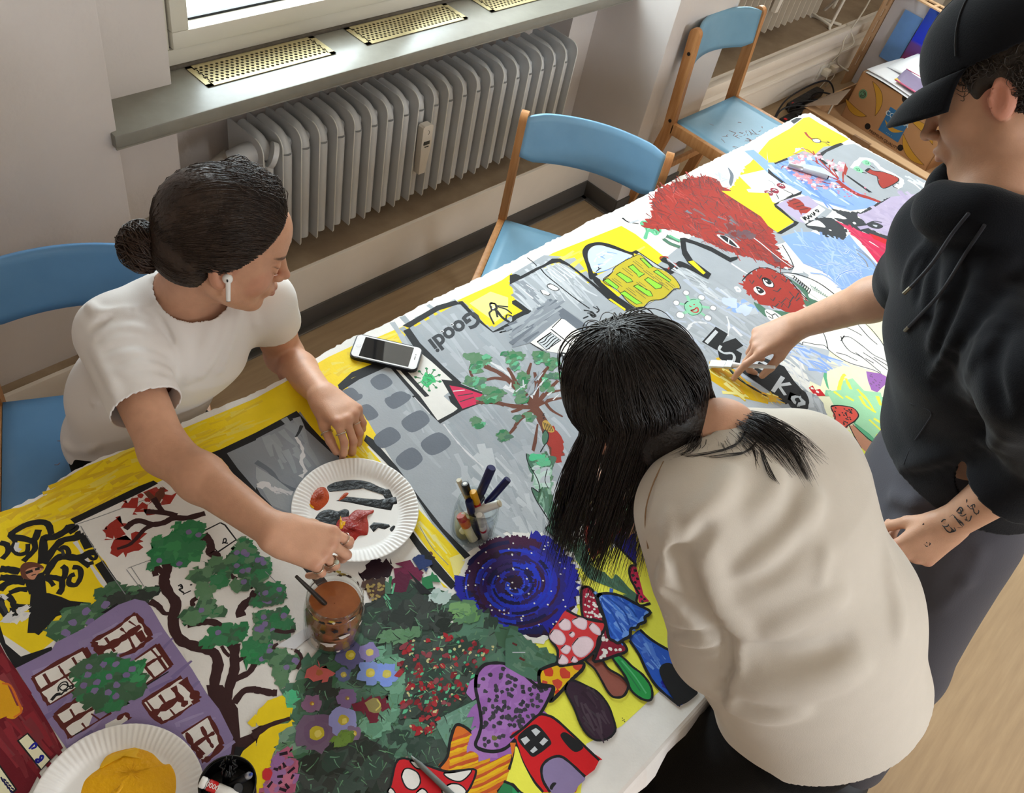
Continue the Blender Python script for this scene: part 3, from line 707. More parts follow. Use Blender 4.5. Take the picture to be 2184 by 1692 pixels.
L('bk', 48, '2000,930 2030,880 2090,820 2184,810'); t(1, 3); L('bk', 50, '-10,815 60,825 120,840 180,840'); L('bk', 60, '-20,1190 60,1140 130,1110 290,1060', taper=.4); t(0, 3)
L('bk', 52, '1280,60 1350,100 1400,160 1450,165', taper=.5); L('bk', 60, '1600,255 1700,240 1800,235 1870,260 1890,290', taper=.3); L('bk', 40, '1700,210 1640,200')
L('bk', 64, '2060,190 2050,140 2090,80 2150,40 2184,-30', taper=.0); t(0, 2); L('bk', 56, '1740,1180 1780,1230 1800,1290 1790,1340 1850,1360 1850,1410'); L('bk', 34, '1700,1210 1730,1270 1690,1350', taper=.4); L('bk', 36, '1780,1490 1820,1450'); L('bk', 30, '1950,1500 1980,1540 2020,1560'); t(1, 2); L('bk', 44, '-20,1560 -60,1640'); t(0, 3); L('bk', 34, '1650,100 1640,60 1680,30'); t(1, 2)
t(0, 2); lay()
def leaf(s, n, cols=('gn', 'gn', 'gm'), dots=3, r=34):
    J(cols[0], s, .0045, .004); dabs(list(cols), s, n, r, .5, 1.2)
    if dots: 
        for q in scatter(s, dots): D('V3', 22, [q], 9, .15)
leaf('1290,1320 1320,1220 1450,1170 1500,1100 1640,1075 1720,1090 1735,1170 1700,1260 1680,1360 1600,1440 1500,1450 1490,1390 1400,1390 1330,1430 1280,1470 1270,1490 1300,1400', 60, ('gn', 'gn', '#3a8f55'), 4, 40)
leaf('1740,1400 1850,1410 1950,1400 1960,1320 2050,1230 2140,1250 2150,1330 2184,1440 2184,1560 2100,1580 2000,1500 1900,1560 1820,1480', 60, ('gd', 'gm', 'gn'), 8)
leaf('1650,1500 1760,1480 1800,1520 1750,1600 1670,1580', 14, ('gm', 'gd', 'gm'), 0); leaf('1810,1560 1900,1540 1920,1600 1860,1620', 10, ('gn', 'gn', 'gn'), 0); leaf('1970,1590 2100,1570 2150,1640 2050,1650', 12, ('gm', 'gd'), 1); leaf('1690,1692 1720,1610 1790,1640 1800,1700 1740,1740', 12, ('gm', 'gm'), 0)
t(0, 3); leaf('1560,190 1650,130 1720,80 1800,60 1830,130 1920,130 1930,190 1850,180 1760,170 1650,230 1570,240', 34, ('gd', 'gn', 'gm'), 1); leaf('1750,440 1790,310 1880,290 1960,270 2080,290 2060,370 1980,400 1880,420 1790,450', 34, ('gn', 'gn', 'gd'), 1)
leaf('2080,450 2184,380 2300,400 2330,480 2250,560 2150,600 2090,560', 30, ('gn', 'gn', '#2d8a50'), 2)
t(1, 3); leaf('0,180 60,150 130,170 210,120 270,140 260,220 330,260 310,310 200,290 170,360 60,400 0,330', 60, ('gd', 'gn', 'gm'), 9); leaf('-30,80 30,0 90,-40 200,-30 240,40 170,70 60,90', 30, ('gd', 'gn'), 6); leaf('100,480 210,480 280,520 370,500 350,620 290,650 250,740 190,780 200,680 110,570', 34, ('gm', 'gd'), 4); leaf('160,340 260,330 220,390 170,370', 10, ('gd', 'gd'), 0)
L('bk', 30, '160,310 250,325 330,310'); L('bk', 24, '150,470 160,440 190,425'); L('bk', 26, '330,480 365,500 390,560 350,640'); t(1, 2); leaf('0,1400 80,1380 120,1450 70,1560 0,1600', 24, ('gn', 'gm', 'gd'), 3)
L('st', 6, '80,1500 180,1600 260,1692'); leaf('60,1640 150,1620 230,1650 200,1700 80,1720', 16, ('gn', 'gd'), 2)
t(1, 3); L('bk', 12, '300,470 460,370', sm=False); P('W2', '180,440 420,290 470,360 330,470')

# ---- lilac house with red-brown windows --------------------------------------------------------------------
t(0, 3); lay()
P('V', '140,630 440,480 480,410 700,300 870,180 1010,90 1150,40 1240,60 1290,110 1400,300 1500,440 1640,640 1760,840 1870,980 1990,1220 1970,1360 1700,1540 1500,1640 1100,1700 700,1500 420,1100')
strokes(['V', 'V3', '#9a8bb4'], '200,640 700,330 1150,70 1400,320 1900,1100 1900,1350 1400,1500 700,1450', 60, 50, 300, -30, .25)
def win(frame_s, lines, panes='W'):
    P(panes, frame_s)
    for w, s in lines: L('RD', w, s, rag=.5)
lay()
win('790,400 990,290 1160,165 1290,350 1130,480 870,540', ((30, '790,400 990,290 1100,200 1160,165'), (40, '790,400 830,460 890,545'), (46, '840,480 960,430 1090,350 1200,270'), (30, '1160,165 1220,250 1290,360'), (34, '1290,360 1180,460 1020,530'), (18, '900,370 980,490'), (16, '1030,290 1090,350 1150,470'), (14, '1100,230 1160,270'), (40, '1180,320 1230,400')))
win('280,710 720,465 770,540 660,800 420,940', ((26, '275,712 500,580 720,462'), (30, '720,462 770,545'), (22, '340,830 560,700 690,640'), (22, '280,710 350,840 420,945'), (20, '420,945 660,800'), (16, '375,680 440,790'), (16, '500,610 560,700 640,790'), (14, '620,540 680,640')))
win('1130,570 1340,430 1465,610 1180,830 1150,840', ((22, '1150,560 1340,430'), (26, '1340,430 1465,612'), (24, '1465,612 1320,720'), (14, '1320,720 1140,840'), (20, '1180,660 1290,580 1385,525'), (16, '1200,560 1240,620 1330,730'), (14, '1290,470 1370,560'), (18, '1350,540 1420,640')))
win('465,1030 720,860 820,960 760,1120 600,1225', ((34, '465,1030 580,950 720,865'), (34, '540,1130 680,1040 820,960'), (26, '465,1030 540,1130 600,1225'), (14, '600,980 640,1050'), (14, '700,1100 740,1150'), (16, '600,1225 760,1130 950,1010'), (16, '780,1020 850,1070')))
win('1215,920 1540,710 1700,900 1480,1040 1380,1100', ((26, '1215,920 1400,800 1550,705'), (54, '1560,730 1640,830 1690,900'), (26, '1215,920 1290,1020 1390,1100'), (44, '1290,1030 1430,950 1530,880'), (20, '1360,860 1410,930'), (40, '1480,790 1530,880 1590,950'), (30, '1640,930 1700,895'), (18, '1360,1050 1390,1100'), (18, '1450,980 1500,1040'), (22, '1380,1100 1500,1040 1640,940'), (14, '1250,910 1310,990')))
win('1550,1190 1780,1040 1890,1280 1720,1420', ((20, '1550,1190 1780,1040'), (24, '1780,1040 1850,1170 1895,1285'), (34, '1895,1285 1800,1390 1720,1425'), (28, '1660,1290 1760,1220 1830,1180'), (30, '1590,1180 1640,1280 1720,1400'), (24, '1720,1130 1770,1230 1820,1310'), (18, '1680,1300 1740,1370')))
win('900,1110 1070,1020 1110,1060 900,1200', ((30, '1000,1070 1070,1020 1110,1065'),))
L('K', 10, '1150,840 1310,740 1440,660'); L('K', 9, '640,1200 700,1165')
for q in range(3): L('K', 9, '500,830 500,790 530,755 570,750 580,790 540,820 510,800 540,770 580,780 600,800 560,820')
L('K', 22, '440,905 480,860 520,850'); L('K', 14, '520,860 560,820 570,830'); L('K', 12, '590,790 620,780 620,800 600,805')
lay(); leaf('655,760 660,660 700,590 780,560 900,540 960,520 1050,560 1100,600 1190,610 1180,680 1200,760 1130,850 1080,920 980,970 880,970 780,900 700,840', 130, ('gd', 'gn', 'gd'), 0, 50)
dabs(['gn', '#38945a'], '1120,580 1200,590 1190,760 1130,720', 14, 26); dabs(['gn', 'gn'], '850,930 1040,950 960,1000', 14, 24)
D('V3', 24, '760,620 885,600 990,600 750,690 935,705 1080,690 830,750 715,780 1000,775 925,840 810,825 995,870 1130,640')
# ---- dark red house at the very corner
lay(); P('dr', '-80,150 0,420 60,530 140,640 420,1100 540,1310 350,1500 250,1692 -200,1900 -400,900'); strokes(['#7a1f2a', '#8a2530'], '0,500 130,700 500,1300 300,1500 0,1500', 40, 60, 300, 55, .1)
P('YO', '-60,720 0,730 60,760 130,920 150,960 60,1040 -60,1090'); S('YO', '60,1040 130,960 190,960 190,1000 130,1060 80,1060'); L('or_', 14, '20,760 90,780 150,900 185,1000 120,1050')
P('K', '145,1250 240,1180 440,1410 350,1505'); P('cr', '165,1250 235,1195 425,1412 355,1490'); L('Bd', 16, '250,1320 300,1270 310,1300 270,1320'); L('Bd', 16, '320,1440 310,1410 340,1410 350,1380 370,1385 360,1410 320,1440'); 
P('K', '-20,1440 0,1450 150,1665 60,1760 -40,1700'); P('cr', '-20,1480 0,1475 130,1660 70,1720 -40,1680'); 
for k in range(5): L('Bn', 10, [(10 + 22 * k, 1560 + 28 * k), (30 + 22 * k, 1600 + 30 * k)], sm=False); 
for k in range(4): L('Bn', 9, [(30 + 22 * k, 1575 + 25 * k), (55 + 22 * k, 1590 + 25 * k)], sm=False)

# ---- grey house with black frame (between the girl's arms) -------------------------------------------------
t(0, 2); lay()
P('G2', '1900,490 2184,350 2524,170 2560,130 2750,400 2960,560 2750,1400 2560,1260 2300,960 2184,820 2030,640'); 
P('K', '1740,505 1880,455 2184,310 2530,125 2560,180 2184,375 1930,490 1870,540'); P('K', '1870,510 1930,480 2030,620 2184,800 2500,1200 3000,1850 2900,1860 2450,1300 2140,830 1980,640')
t(1, 2); P('G2', '0,500 640,460 900,800 700,1300 330,1000 130,930'); P('K', '290,160 350,130 560,360 690,470 790,520 720,530 640,480'); P('G2', '0,365 330,195 640,480 500,620 330,800 200,830 0,560')
strokes(['#949aa1', '#9aa0a7', '#888e96'], '60,400 330,240 560,470 420,600 330,700 100,580', 26, 60, 200, 55, .15); L('G4', 40, '0,560 120,640 200,740 330,800', taper=.3); P('G', '0,600 150,690 330,830 300,1000 130,930 0,700')
L('K2', 26, '390,250 370,300 340,350', taper=.4); L('W2', 26, '340,350 390,430 400,500 385,560 420,640 380,690', rag=.6); L('W2', 30, '10,760 80,740 130,790 200,800 310,830', rag=.5); J('W2', '10,760 70,735 90,770 40,800', .002); strokes(['G5', 'W2'], '80,760 300,820 200,840', 8, 14, 60, 20)
P('K', '0,770 40,840 140,940 0,880')
t(1, 2)
# yellow alley between the houses, black frame lines
lay(); P('Y', '730,455 900,380 1040,530 1400,980 1780,1390 1740,1500 1700,1580 1480,1330 1340,1130 1100,850'); strokes(['Yl', '#f6e250'], '800,470 900,410 1700,1400 1680,1500', 30, 26, 200, 50, .1); P('Y', '1560,1570 1640,1640 1600,1630'); L('st', 6, '1400,1120 1500,1290 1640,1440'); D('br', 16, '1490,1340 1510,1380'); P('Yl', '1650,1380 1780,1330 1780,1420 1700,1570')
P('K', '940,330 1000,370 1200,600 1420,900 1600,1130 1830,1360 1780,1390 1500,1060 1340,820 1100,560 920,380'); P('K', '1320,1130 1400,1240 1710,1605 1665,1650 1500,1480 1310,1210')
# grey house with slate windows
t(0, 0); lay()
P('K', '2880,3290 3000,3180 3270,3070 3330,3060 3300,3110 3000,3230 2910,3330 3000,3450'); 
t(1, 2); D('G4', 1, '0,0')
for s in ('1100,20 1290,-20 1310,30 1170,110', '880,100 960,70 1045,160 960,210 920,160', '1240,215 1400,120 1480,215 1330,310', '1005,355 1145,262 1235,355 1080,445', '1405,400 1560,308 1662,410 1500,505', '1190,540 1330,437 1422,540 1290,633', '740,10 890,-20 900,20 800,55'): S('G4', ' '.join(s.split())); 
t(1, 1); S('G4', '975,1560 1080,1500 1165,1580 1050,1640'); S('G4', '725,1660 820,1620 885,1700 780,1750'); S('G4', '1150,1690 1240,1650 1310,1700 1200,1770')
P('K', '700,1600 880,1510 1100,1420 1170,1410 1100,1450 880,1550 740,1640 720,1692'); P('K', '1130,1430 1180,1420 1260,1540 1400,1692 1370,1710 1240,1560')
t(1, 2); P('K', '1330,0 1400,-20 1560,180 1680,110 1640,0 1690,0 1750,130 1570,235'); L('W2', 12, '1600,240 1700,370 1800,480 1940,610', rag=.6); L('W2', 8, '1350,10 1480,150')
# white corner with green virus
t(1, 1); lay(); P('W', '1180,1450 1400,1300 1430,1310 1750,1580 1600,1692 1720,1800 1680,1830 1550,1900 1400,1692'); 
for a in range(10):
    th = a * .63 + .2; L('gm', 9, [(1465 + 60 * math.cos(th), 1550 + 50 * math.sin(th)), (1465 + 100 * math.cos(th), 1550 + 88 * math.sin(th))], sm=False); D('gn', 12, [(1465 + 106 * math.cos(th), 1550 + 94 * math.sin(th))])
J('#3fbf74', '1405,1545 1440,1500 1490,1500 1525,1550 1500,1600 1440,1600', .002); strokes(['gl', 'gn'], '1420,1520 1500,1510 1510,1580 1430,1590', 14, 8, 50, 30, .8)
P('K', '1580,1550 1680,1560 1800,1610 1950,1670 1900,1760 1750,1820 1690,1740'); P('m', '1650,1600 1760,1620 1940,1680 1880,1760 1760,1800 1700,1700'); L('W2', 8, '1680,1650 1780,1640'); L('K2', 8, '1720,1690 1850,1670'); L('K2', 8, '1740,1740 1860,1700')
P('K', '1180,1420 1250,1440 1480,1692 1440,1700'); 
# tall grey house 'Goodi'
lay(); P('K', '1250,1090 1370,1020 1540,920 1700,875 1750,910 1720,910 1560,960 1390,1060 1310,1110'); P('K', '1255,1135 1310,1110 1400,1240 1600,1440 1755,1580 1720,1600 1500,1400 1350,1280')
P('K', '1720,885 1760,880 1870,1000 2020,1140 2184,1050 2184,1000 2184,1100 2020,1150 1850,1020')
P('Y', '1760,880 2100,700 2184,640 2184,1000 2030,1105 1860,960'); P('Yl', '1820,900 2000,800 2150,850 2150,980 2040,1060 1900,960')
# letters: G o o d i painted upside-down
def glyphs(txt, cx, cy, ux, uy, vx, vy, size, c, bold=.03, shear=0):
    """brush lettering: baseline direction (ux,uy) and cap direction (vx,vy) as traced on the canvas"""
    cu = bpy.data.curves.new('lettering', 'FONT'); cu.body = txt; cu.size = 1; cu.offset = bold; cu.align_x = 'CENTER'; cu.align_y = 'CENTER'; cu.resolution_u = 3
    o = bpy.data.objects.new('lettering', cu); COL.objects.link(o); bpy.context.view_layer.update()
    me = bpy.data.meshes.new_from_object(o.evaluated_get(bpy.context.evaluated_depsgraph_get())); bpy.data.objects.remove(o)
    W = [tb(cx + (v.co.x * ux + v.co.y * vx) * size, cy + (v.co.x * uy + v.co.y * vy) * size) for v in me.vertices]
    z = stack_poly([min(W), (min(p[0] for p in W), max(p[1] for p in W)), max(W), (max(p[0] for p in W), min(p[1] for p in W))]); n0 = len(C_V)
    C_V.extend([(x, y, z) for x, y in W]); me.calc_loop_triangles()
    for tr in me.loop_triangles: C_F.append([n0 + i for i in tr.vertices]); C_C.append(col(c))
    bpy.data.meshes.remove(me)
glyphs('Goodi', 970, 706, -.82, .57, .62, .80, 47, 'K2', .035); D('W2', 13, '1672,1082 1588,1140'); D('K', 7, '1670,1082 1586,1140')
# stick figure in the yellow window
L('K', 14, '2000,920 2010,960 1990,990 2030,1080'); L('K', 14, '2040,940 2060,1020'); L('K', 22, '2050,960 2100,1020 2160,1060'); L('K', 14, '2060,930 2130,950 2184,990'); L('K', 14, '2050,920 2150,930'); L('K', 16, '2000,900 2040,905 2050,950 2010,950', closed=True); D('W', 8, '2010,915 2030,930 2020,945')
L('K', 12, '2130,1050 2140,1000 2184,1010'); L('K', 10, '2180,1120 2080,1150 2100,1140')
# ---- second block, tile (2,1): stepped grey house
t(2, 1); lay()
P('Y', '0,880 100,970 40,1000 0,1010'); P('K', '0,880 30,870 165,965 150,990 20,1050 0,1070 0,1010 90,965 0,905'); P('K', '-20,660 30,650 60,660 70,670 200,600 270,570 340,520 410,518 480,560 560,620 700,730 770,790 900,900 1050,950 980,965 830,880 700,760 560,640 480,580 400,550 340,560 250,600 100,680 0,730 -20,740')
P('G3', '0,735 80,690 110,680 300,870 150,960 20,860'); strokes(['G5', 'G2', 'G3'], '10,760 80,700 280,880 150,940 60,880', 24, 30, 200, 45, .1)
P('G5', '110,690 250,610 400,555 560,650 680,760 640,780 400,600'); P('G', '100,690 400,560 690,770 900,930 760,1000 640,1080 330,870 300,860'); strokes(['G5', 'G3'], '130,700 390,580 640,760 600,940 330,800', 40, 24, 240, 48, .12)
P('K', '-20,660 30,650 60,660 70,670 200,600 270,570 340,520 410,518 480,560 560,620 700,730 770,790 900,900 1050,950 980,965 830,880 700,760 560,640 480,580 400,550 340,560 250,600 100,680 0,730 -20,740')
for k in range(5): L('W2', 9, [(300 + 22 * k, 620 + -14 * k), (420 + 30 * k, 720 - 12 * k)], sm=False, rag=.5)
L('W2', 10, '60,760 180,860', rag=.5); L('W2', 8, '120,740 230,810', rag=.5)
P('W', '300,745 330,735 400,775 370,795 335,790'); L('K', 7, '300,745 330,735 400,775 370,795 310,770', closed=True); P('W', '240,790 270,785 325,820 310,835 270,830'); L('K', 7, '240,790 260,820 310,835 325,820', sm=False)
L('K', 10, '240,600 290,660 400,750 500,830 580,890 660,945'); L('K', 7, '130,510 180,550 210,580'); 
L('K', 13, '610,960 650,965 690,980 700,1010 660,990'); L('K', 10, '690,930 740,960 720,980'); L('K', 9, '720,925 745,960'); L('K', 9, '690,1020 670,1000 700,990 715,1010', closed=True); L('K', 14, '605,1030 650,1010'); L('K', 12, '640,985 690,980')
P('G4', '300,870 330,860 460,960 640,1090 660,1170 600,1190 420,1030 330,1100'); P('G2', '0,1070 150,1000 310,870 420,1030 150,1240 0,1280'); strokes(['G', 'G2', 'G4'], '10,1080 300,900 400,1030 100,1230', 40, 40, 240, -30, .15)
P('W', '150,1240 410,1030 450,1040 640,1190 560,1300 470,1340 300,1310'); L('K', 7, '340,1110 420,1030'); L('K', 9, '330,1120 420,1190 560,1300'); L('K', 9, '150,1235 300,1330')
P('G5', '215,1230 330,1150 415,1215 290,1300'); L('K', 9, '215,1230 330,1150 415,1215 290,1300', closed=True, sm=False)
for k in range(4): L('K', 8, [(235 + 25 * k, 1240 - 0 * k + 18 * k), (275 + 22 * k, 1225 + 10 * k), (300 + 24 * k, 1190 + 12 * k), (335 + 22 * k, 1165 + 14 * k)])
D('K', 26, '440,1340 480,1350 460,1370 490,1390'); D('W', 8, '440,1340 480,1355'); L('K', 9, '390,1370 430,1340'); L('K', 9, '500,1290 560,1290')
# dome and green-windowed house
lay(); S('K', '600,480 610,430 650,395 740,378 850,400 1000,460 1050,450 1080,460 1300,600 1390,560 1450,545 1640,650 1660,690 1450,590 1330,650 1060,480 1040,500 1000,480 860,440 760,405 680,420 650,480 670,580 700,680 660,690 640,600'); P('K', '660,650 720,640 760,720 900,840 1060,950 980,970 840,870 700,720')
S('Bs', '645,480 670,430 740,405 860,435 990,480 1020,500 920,560 720,640 660,560'); L('Bl', 8, '720,640 860,600 1000,510'); strokes(['W', 'B'], '700,440 820,450 900,500 720,600', 10, 16, 80, -20, .5); L('K', 8, '715,630 740,610 735,590'); L('K', 7, '740,610 760,600')
P('G3', '710,670 860,600 1040,500 1080,470 1330,640 1430,760 1380,780 1100,940')
J('ol', '775,710 850,640 870,600 940,550 1040,500 1100,490 1210,590 1300,620 1390,690 1435,770 1380,780 1290,860 1180,880 1100,945 1000,900 900,790', .002); L('K', 7, '775,710 850,640 870,600 940,550 1040,500 1100,490 1210,590 1300,620 1390,690 1435,770 1380,780 1290,860 1180,880 1100,945 1000,900 900,790', closed=True)
for s in ('1090,520 1120,515 1200,590 1170,600', '990,590 1030,570 1090,630 1130,650 1080,680 1060,650', '890,655 920,635 1010,690 1030,715 980,725', '1205,630 1240,615 1355,705 1340,720', '1130,700 1160,680 1280,750 1270,770 1225,780', '780,705 820,690 910,760 890,785', '1035,755 1070,740 1180,800 1200,840 1160,840', '920,815 960,795 1050,860 1110,900 1060,910'): P('lime', s); L('K', 7, s, closed=True, sm=False)
for k, (x, y) in enumerate(((850, 690), (940, 600), (1060, 720), (1030, 540), (1120, 620), (1200, 670), (970, 770), (1250, 720), (1050, 790), (1310, 720))): L('K2', 5, [(x, y), (x + 90, y + 70)], sm=False); L('K2', 4, [(x + 20, y - 4), (x + 80, y + 40)], sm=False)
L('R', 14, '1330,610 1350,570 1270,530 1270,505 1320,505 1340,540 1400,570 1380,590'); S('K', '1265,530 1290,508 1320,515 1330,545 1390,570 1350,610 1330,570 1290,550'); 
strokes(['G5', 'G3'], '1380,620 1450,600 1900,880 1800,900', 16, 26, 240, 33, .08)
# virus with round buds
J('gc', '1470,910 1500,880 1560,865 1610,900 1620,950 1590,990 1530,1000 1480,960', .002); L('gs', 7, '1470,910 1500,880 1560,865 1610,900 1620,950 1590,990 1530,1000 1480,960', closed=True)
for (x0, y0, x1, y1, r) in ((1510, 880, 1485, 810, 24), (1580, 880, 1615, 850, 26), (1470, 910, 1400, 895, 24), (1490, 970, 1435, 1000, 32), (1620, 930, 1715, 940, 24), (1610, 980, 1670, 1025, 28)):
    L('gc', 26, [(x0, y0), (x1, y1)], sm=False); D('W', r, [(x1, y1)], 14, .1); 
    L('st', 6, [(x1 + r * 1.15 * math.cos(a), y1 + r * math.sin(a)) for a in np.linspace(0, 6.28, 12)])
L('r', 8, '1510,920 1530,930'); L('r', 8, '1545,910 1560,910'); L('r', 10, '1525,960 1550,955 1580,935 1585,970 1550,975', closed=True)
for s in ('1500,1100 1560,1060 1660,1070', '1510,1180 1490,1130 1530,1090', '1480,1180 1530,1210 1570,1250', '1830,1010 1850,1080 1840,1180', '1880,1100 1960,1180'): L('W2', 16, s, rag=.6)
dabs(['Bs', 'B', 'G3'], '1820,870 1950,870 2100,950 2000,1000 1880,940', 16, 40)
# second frame: grey gable right of the green figure
lay(); P('G', '1470,380 1560,390 1860,540 1940,520 2184,640 2184,1000 1700,680 1500,480'); P('K', '1430,345 1470,340 1560,370 1700,420 1860,510 1930,500 1920,525 1860,550 1700,460 1560,400 1480,375 1490,450 1540,530 1700,650 1670,695 1640,670 1500,560 1450,480 1440,420'); P('Y', '1500,545 1545,535 1650,640 1630,655'); 
L('W2', 12, '1870,560 1960,620 2010,650', rag=.5); D('W', 24, '1920,770 1930,790'); D('G3', 12, '1925,780')
# painted cloud + small green figure (kept generic)
S('W', '940,170 980,190 1050,180 1100,190 1180,150 1280,200 1240,230 1100,215 1020,220 960,200'); L('K', 16, '940,170 990,205 1080,220', taper=.5); L('G3', 16, '1000,215 1080,190'); L('K', 14, '1250,215 1285,205')
S('gl', '1090,220 1110,195 1160,200 1200,235 1250,240 1330,220 1345,250 1280,260 1270,300 1220,320 1170,290 1150,350 1120,340 1140,280 1120,250'); L('gs', 36, '1260,300 1330,330 1430,370'); L('gs', 32, '1290,350 1350,390 1430,420'); L('gl', 20, '1340,320 1430,370'); S('W', '1250,320 1270,295 1320,310 1290,350'); strokes(['gn', 'gc'], '1130,220 1240,250 1260,300 1150,330', 12, 8, 40, 40, .8)
# ---- the big red-brown beast --------------------------------------------------------------------------------
t(0, 0); lay()
boar = '5470,1930 5560,1830 5560,1700 5640,1600 5760,1560 5900,1520 6000,1510 6110,1530 6240,1640 6400,1770 6560,1880 6600,2000 6640,2150 6720,2240 6770,2280 6680,2295 6500,2230 6350,2190 6150,2130 6000,2050 5830,1990 5700,1960 5580,1960'
J('R', boar, .0035, .004); strokes(['R2', '#8c2f28', '#b4433a', 'R2'], boar, 260, 13, 110, 38, .35); strokes(['K2', 'K2', 'RD'], boar, 190, 5, 60, 35, .6); strokes(['G4', '#7c5a5a'], '5700,1700 6300,1900 6500,2100 6200,2050', 14, 26, 110, 38, .2)
strokes(['K2', 'RD'], '5560,1830 5600,1650 5900,1500 6110,1520 6300,1680 6560,1860 6600,1960 6300,1760 6000,1580 5700,1650', 60, 6, 70, 60, .5)
t(2, 1); S('W2', '1745,315 1830,330 1900,380 1940,430 1850,400 1790,360'); S('K', '1770,325 1830,335 1920,420 1850,390'); L('W2', 8, '1850,340 1845,385'); L('W2', 10, '1980,285 2100,370 2184,440'); dabs(['#6a4a50', 'R2'], '1860,240 2000,300 2080,340 1900,320', 14, 30)
t(3, 1); L('W2', 9, '0,440 100,520 200,590'); L('K2', 8, '0,560 100,600 190,610 215,585 180,500 120,400'); S('#6a4a50', '30,470 110,540 60,540'); D('W2', 16, '155,598'); P('W', '215,600 230,580 260,560 300,640 200,640')
# grey clouds, yellow wall and right-hand houses
t(2, 0); lay(); S('W', '1680,1500 1760,1440 1850,1430 1890,1500 1880,1590 1800,1600 1760,1540'); S('G4', '1840,1430 1890,1500 1870,1590 1850,1560 1860,1500'); strokes(['Bs', 'G3'], '1720,1480 1850,1500 1820,1590', 10, 20, 60, 40, .4)
P('B', '1980,1290 2060,1280 2184,1380 2184,1480 2080,1380'); 
t(3, 0); P('B', '-10,1290 0,1370 60,1410 180,1350 420,1340 700,1600 880,1700 1000,1760 700,1800 350,1692 100,1560 0,1460'); strokes(['Bs', 'B2', 'B'], '0,1390 180,1370 400,1400 800,1692 500,1750 100,1540', 50, 30, 260, 35, .15)
P('K', '40,1380 60,1350 160,1345 170,1365 60,1405'); P('K', '0,1440 50,1490 250,1640 290,1645 160,1690 140,1680 220,1640 0,1480'); L('st', 5, '20,1290 110,1360'); 
P('K', '410,1350 420,1320 560,1240 620,1220 645,1235 500,1300 445,1350 510,1400 480,1410'); P('K', '660,1500 680,1500 890,1645 860,1645'); P('K', '555,1450 570,1440 590,1460 570,1470'); P('Y', '0,1220 160,1120 300,1010 350,1000 430,1050 600,1190 480,1250 400,1320 300,1290 60,1390 0,1390')
P('W', '260,1010 300,985 360,975 440,1030 420,1040 350,1000 300,1010'); P('K2', '190,1035 240,1010 290,1010 250,1040 220,1060'); 
L('R', 20, '315,1130 340,1165 380,1195'); S('W', '375,1190 420,1190 450,1210 430,1225 390,1210'); L('K', 7, '375,1190 430,1185 450,1215 400,1220', closed=True); L('K', 9, '440,1210 520,1220 500,1205'); L('K', 8, '490,1225 525,1245')
# cherry tree
L('Bs', 90, '180,1400 420,1450 600,1500'); J('Bs', '240,1280 300,1270 420,1400 600,1560 880,1680 900,1760 500,1600 300,1500 200,1420', .004)
for s in ('600,1530 500,1450 400,1380 290,1330 210,1310', '590,1520 470,1400 350,1290 280,1270', '600,1540 480,1500 330,1490 150,1420 110,1440', '640,1590 520,1570 400,1540 280,1540', '640,1600 540,1600 420,1590 370,1600', '560,1500 520,1440 540,1390 555,1360', '600,1530 560,1460 530,1420', '640,1560 640,1480 660,1400', '420,1400 400,1330 380,1290', '340,1490 300,1510 260,1500'): L('R', 15, s, taper=.5, rag=.4)
L('R', 46, '590,1545 660,1600 760,1660 860,1692 960,1730', taper=.3)
for s, n in (('160,1340 440,1280 480,1380 300,1420 180,1400', 30), ('110,1420 300,1440 330,1500 250,1520', 22), ('250,1500 480,1500 470,1560 270,1570', 26), ('370,1580 560,1570 640,1610 380,1620', 18), ('500,1370 640,1390 620,1470 560,1460', 24), ('640,1400 680,1460 650,1490 600,1480', 8)): dabs(['pk', 'pl', 'pk', '#dd8f9f', 'pl'], s, n, 15, .5)
D('pk2', 9, scatter('560,1620 850,1600 880,1692 600,1692', 14)); P('R', '655,1400 680,1440 660,1500 640,1480')
# girl with balloons
L('W', 40, '720,1440 800,1360 900,1380 960,1440 1100,1510 1140,1560 1090,1610', rag=.3); S('gc', '725,1440 760,1420 810,1460 800,1480 750,1460'); S('gc', '800,1380 840,1365 875,1400 860,1415 820,1405'); L('gn', 7, '745,1440 770,1440 780,1460 755,1455 765,1448'); L('gn', 7, '825,1385 850,1385 855,1400 830,1400'); L('K', 9, '800,1475 840,1480'); L('K', 9, '870,1415 910,1440')
J('R', '830,1460 860,1440 900,1460 980,1470 1090,1510 1115,1540 1060,1580 980,1610 940,1560 930,1510 880,1490', .0015); L('K', 8, '830,1460 860,1440 900,1460 980,1470 1090,1510 1115,1540 1060,1580 980,1610 940,1560 930,1510 880,1490', closed=True); S('K', '828,1458 850,1438 870,1440 850,1465'); L('K', 9, '1060,1580 1075,1600 1105,1610'); L('K', 9, '1085,1560 1120,1575')
strokes(['G5', 'W2', 'W'], '650,1240 1100,1500 1400,1600 1500,1692 1200,1560', 24, 24, 180, 33, .1)
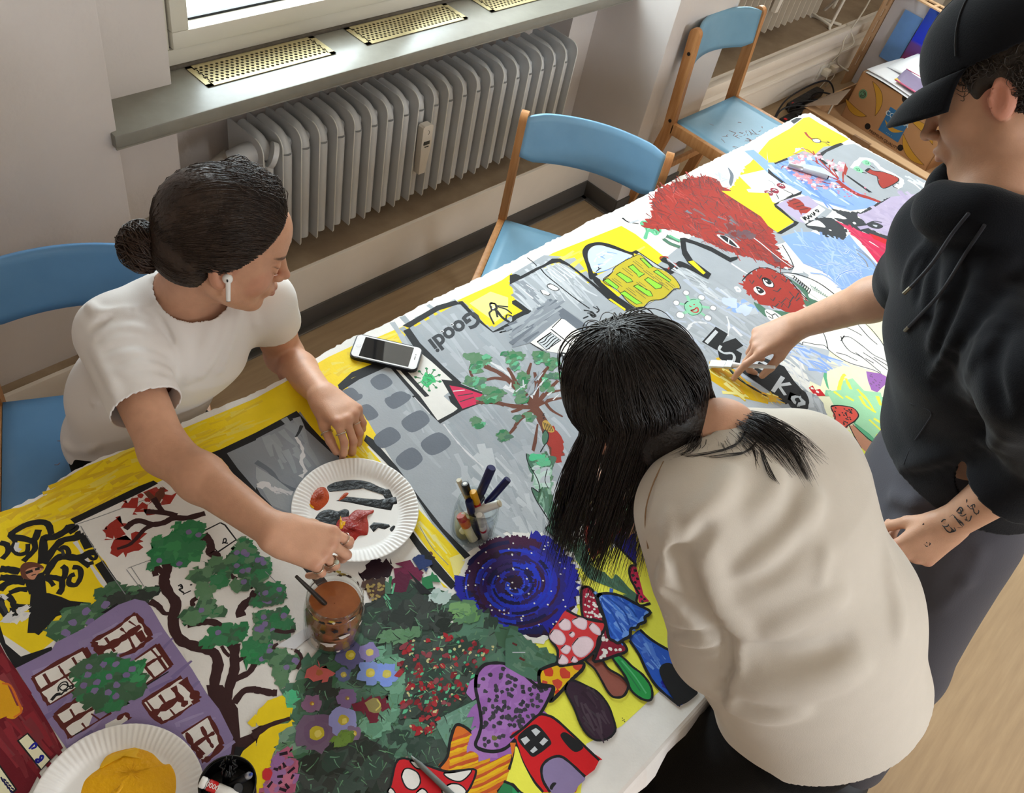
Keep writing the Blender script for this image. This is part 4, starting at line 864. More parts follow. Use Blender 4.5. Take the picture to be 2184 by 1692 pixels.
# three berry-headed figures, plain red bust (generic), lettered white card
lay(); P('W', '-20,1550 50,1590 130,1560 280,1640 140,1692 -20,1692'); t(2, 0); P('W', '2000,1620 2100,1600 2184,1650 2184,1760 2100,1760'); t(3, 0)
for (x, y) in ((110, 1590), (55, 1630), (5, 1650)):
    D('m2', 34, [(x, y)], 14, .08); L('pl', 6, [(x - 22, y - 8), (x + 24, y + 2)]); L('K', 6, [(x - 20, y + 10), (x + 22, y - 14)]); D('W', 6, [(x - 4, y - 10), (x + 10, y - 4)])
L('K', 8, '130,1620 170,1640 210,1660 180,1680'); L('K', 8, '70,1660 90,1700'); L('st', 6, '0,1540 40,1560 60,1590')
t(3, 1); P('K', '30,60 160,0 290,-60 280,-30 100,30 80,60 220,190 265,210 240,235 110,310 70,300 220,215'); P('Y', '-400,-60 0,-40 60,80 220,205 80,295 0,240 -60,160')
P('V2', '70,60 160,10 340,-20 480,100 330,220 260,200'); J('R', '165,50 190,15 240,5 300,40 310,70 370,90 320,130 280,145 260,110 200,90', .002); 
for k in range(4): L('RD', 9, [(180 + 30 * k, 30 + 24 * k), (240 + 34 * k, 10 + 26 * k)], sm=False)
P('W', '270,170 430,60 490,100 330,230'); L('K', 14, '290,160 320,190 310,160 345,180 340,150'); L('K', 12, '345,150 370,165 360,140'); L('K', 12, '365,130 395,150 385,120 400,140'); L('K', 12, '400,110 430,120 420,100 400,110')
P('K2', '320,235 440,170 540,170 640,240 670,320 640,350 560,345 470,320 420,280'); J('K2', '320,235 440,170 540,170 640,240 670,320 640,350 560,345 470,320 420,280', .004); S('W', '330,230 420,190 490,250 400,240'); D('W', 10, '530,275')
J('K2', '540,95 640,110 780,120 900,60 1020,0 1030,10 860,110 760,150 820,200 860,260 1000,320 1190,365 1180,400 1000,350 800,290 680,240 560,170 680,180', .002); D('W', 14, '735,215'); dabs(['G4', 'K2', 'G3'], '830,220 900,200 980,230 960,260 880,250', 10, 24)
P('V2', '760,150 860,110 1050,-10 1500,-60 1640,120 1300,330 1180,360 1000,320 860,260 820,200'); strokes(['#b5a8c4', '#bbaec8', '#aea1bf'], '800,160 1100,0 1500,0 1500,160 1150,340 880,250', 60, 40, 240, 30, .3); L('K2', 10, '830,230 900,200 970,210'); S('K2', '840,220 900,205 980,240 940,265 870,250'); S('G3', '890,230 930,235 920,250')
P('B', '110,330 250,290 380,290 470,330 640,360 690,310 760,400 980,620 1100,800 1340,1050 1250,1160 1090,1080 900,1000 640,800 500,640 300,560'); strokes(['#9db6e6', '#84a2dd', '#a9bfe9'], '200,330 460,350 680,360 900,600 700,800 400,560', 110, 18, 150, 35, .5)
for s in ('320,560 420,580 560,560 700,600', '580,700 640,640 760,640 800,680', '600,660 700,620 800,640', '360,640 480,660 620,760', '700,470 760,540 840,580', '600,430 680,440 660,470 610,460'): L('Bs', 16, s, rag=.4); L('B2', 7, s)
for s in ('750,440 830,490 900,560', '760,470 830,540 850,590', '770,430 860,510 930,610'): L('st', 11, s)
P('m', '570,190 660,230 800,290 1000,360 1190,420 1160,450 1100,560 1340,1000 1270,1090 1100,780 960,590 830,420 720,300'); L('pl', 12, '860,370 960,430 1100,520'); strokes(['#d8375f', '#c2284e'], '620,220 1000,380 1150,440 1000,590 800,380', 26, 26, 180, 38, .1); P('r', '860,300 1000,350 1190,425 1150,460 900,350')
# owl creature
lay(); t(3, 1); J('R', '-224,710 -175,655 -110,610 -50,595 20,605 80,635 160,680 205,725 260,795 330,860 355,888 300,870 322,970 240,990 120,962 -20,915 -100,880 -180,810', .005, .004)
for s in ('110,690 150,720 160,690', '40,790 80,800 110,770', '90,880 110,900 150,860 180,900 210,850 240,880 270,850', '30,920 60,930 90,900 110,930 130,900 170,940 190,900', '-160,700 -140,735 -120,705', '-95,660 -75,690 -55,660', '180,800 230,860 260,810', '150,850 190,880 220,840', '30,660 50,690 70,665', '-120,800 -95,830 -75,800', '20,860 40,880 60,850'): L('K2', 9, s, sm=False)
L('K', 9, '-224,710 -175,655 -110,610 -50,595 20,605 80,635 160,680 205,725 260,795 330,860 355,888', rag=.4)
t(2, 1); S('W', '2060,770 2100,755 2150,790 2160,820 2120,830 2070,800'); S('K', '2080,760 2120,770 2150,800 2110,815'); D('W', 8, '2105,785'); t(3, 1); S('W', '-50,690 -20,685 25,710 45,740 35,762 -25,745'); S('K', '-42,690 -5,690 32,725 0,738'); D('W', 9, '-15,708'); L('K', 8, '-50,690 -20,683 25,708 47,740 37,764 -25,748', closed=True)
S('gs', '180,690 260,740 330,790 350,850 440,890 420,920 340,940 300,870 350,885 270,780'); S('gs', '-90,900 0,960 60,960 130,970 220,990 160,1040 -30,1010'); t(2, 1); S('gs', '2060,890 2100,910 2184,970 2184,1020 2100,960'); t(3, 1)
S('W', '120,640 200,650 340,690 470,760 540,860 480,900 400,850 350,810 330,760 240,700'); L('K', 8, '100,640 220,645 360,690 470,750 600,850'); 
for k in range(9): L('K', 7, [(200 + 17 * k, 660 + 14 * k), (225 + 17 * k, 670 + 14 * k), (215 + 16 * k, 690 + 16 * k)]); L('gs', 6, [(360 + 18 * k, 740 + 12 * k), (385 + 16 * k, 790 + 8 * k), (405 + 14 * k, 760 + 14 * k)], sm=False)
S('W', '-30,960 30,960 100,1000 160,1050 90,1060 10,1040'); L('K', 8, '-20,970 30,1000 60,990 90,1020 130,1030'); L('K', 7, '0,1010 40,1030 30,1000')
# sketched river-stone outlines on white
lay(); P('W', '210,1190 560,1080 740,1040 820,1070 960,1220 1020,1320 1130,1430 1060,1530 960,1500 700,1420 520,1300 300,1250')
for s in ('300,1160 420,1140 500,1100 560,1090', '200,1215 290,1250 300,1230 400,1250 480,1260 520,1300 600,1360 700,1410 800,1440 900,1470 970,1505', '470,1150 490,1200 500,1240 510,1290', '550,1095 600,1115 650,1100 740,1140 800,1175', '740,1045 790,1110 860,1190 930,1250', '780,1040 830,1075 880,1120 960,1220 1000,1290 1030,1360 1120,1430', '620,1180 640,1240 700,1310 800,1360 960,1490', '640,1185 700,1190 800,1260 900,1340 1000,1390 1090,1470', '745,1320 810,1365', '810,1320 900,1380 1020,1470', '830,1370 900,1410', '580,1320 660,1340 700,1360 760,1390', '900,1360 1050,1450', '620,1220 650,1175 630,1200'): L('K2', 7, s)
strokes(['Bs', 'B', 'G5'], '0,1290 200,1230 500,1350 640,1420 620,1500 500,1520 200,1350', 40, 30, 200, 28, .15); strokes(['W', 'W2'], '60,1380 300,1480 330,1580 200,1560', 16, 18, 180, 50, .3)
# right: mushrooms, grass, toys
P('cr', '500,1480 640,1430 800,1460 950,1510 1060,1540 1000,1640 980,1700 700,1700 520,1640 500,1540'); P('PU', '835,1480 900,1490 960,1500 1000,1520 1050,1550 980,1610 930,1660 880,1640 850,1560'); D('PU2', 7, scatter('860,1500 1020,1540 930,1640 870,1600', 14))
P('#a6dcb0', '640,1560 720,1540 860,1692 640,1692 600,1640'); 
for s in ('600,1692 610,1600 640,1520 660,1510', '660,1540 700,1620 740,1692', '740,1640 800,1692', '760,1692 740,1640'): L('yl', 24, s, rag=.3)
P('gc', '490,1640 560,1650 620,1692 480,1692'); P('r', '345,1620 380,1600 400,1640 440,1630 490,1690 400,1692'); D('W', 12, '375,1625 420,1655 400,1680')
P('cr', '1000,1210 1090,1080 1240,1130 1340,1110 1200,1300 1120,1420 1020,1310'); S('pl', '1115,1150 1180,1170 1300,1190 1330,1190 1250,1290 1200,1280 1160,1210'); L('m', 8, '1115,1150 1180,1170 1300,1190'); L('pk2', 8, '1140,1170 1210,1220 1220,1290'); L('pk2', 6, '1160,1180 1270,1230'); L('pk2', 7, '1130,1160 1165,1220 1190,1285'); P('gl', '1180,1320 1220,1330 1190,1360'); L('K', 6, '1180,1320 1220,1330 1190,1360', closed=True)
t(3, 2); lay()
P('G2', '300,-60 420,0 470,60 500,200 480,280 330,180 290,60'); strokes(['G', 'G3'], '320,40 450,60 480,240 350,160', 12, 40, 160, 60, .3)
P('#a6dcb0', '500,-40 700,-60 960,-30 1040,300 1010,470 860,320 740,230 770,160 700,100 560,80')
for s in ('660,0 730,40', '780,0 830,80 920,140', '860,200 960,290', '930,0 960,80', '900,190 980,240', '760,-60 850,40 900,120', '920,330 1000,380', '560,-40 640,20'): L('yl', 26, s, taper=.3, rag=.3)
J('rs', '535,90 600,80 720,100 770,160 740,210 680,250 640,280 580,280 560,230 570,170', .002); P('#e0574a', '540,90 600,82 720,104 765,160 740,205 670,245 640,278 585,275 565,230 575,170'); L('K', 9, '535,90 600,80 720,100 770,160 740,210 680,250 640,280 580,280 560,230 570,170', closed=True); D('K', 7, scatter('560,100 710,110 750,160 640,260 590,260 580,180', 30))
P('sk', '690,250 730,250 850,370 1010,470 980,610 860,530 760,400'); L('K', 8, '690,250 760,390 860,530 975,610'); L('K', 8, '720,240 850,360 1010,475')
P('r', '400,270 560,340 650,370 660,420 610,475 560,400'); L('K', 9, '400,270 560,335 640,345 665,400 610,475'); D('pl', 48, '615,390'); L('K', 8, '560,360 570,345 620,340 665,380 660,420 600,420 565,390', closed=True); L('pk2', 8, '590,370 630,370 640,400 610,405 600,385')
P('yl', '560,300 690,290 780,430 980,610 890,710 620,480 660,420 660,370'); P('B2', '610,480 640,490 760,600 905,715 885,820 800,720'); L('K', 9, '610,480 760,590 905,715'); L('K', 8, '850,800 890,825'); P('W', '850,810 890,830 880,930')
# ---- lettering 1<SEKO strip, ochre sky
tc(1152, 490, 1.604); P('K', '553,385 600,333 642,358 624,388 668,372 695,398 655,422 600,412'); P('G5', '562,384 599,344 609,352 573,393')
P('K', '605,408 640,395 690,425 680,470 655,478 612,440'); L('G5', 8, '618,398 612,412 630,424 655,424 664,440 652,462 636,452')
P('K', '690,470 745,430 835,470 868,520 905,560 840,600 770,545 690,490'); L('G5', 15, '718,482 742,446', sm=False); L('G5', 11, '742,446 778,464', sm=False); L('G5', 11, '732,464 762,480', sm=False); L('G5', 11, '718,482 752,502', sm=False); L('G3', 5, '755,492 770,503', sm=False)
L('G5', 13, '795,556 830,505', sm=False); L('G5', 11, '808,536 856,528', sm=False); L('G5', 11, '812,530 838,568', sm=False)
L('K', 22, '858,588 866,562 892,556 906,582 900,612 876,616', closed=True); D('G3', 20, '882,586'); D('K', 9, '880,584'); L('K', 5, '880,590 874,604')
t(2, 1); P('Yd', '1650,1480 1800,1400 1950,1540 2184,1692 2184,1760 1900,1692 1700,1560'); strokes(['YO', 'Yl', 'Yd'], '1680,1480 1790,1420 2150,1692 1900,1680', 40, 34, 180, 35, .2); L('K', 18, '1780,1400 1860,1470 1950,1560 2184,1700', rag=.4); L('gs', 9, '1820,1420 1900,1500 2000,1590')
t(3, 2); strokes(['Yl', 'YO', 'Yd'], '-40,-40 60,0 100,60 0,60', 14, 20, 120, 30, .2)
t(2, 1); P('Y', '820,865 840,860 970,950 960,965'); P('Y', '1280,1030 1300,1030 1420,1100 1500,1200 1480,1210'); 
# ---- tree with brown trunk in the middle ----------------------------------------------------------------------
t(1, 1); lay()
def tree_mid():
    t(0, 0)
    L('W2', 26, '4000,3080 4100,3060 4260,3140 4420,3260', rag=.4); 
    L('W2', 40, '4300,3300 4450,3380 4560,3400', rag=.4)
    for w, s in ((100, '4760,3900 4700,3760 4630,3600 4560,3480 4520,3420'), (66, '4560,3470 4460,3360 4340,3250 4250,3180 4130,3130'), (40, '4540,3460 4420,3300 4360,3190 4330,3140'), (46, '4560,3460 4580,3300 4560,3180'), (42, '4570,3460 4660,3350 4760,3250'), (40, '4560,3470 4680,3420 4790,3400'), (34, '4340,3250 4220,3230 4100,3260'), (30, '4180,3140 4060,3080 4010,3160 4040,3240'), (44, '4540,3480 4380,3470 4230,3440 4060,3440'), (30, '4300,3460 4180,3430 4100,3450'), (40, '4560,3500 4460,3560 4390,3640'), (26, '4400,3640 4350,3700 4320,3720'), (36, '4470,3460 4420,3500 4360,3520'), (36, '4600,3300 4640,3180 4700,3120'), (30, '4500,3200 4530,3100'), (26, '4420,3300 4500,3240'), (30, '4640,3420 4700,3500 4800,3560'), (28, '4700,3350 4800,3330')):
        L('br', w, s, taper=.45)
    J('R', '4660,3660 4760,3690 4810,3780 4800,3900 4780,3960 4700,3930 4690,3850 4660,3760', .002); L('R', 60, '4690,3640 4720,3720 4740,3800')
    for s, n in (('3960,3030 4060,3010 4180,3040 4200,3090 4110,3110 4000,3090', 18), ('4010,3110 4060,3110 4130,3170 4050,3190', 10), ('3960,3230 4080,3220 4150,3260 4110,3320 3960,3290', 18), ('4080,3290 4280,3330 4300,3370 4150,3370', 14), ('4300,3020 4430,3000 4460,3060 4360,3080', 12), ('4330,3080 4420,3090 4400,3180', 8), ('4560,2990 4680,3030 4660,3090 4560,3090', 12), ('4640,3080 4760,3060 4780,3120 4700,3160', 12), ('4060,3400 4250,3380 4290,3420 4150,3440', 12), ('4040,3570 4120,3590 4130,3640 4060,3650', 12), ('4240,3700 4330,3690 4350,3740 4280,3770', 12), ('4640,3220 4690,3200 4700,3330 4620,3340', 10), ('4440,3180 4500,3200 4480,3320 4430,3300', 10), ('4380,3260 4430,3300 4480,3400 4420,3390', 10), ('4400,3420 4500,3410 4470,3440', 6), ('4470,3520 4560,3560 4510,3600', 8), ('4720,3200 4790,3180 4790,3260', 6), ('4380,3560 4440,3550 4420,3620', 6)):
        J('gm', s, .003); dabs(['gl', 'gm', 'gs', 'gm', 'gn'], s, n, 19, .5, 1.6)
    strokes(['G5', 'W2', 'G2'], '4330,3300 4600,3200 4780,3350 4700,3450', 16, 16, 80, -60, .4)
tree_mid()
t(2, 2); P('br', '165,460 210,240 225,235 210,400 190,475'); S('#c09a4a', '260,220 300,210 360,290 330,310 270,280'); 
for k in range(5): L('K', 5, [(270 + 14 * k, 225 + 4 * k), (290 + 14 * k, 300)]);
S('gs', '260,320 285,290 310,330 300,390 275,420 255,380'); L('K', 7, '260,320 285,290 310,330 300,390 275,420 240,480')
L('K', 5, '260,150 275,150 262,165 278,165'); L('K', 5, '262,185 276,183 264,195'); 
# right of the trunk: red cabin roof and flower bed under the girl's hair
lay(); P('R', '590,360 640,380 760,400 700,520 640,700 600,760'); P('R', '600,760 650,900 670,1050 900,1150 1010,1060 1000,1120 820,1270 690,1390 640,1300 610,1200'); P('bk', '660,700 850,760 1050,850 1000,1070 760,1180 660,1300 665,1000'); L('K', 16, '665,1300 660,1180 660,1060 650,900'); L('K', 20, '665,1290 760,1210 880,1130 1000,1060')
for (x, y) in scatter('670,720 850,780 1020,870 980,1040 760,1160 680,1200', 60): L(RC.choice(['gl', 'sk', 'pk', 'gc', '#c8b27a', 'gs', 'W2']), 14, [(x, y), (x + RC.uniform(-40, 40), y + RC.uniform(30, 70))], sm=False, taper=.5)
P('gc', '680,1150 720,1210 680,1270'); 
P('W2', '440,700 600,760 610,1200 660,1400 540,1260 480,1100 460,1000'); P('W', '480,1000 600,1020 610,1230 560,1240 490,1170')
P('Bd', '850,1220 1000,1090 1060,1080 1060,1440 950,1330'); L('K', 18, '850,1225 950,1330 1060,1440'); 
# dark green thorny stem
def stem():
    S('gs', '120,490 200,520 330,510 380,530 350,600 330,700 320,800 350,900 420,980 470,1030 450,1120 500,1240 540,1290 540,1220 600,1230 650,1340 680,1470 780,1500 850,1560 880,1520 930,1560 1000,1640 1060,1692 980,1692 860,1640 730,1590 640,1540 560,1420 470,1320 330,1180 290,1120 320,1090 280,980 200,880 165,780 235,820 215,720 150,640 130,560')
    strokes(['gm', 'gd', '#8fb39c', 'gs', '#7aa38c'], '150,520 350,530 330,700 340,880 300,1000 220,880 240,800 200,700', 40, 30, 120, 75, .4); strokes(['gd', 'gs', 'gd'], '340,1160 450,1140 540,1300 640,1350 680,1480 840,1560 960,1640 760,1580 600,1440', 30, 30, 130, 50, .3)
    dabs(['#9fc3ae', 'G3', '#c0d4cc'], '160,600 330,620 300,760 230,760', 16, 30); dabs(['#4fc08a', 'gl'], '190,520 320,520 300,580 220,570', 8, 24)
    L('K', 7, '120,490 135,570 215,710 235,820 165,780 200,880 300,1040 320,1090 285,1130 330,1180'); L('K', 7, '330,1180 450,1290 520,1400 560,1430'); L('K', 7, '470,1030 450,1120 500,1240 540,1290 545,1220 600,1230 630,1290 680,1420'); L('K', 6, '300,620 280,720 310,790')
stem()
t(2, 2); lay(); P('m', '1000,1470 1020,1440 1060,1460 1120,1692 1060,1692 1010,1560'); L('K', 18, '1060,1450 1020,1445 1000,1480 1010,1560 1060,1650 1100,1720'); D('K', 13, '1050,1490 1030,1530 1050,1590 1080,1640 1070,1560')
t(2, 3); P('m', '1070,0 1120,0 1170,60 1080,70'); L('K', 18, '1070,0 1060,60 1100,95 1180,75'); D('K', 11, '1100,20 1130,40 1110,60'); P('gs', '940,0 1060,0 1040,90 1160,120 1200,160 1100,130 1000,60')
# ---- blue-violet night swirl ---------------------------------------------------------------------------------
t(0, 0); lay()
swirl = '4010,5010 4040,4850 4150,4720 4300,4630 4440,4610 4560,4650 4680,4650 4820,4760 4900,4900 4910,5050 4880,5200 4800,5320 4700,5410 4560,5450 4420,5400 4250,5320 4100,5280 4030,5180'
J('W', '3960,5020 4000,4800 4150,4650 4440,4550 4700,4600 4870,4740 4950,4950 4920,5200 4720,5450 4500,5480 4200,5350 4000,5230', .004)
J('Bp', swirl, .003); cx_, cy_ = 4390, 4990
def arc(c, w, r0, r1, a0, a1, n=16, wob=0): L(c, w, [(cx_ + (r0 + (r1 - r0) * k / n) * math.cos(math.radians(a0 + (a1 - a0) * k / n)) * 1.02, cy_ + (r0 + (r1 - r0) * k / n) * .86 * math.sin(math.radians(a0 + (a1 - a0) * k / n))) for k in range(n + 1)], rag=.35)
for c, w, r0, r1, a0, a1 in (('Bd', 150, 460, 430, -75, 60), ('#2a2478', 110, 380, 330, -95, 110), ('#2b2fae', 90, 330, 250, -80, 150), ('Bn', 110, 460, 430, 60, 190), ('#2a34c4', 60, 420, 400, 60, 160), ('#30185c', 90, 300, 240, 100, 300), ('#2636c8', 80, 230, 150, -60, 230), ('#3a1c44', 70, 380, 400, 170, 290), ('#2a2fb4', 70, 160, 90, 180, 460), ('#241448', 60, 200, 160, 180, 330), ('#3050e0', 40, 110, 60, -40, 200), ('#43183c', 80, 440, 430, 230, 300), ('Bd', 60, 470, 455, 190, 130)): arc(c, w, r0, r1, a0, a1)
for k in range(70): a = RC.uniform(0, 360); r = RC.uniform(60, 440); arc(RC.choice(['#2c2a96', '#35215e', '#2338c0', '#1c1748', '#3b1a40']), RC.uniform(12, 34), r, r - 12, a, a + RC.uniform(25, 60), 5)
D('W', 7, [(cx_ + RC.uniform(-1, 1) * 440, cy_ + RC.uniform(-1, 1) * 370) for k in range(70)][:64], 8, .2)
# ---- hedge with flowers --------------------------------------------------------------------------------------
t(1, 3); lay()
hedge = '60,2000 100,1750 200,1500 160,1300 200,1150 300,1050 330,950 260,870 200,800 380,740 390,600 440,520 560,440 700,440 880,380 920,200 1000,100 1060,30 1300,-90 1500,-30 1560,60 1640,70 1720,80 1820,90 1900,180 1990,260 2184,300 2290,400 2500,520 2550,620 2420,760 2184,630 2050,590 1940,620 1880,720 1900,1000 1920,1130 1900,1210 1720,1110 1680,1150 1640,1380 1550,1500 1450,1440 1250,1400 1190,1450 1140,1692 1140,2000'
J('gs', hedge, .004)
dabs(['gd', 'gs', 'gv', '#4a6a58', '#56806a'], '150,1300 330,1000 400,700 600,480 900,350 1060,60 1500,0 1900,200 2300,420 2480,560 2184,620 1900,640 1880,1000 1600,1400 1200,1400 1100,2000 200,2000', 330, 70, .45, 1.3)
dabs(['gk', 'gv', 'gk', '#35403a'], '1000,60 1300,-40 1480,100 1500,260 1200,300 960,300 900,200', 90, 60, .45); dabs(['gv', 'gk', '#3c4a42'], '1200,420 1500,350 1900,420 1800,560 1850,900 1650,1100 1250,1000 1180,700', 130, 60, .45)
dabs(['gk', '#1f241c', 'gv'], '480,760 620,760 700,900 680,1040 560,1050 500,900', 44, 46); dabs(['gk', '#20251d', '#2a332b', 'gv'], '400,1500 600,1300 900,1250 1150,1380 1170,1500 1100,1692 800,1800 380,1800', 150, 62); dabs(['gk', '#252c26'], '1500,250 1600,170 1700,240 1690,310 1600,330', 24, 40); D('W', 12, '1672,238')
dabs(['gv', '#36463d'], '1280,1250 1600,1250 1620,1400 1400,1440', 34, 46); dabs(['#5f8f74', '#6ea084', '#71a58a'], '880,1080 1150,1050 1200,900 1240,700 1180,560 1000,500 1050,640 1180,780 1100,1100 1000,1190', 60, 44); dabs(['gm', '#5f8a63'], '1080,330 1250,350 1400,310 1260,380 1120,390', 22, 34); dabs(['#6a9a5e', 'gm', '#79a86a'], '1640,120 1800,100 1880,200 1720,230', 26, 34)
P('#6a9380', '1560,1060 1880,900 1920,1130 1900,1210 1700,1110 1660,1160 1640,1330 1540,1140'); strokes(['#7aa592', '#6a9380', '#5d8573'], '1580,1060 1860,960 1900,1190 1700,1100 1620,1240', 26, 30, 130, -40, .4); dabs(['#4fc08a', 'gl'], '240,860 330,860 300,1000 250,960', 14, 30); dabs(['gs', 'gm', '#7c9c86'], '170,1150 300,1080 380,1300 230,1330', 30, 40)
L('gl', 14, '1090,20 1130,80 1150,130'); L('gl', 12, '1100,0 1140,50'); dabs(['#b5c9c4', '#9db5ae'], '1490,0 1600,10 1660,60 1560,70', 10, 34)
strokes(['gd', 'gm', 'gk', '#5f8a6c'], hedge, 420, 10, 70, 60, 1.4)
lay()
def flower(x, y, r, c, cc='ol', n=5, rc=.36):
    a0 = RC.uniform(0, 6)
    for k in range(n): D(c, r * .52, [(x + r * .55 * math.cos(a0 + 6.283 * k / n), y + r * .55 * math.sin(a0 + 6.283 * k / n))], 10, .3)
    D(c, r * .6, [(x, y)], 10, .1); D(cc, r * rc, [(x + r * .05, y)], 12, .1); D('#d8c860', r * rc * .5, [(x + r * .12, y + r * .05)], 8, .3)
flower(510, 1185, 150, '#6d5470'); flower(740, 1075, 110, '#8f8fc4', '#b7a53c'); flower(800, 520, 105, '#5d5a86'); flower(965, 500, 80, '#8a7fb4', '#d0c06a'); flower(970, 675, 95, '#7f93d0', '#cdbc4a'); flower(1110, 685, 90, '#7d97e2', '#cfc050'); flower(475, 935, 76, '#84607f', '#a8722e', rc=.22); flower(775, 890, 78, '#7a5f8c', '#8a6a3a', rc=.2); flower(830, 1190, 60, '#7d6484', '#c6a83a'); flower(745, 690, 60, '#5c6690', '#b9a84a'); 
J('rs', '450,730 480,640 520,590 560,620 600,650 620,730 540,745', .004); D('#a8602e', 24, '540,675'); J('#6e2434', '880,880 960,900 1060,870 1100,870 1120,920 1160,960 1060,1010 1040,1080 970,1100 930,1010 860,1000', .003); D('#8f8450', 58, '1000,950'); L('#c8b860', 10, '1030,900 1060,950 1020,995'); dabs(['#5d7a30', '#6a8a36'], '640,1250 760,1180 800,1240 680,1290', 12, 30)
for c, n, r in (('#a31c26', 70, 16), ('#7c1a24', 40, 15), ('#c9c38a', 34, 9), ('#59b98a', 34, 10), ('#8a3a44', 18, 18)):
    for (x, y) in scatter('1200,480 1350,380 1600,330 1900,420 2150,470 1900,580 1850,720 1760,900 1600,1000 1500,1180 1300,1180 1220,900 1220,650', n): D(c, r * RC.uniform(.6, 1.4), [(x, y)], 8, .4, RC.uniform(.7, 1.8))
strokes(['#59b98a', '#2fae6a', '#c9c38a'], '1250,520 1850,480 1850,700 1500,1050 1300,1000', 34, 7, 36, 70, 1.)
# purple leaves and seed head above the hedge
t(1, 2); lay(); J('#2a1620', '880,1500 960,1440 1080,1400 1140,1390 1150,1470 1100,1560 980,1580 900,1560', .004); L('#2a1620', 26, '980,1400 1020,1420 1060,1390'); J('#6e2142', '1170,1460 1280,1430 1380,1470 1400,1540 1300,1560 1200,1530', .005); J('#5a1c38', '1150,1560 1300,1520 1340,1600 1250,1660 1160,1640', .004); J('#2a3a6a', '1340,1380 1420,1370 1480,1440 1440,1500 1370,1480', .003); J('gn', '1410,1540 1500,1510 1530,1570 1480,1620 1420,1640', .004); dabs(['#4a3022', '#5c4030', '#3a241c'], '920,1600 1080,1580 1100,1692 960,1692', 24, 26); D('#a08a4a', 10, scatter('940,1610 1090,1600 1090,1690 960,1690', 24)); L('gn', 20, '1150,1540 1140,1620 1130,1692'); L('gl', 12, '1180,1600 1160,1692'); P('gs', '1100,1580 1140,1600 1150,1692 1100,1692')
t(1, 3); D('#a08a4a', 10, scatter('950,10 1050,0 1060,50 970,60', 8))
t(1, 2); P('K', '1330,1600 1400,1620 1450,1692 1400,1692'); t(1, 2); P('K', '1290,1490 1500,1692 1430,1692')
# yellow patches and pink lupin below the tree
t(1, 3); lay(); J('Y', '0,1010 120,920 240,870 280,960 300,1000 270,1060 100,1110 0,1120', .002); J('Y', '10,1240 130,1130 300,1090 320,1110 230,1150 200,1220 170,1300 130,1450 90,1692 -60,1692 -40,1500', .002); t(0, 3); P('Y', '2110,1100 2184,1020 2184,1130 2150,1135'); P('Y', '2010,1450 2060,1350 2184,1250 2184,1600 2100,1530'); P('K', '1840,1480 1990,1400 2010,1300 2090,1310 2020,1440 1950,1500'); D('Y', 10, '1965,1395 1950,1410')
t(1, 3); L('bk', 54, '-30,1220 60,1150 140,1110 290,1060', taper=.5)
J('#b4607c', '180,1350 250,1310 290,1350 270,1390 330,1420 360,1500 340,1600 300,1692 100,1692 70,1640 130,1560 120,1500 170,1440', .004); dabs(['#c06e88', '#a85672', '#9a6aa0'], '180,1400 280,1400 340,1500 300,1692 100,1692', 40, 34); D('r', 40, '100,1535')
for s in ('200,1370 270,1355', '230,1440 250,1480', '150,1490 190,1500', '270,1530 330,1480', '180,1560 230,1555', '190,1620 220,1600', '250,1620 280,1660', '100,1650 140,1600', '200,1660 260,1680', '300,1580 320,1540', '210,1500 200,1470'): L('#2a1c26', 18, s, sm=False, rag=.4)
# ---- mushrooms ------------------------------------------------------------------------------------------------
t(1, 3); lay()
def outl(c, w, s): S(c, s); L('K', w, s, closed=True, rag=.15)
striped = '1640,1330 1690,1140 1730,1115 1900,1220 2000,1300 2184,1260 2280,1330 2200,1500 2140,1600 2060,1692 1860,1692 1800,1560 1560,1480 1620,1400'
S('or_', striped)
for k in range(22): y = 1190 + 26 * k; L(['or2', '#e8b81e', '#e0a020'][k % 3], 24, [(1650 - max(0, k - 8) * 6, y + 60), (1800, y + 10), (1960, y - 50), (2184, y - 170)], rag=.4, taper=.2)
L('K', 24, '2060,1692 2140,1600 2210,1480 2290,1320'); L('K', 22, '1560,1480 1630,1390 1650,1270 1690,1140 1730,1115 1800,1150 1880,1220'); 
S('r', '1130,1692 1150,1620 1190,1450 1240,1410 1330,1420 1560,1500 1700,1510 1850,1500 1870,1540 1830,1640 1800,1692 1780,1760 1120,1760'); L('K', 16, '1130,1692 1150,1620 1190,1450 1240,1405 1330,1420 1560,1500 1650,1515 1850,1495 1870,1540 1830,1640 1790,1700')
for s in ('1240,1560 1260,1500 1310,1490 1380,1530 1400,1610 1350,1670 1280,1650', '1310,1425 1350,1430 1440,1480 1370,1490', '1600,1530 1700,1520 1830,1500 1810,1550 1740,1600 1650,1580', '1590,1660 1660,1620 1740,1630 1790,1692 1700,1760 1600,1720', '1370,1692 1410,1660 1450,1680 1460,1720 1380,1720', '1120,1692 1140,1655 1170,1670 1190,1720'): outl('W', 10, s)
purple = '1870,800 1880,690 1940,610 2030,590 2130,600 2240,650 2350,750 2430,800 2530,790 2480,920 2400,1050 2280,1170 2184,1270 2100,1330 2000,1345 1900,1320 1870,1280 1900,1200 1920,1100 1900,950'
S('PU', purple); dabs(['#a872bd', '#9a62b0'], purple, 40, 60); D('#33303a', 17, scatter('1890,780 1950,630 2100,620 2340,770 2480,810 2380,1030 2150,1270 1950,1310 1900,1250 1940,1050', 95), 8, .35); L('K', 24, purple, closed=True); D('#6a6a30', 20, '2030,1230')
t(2, 3); lay()
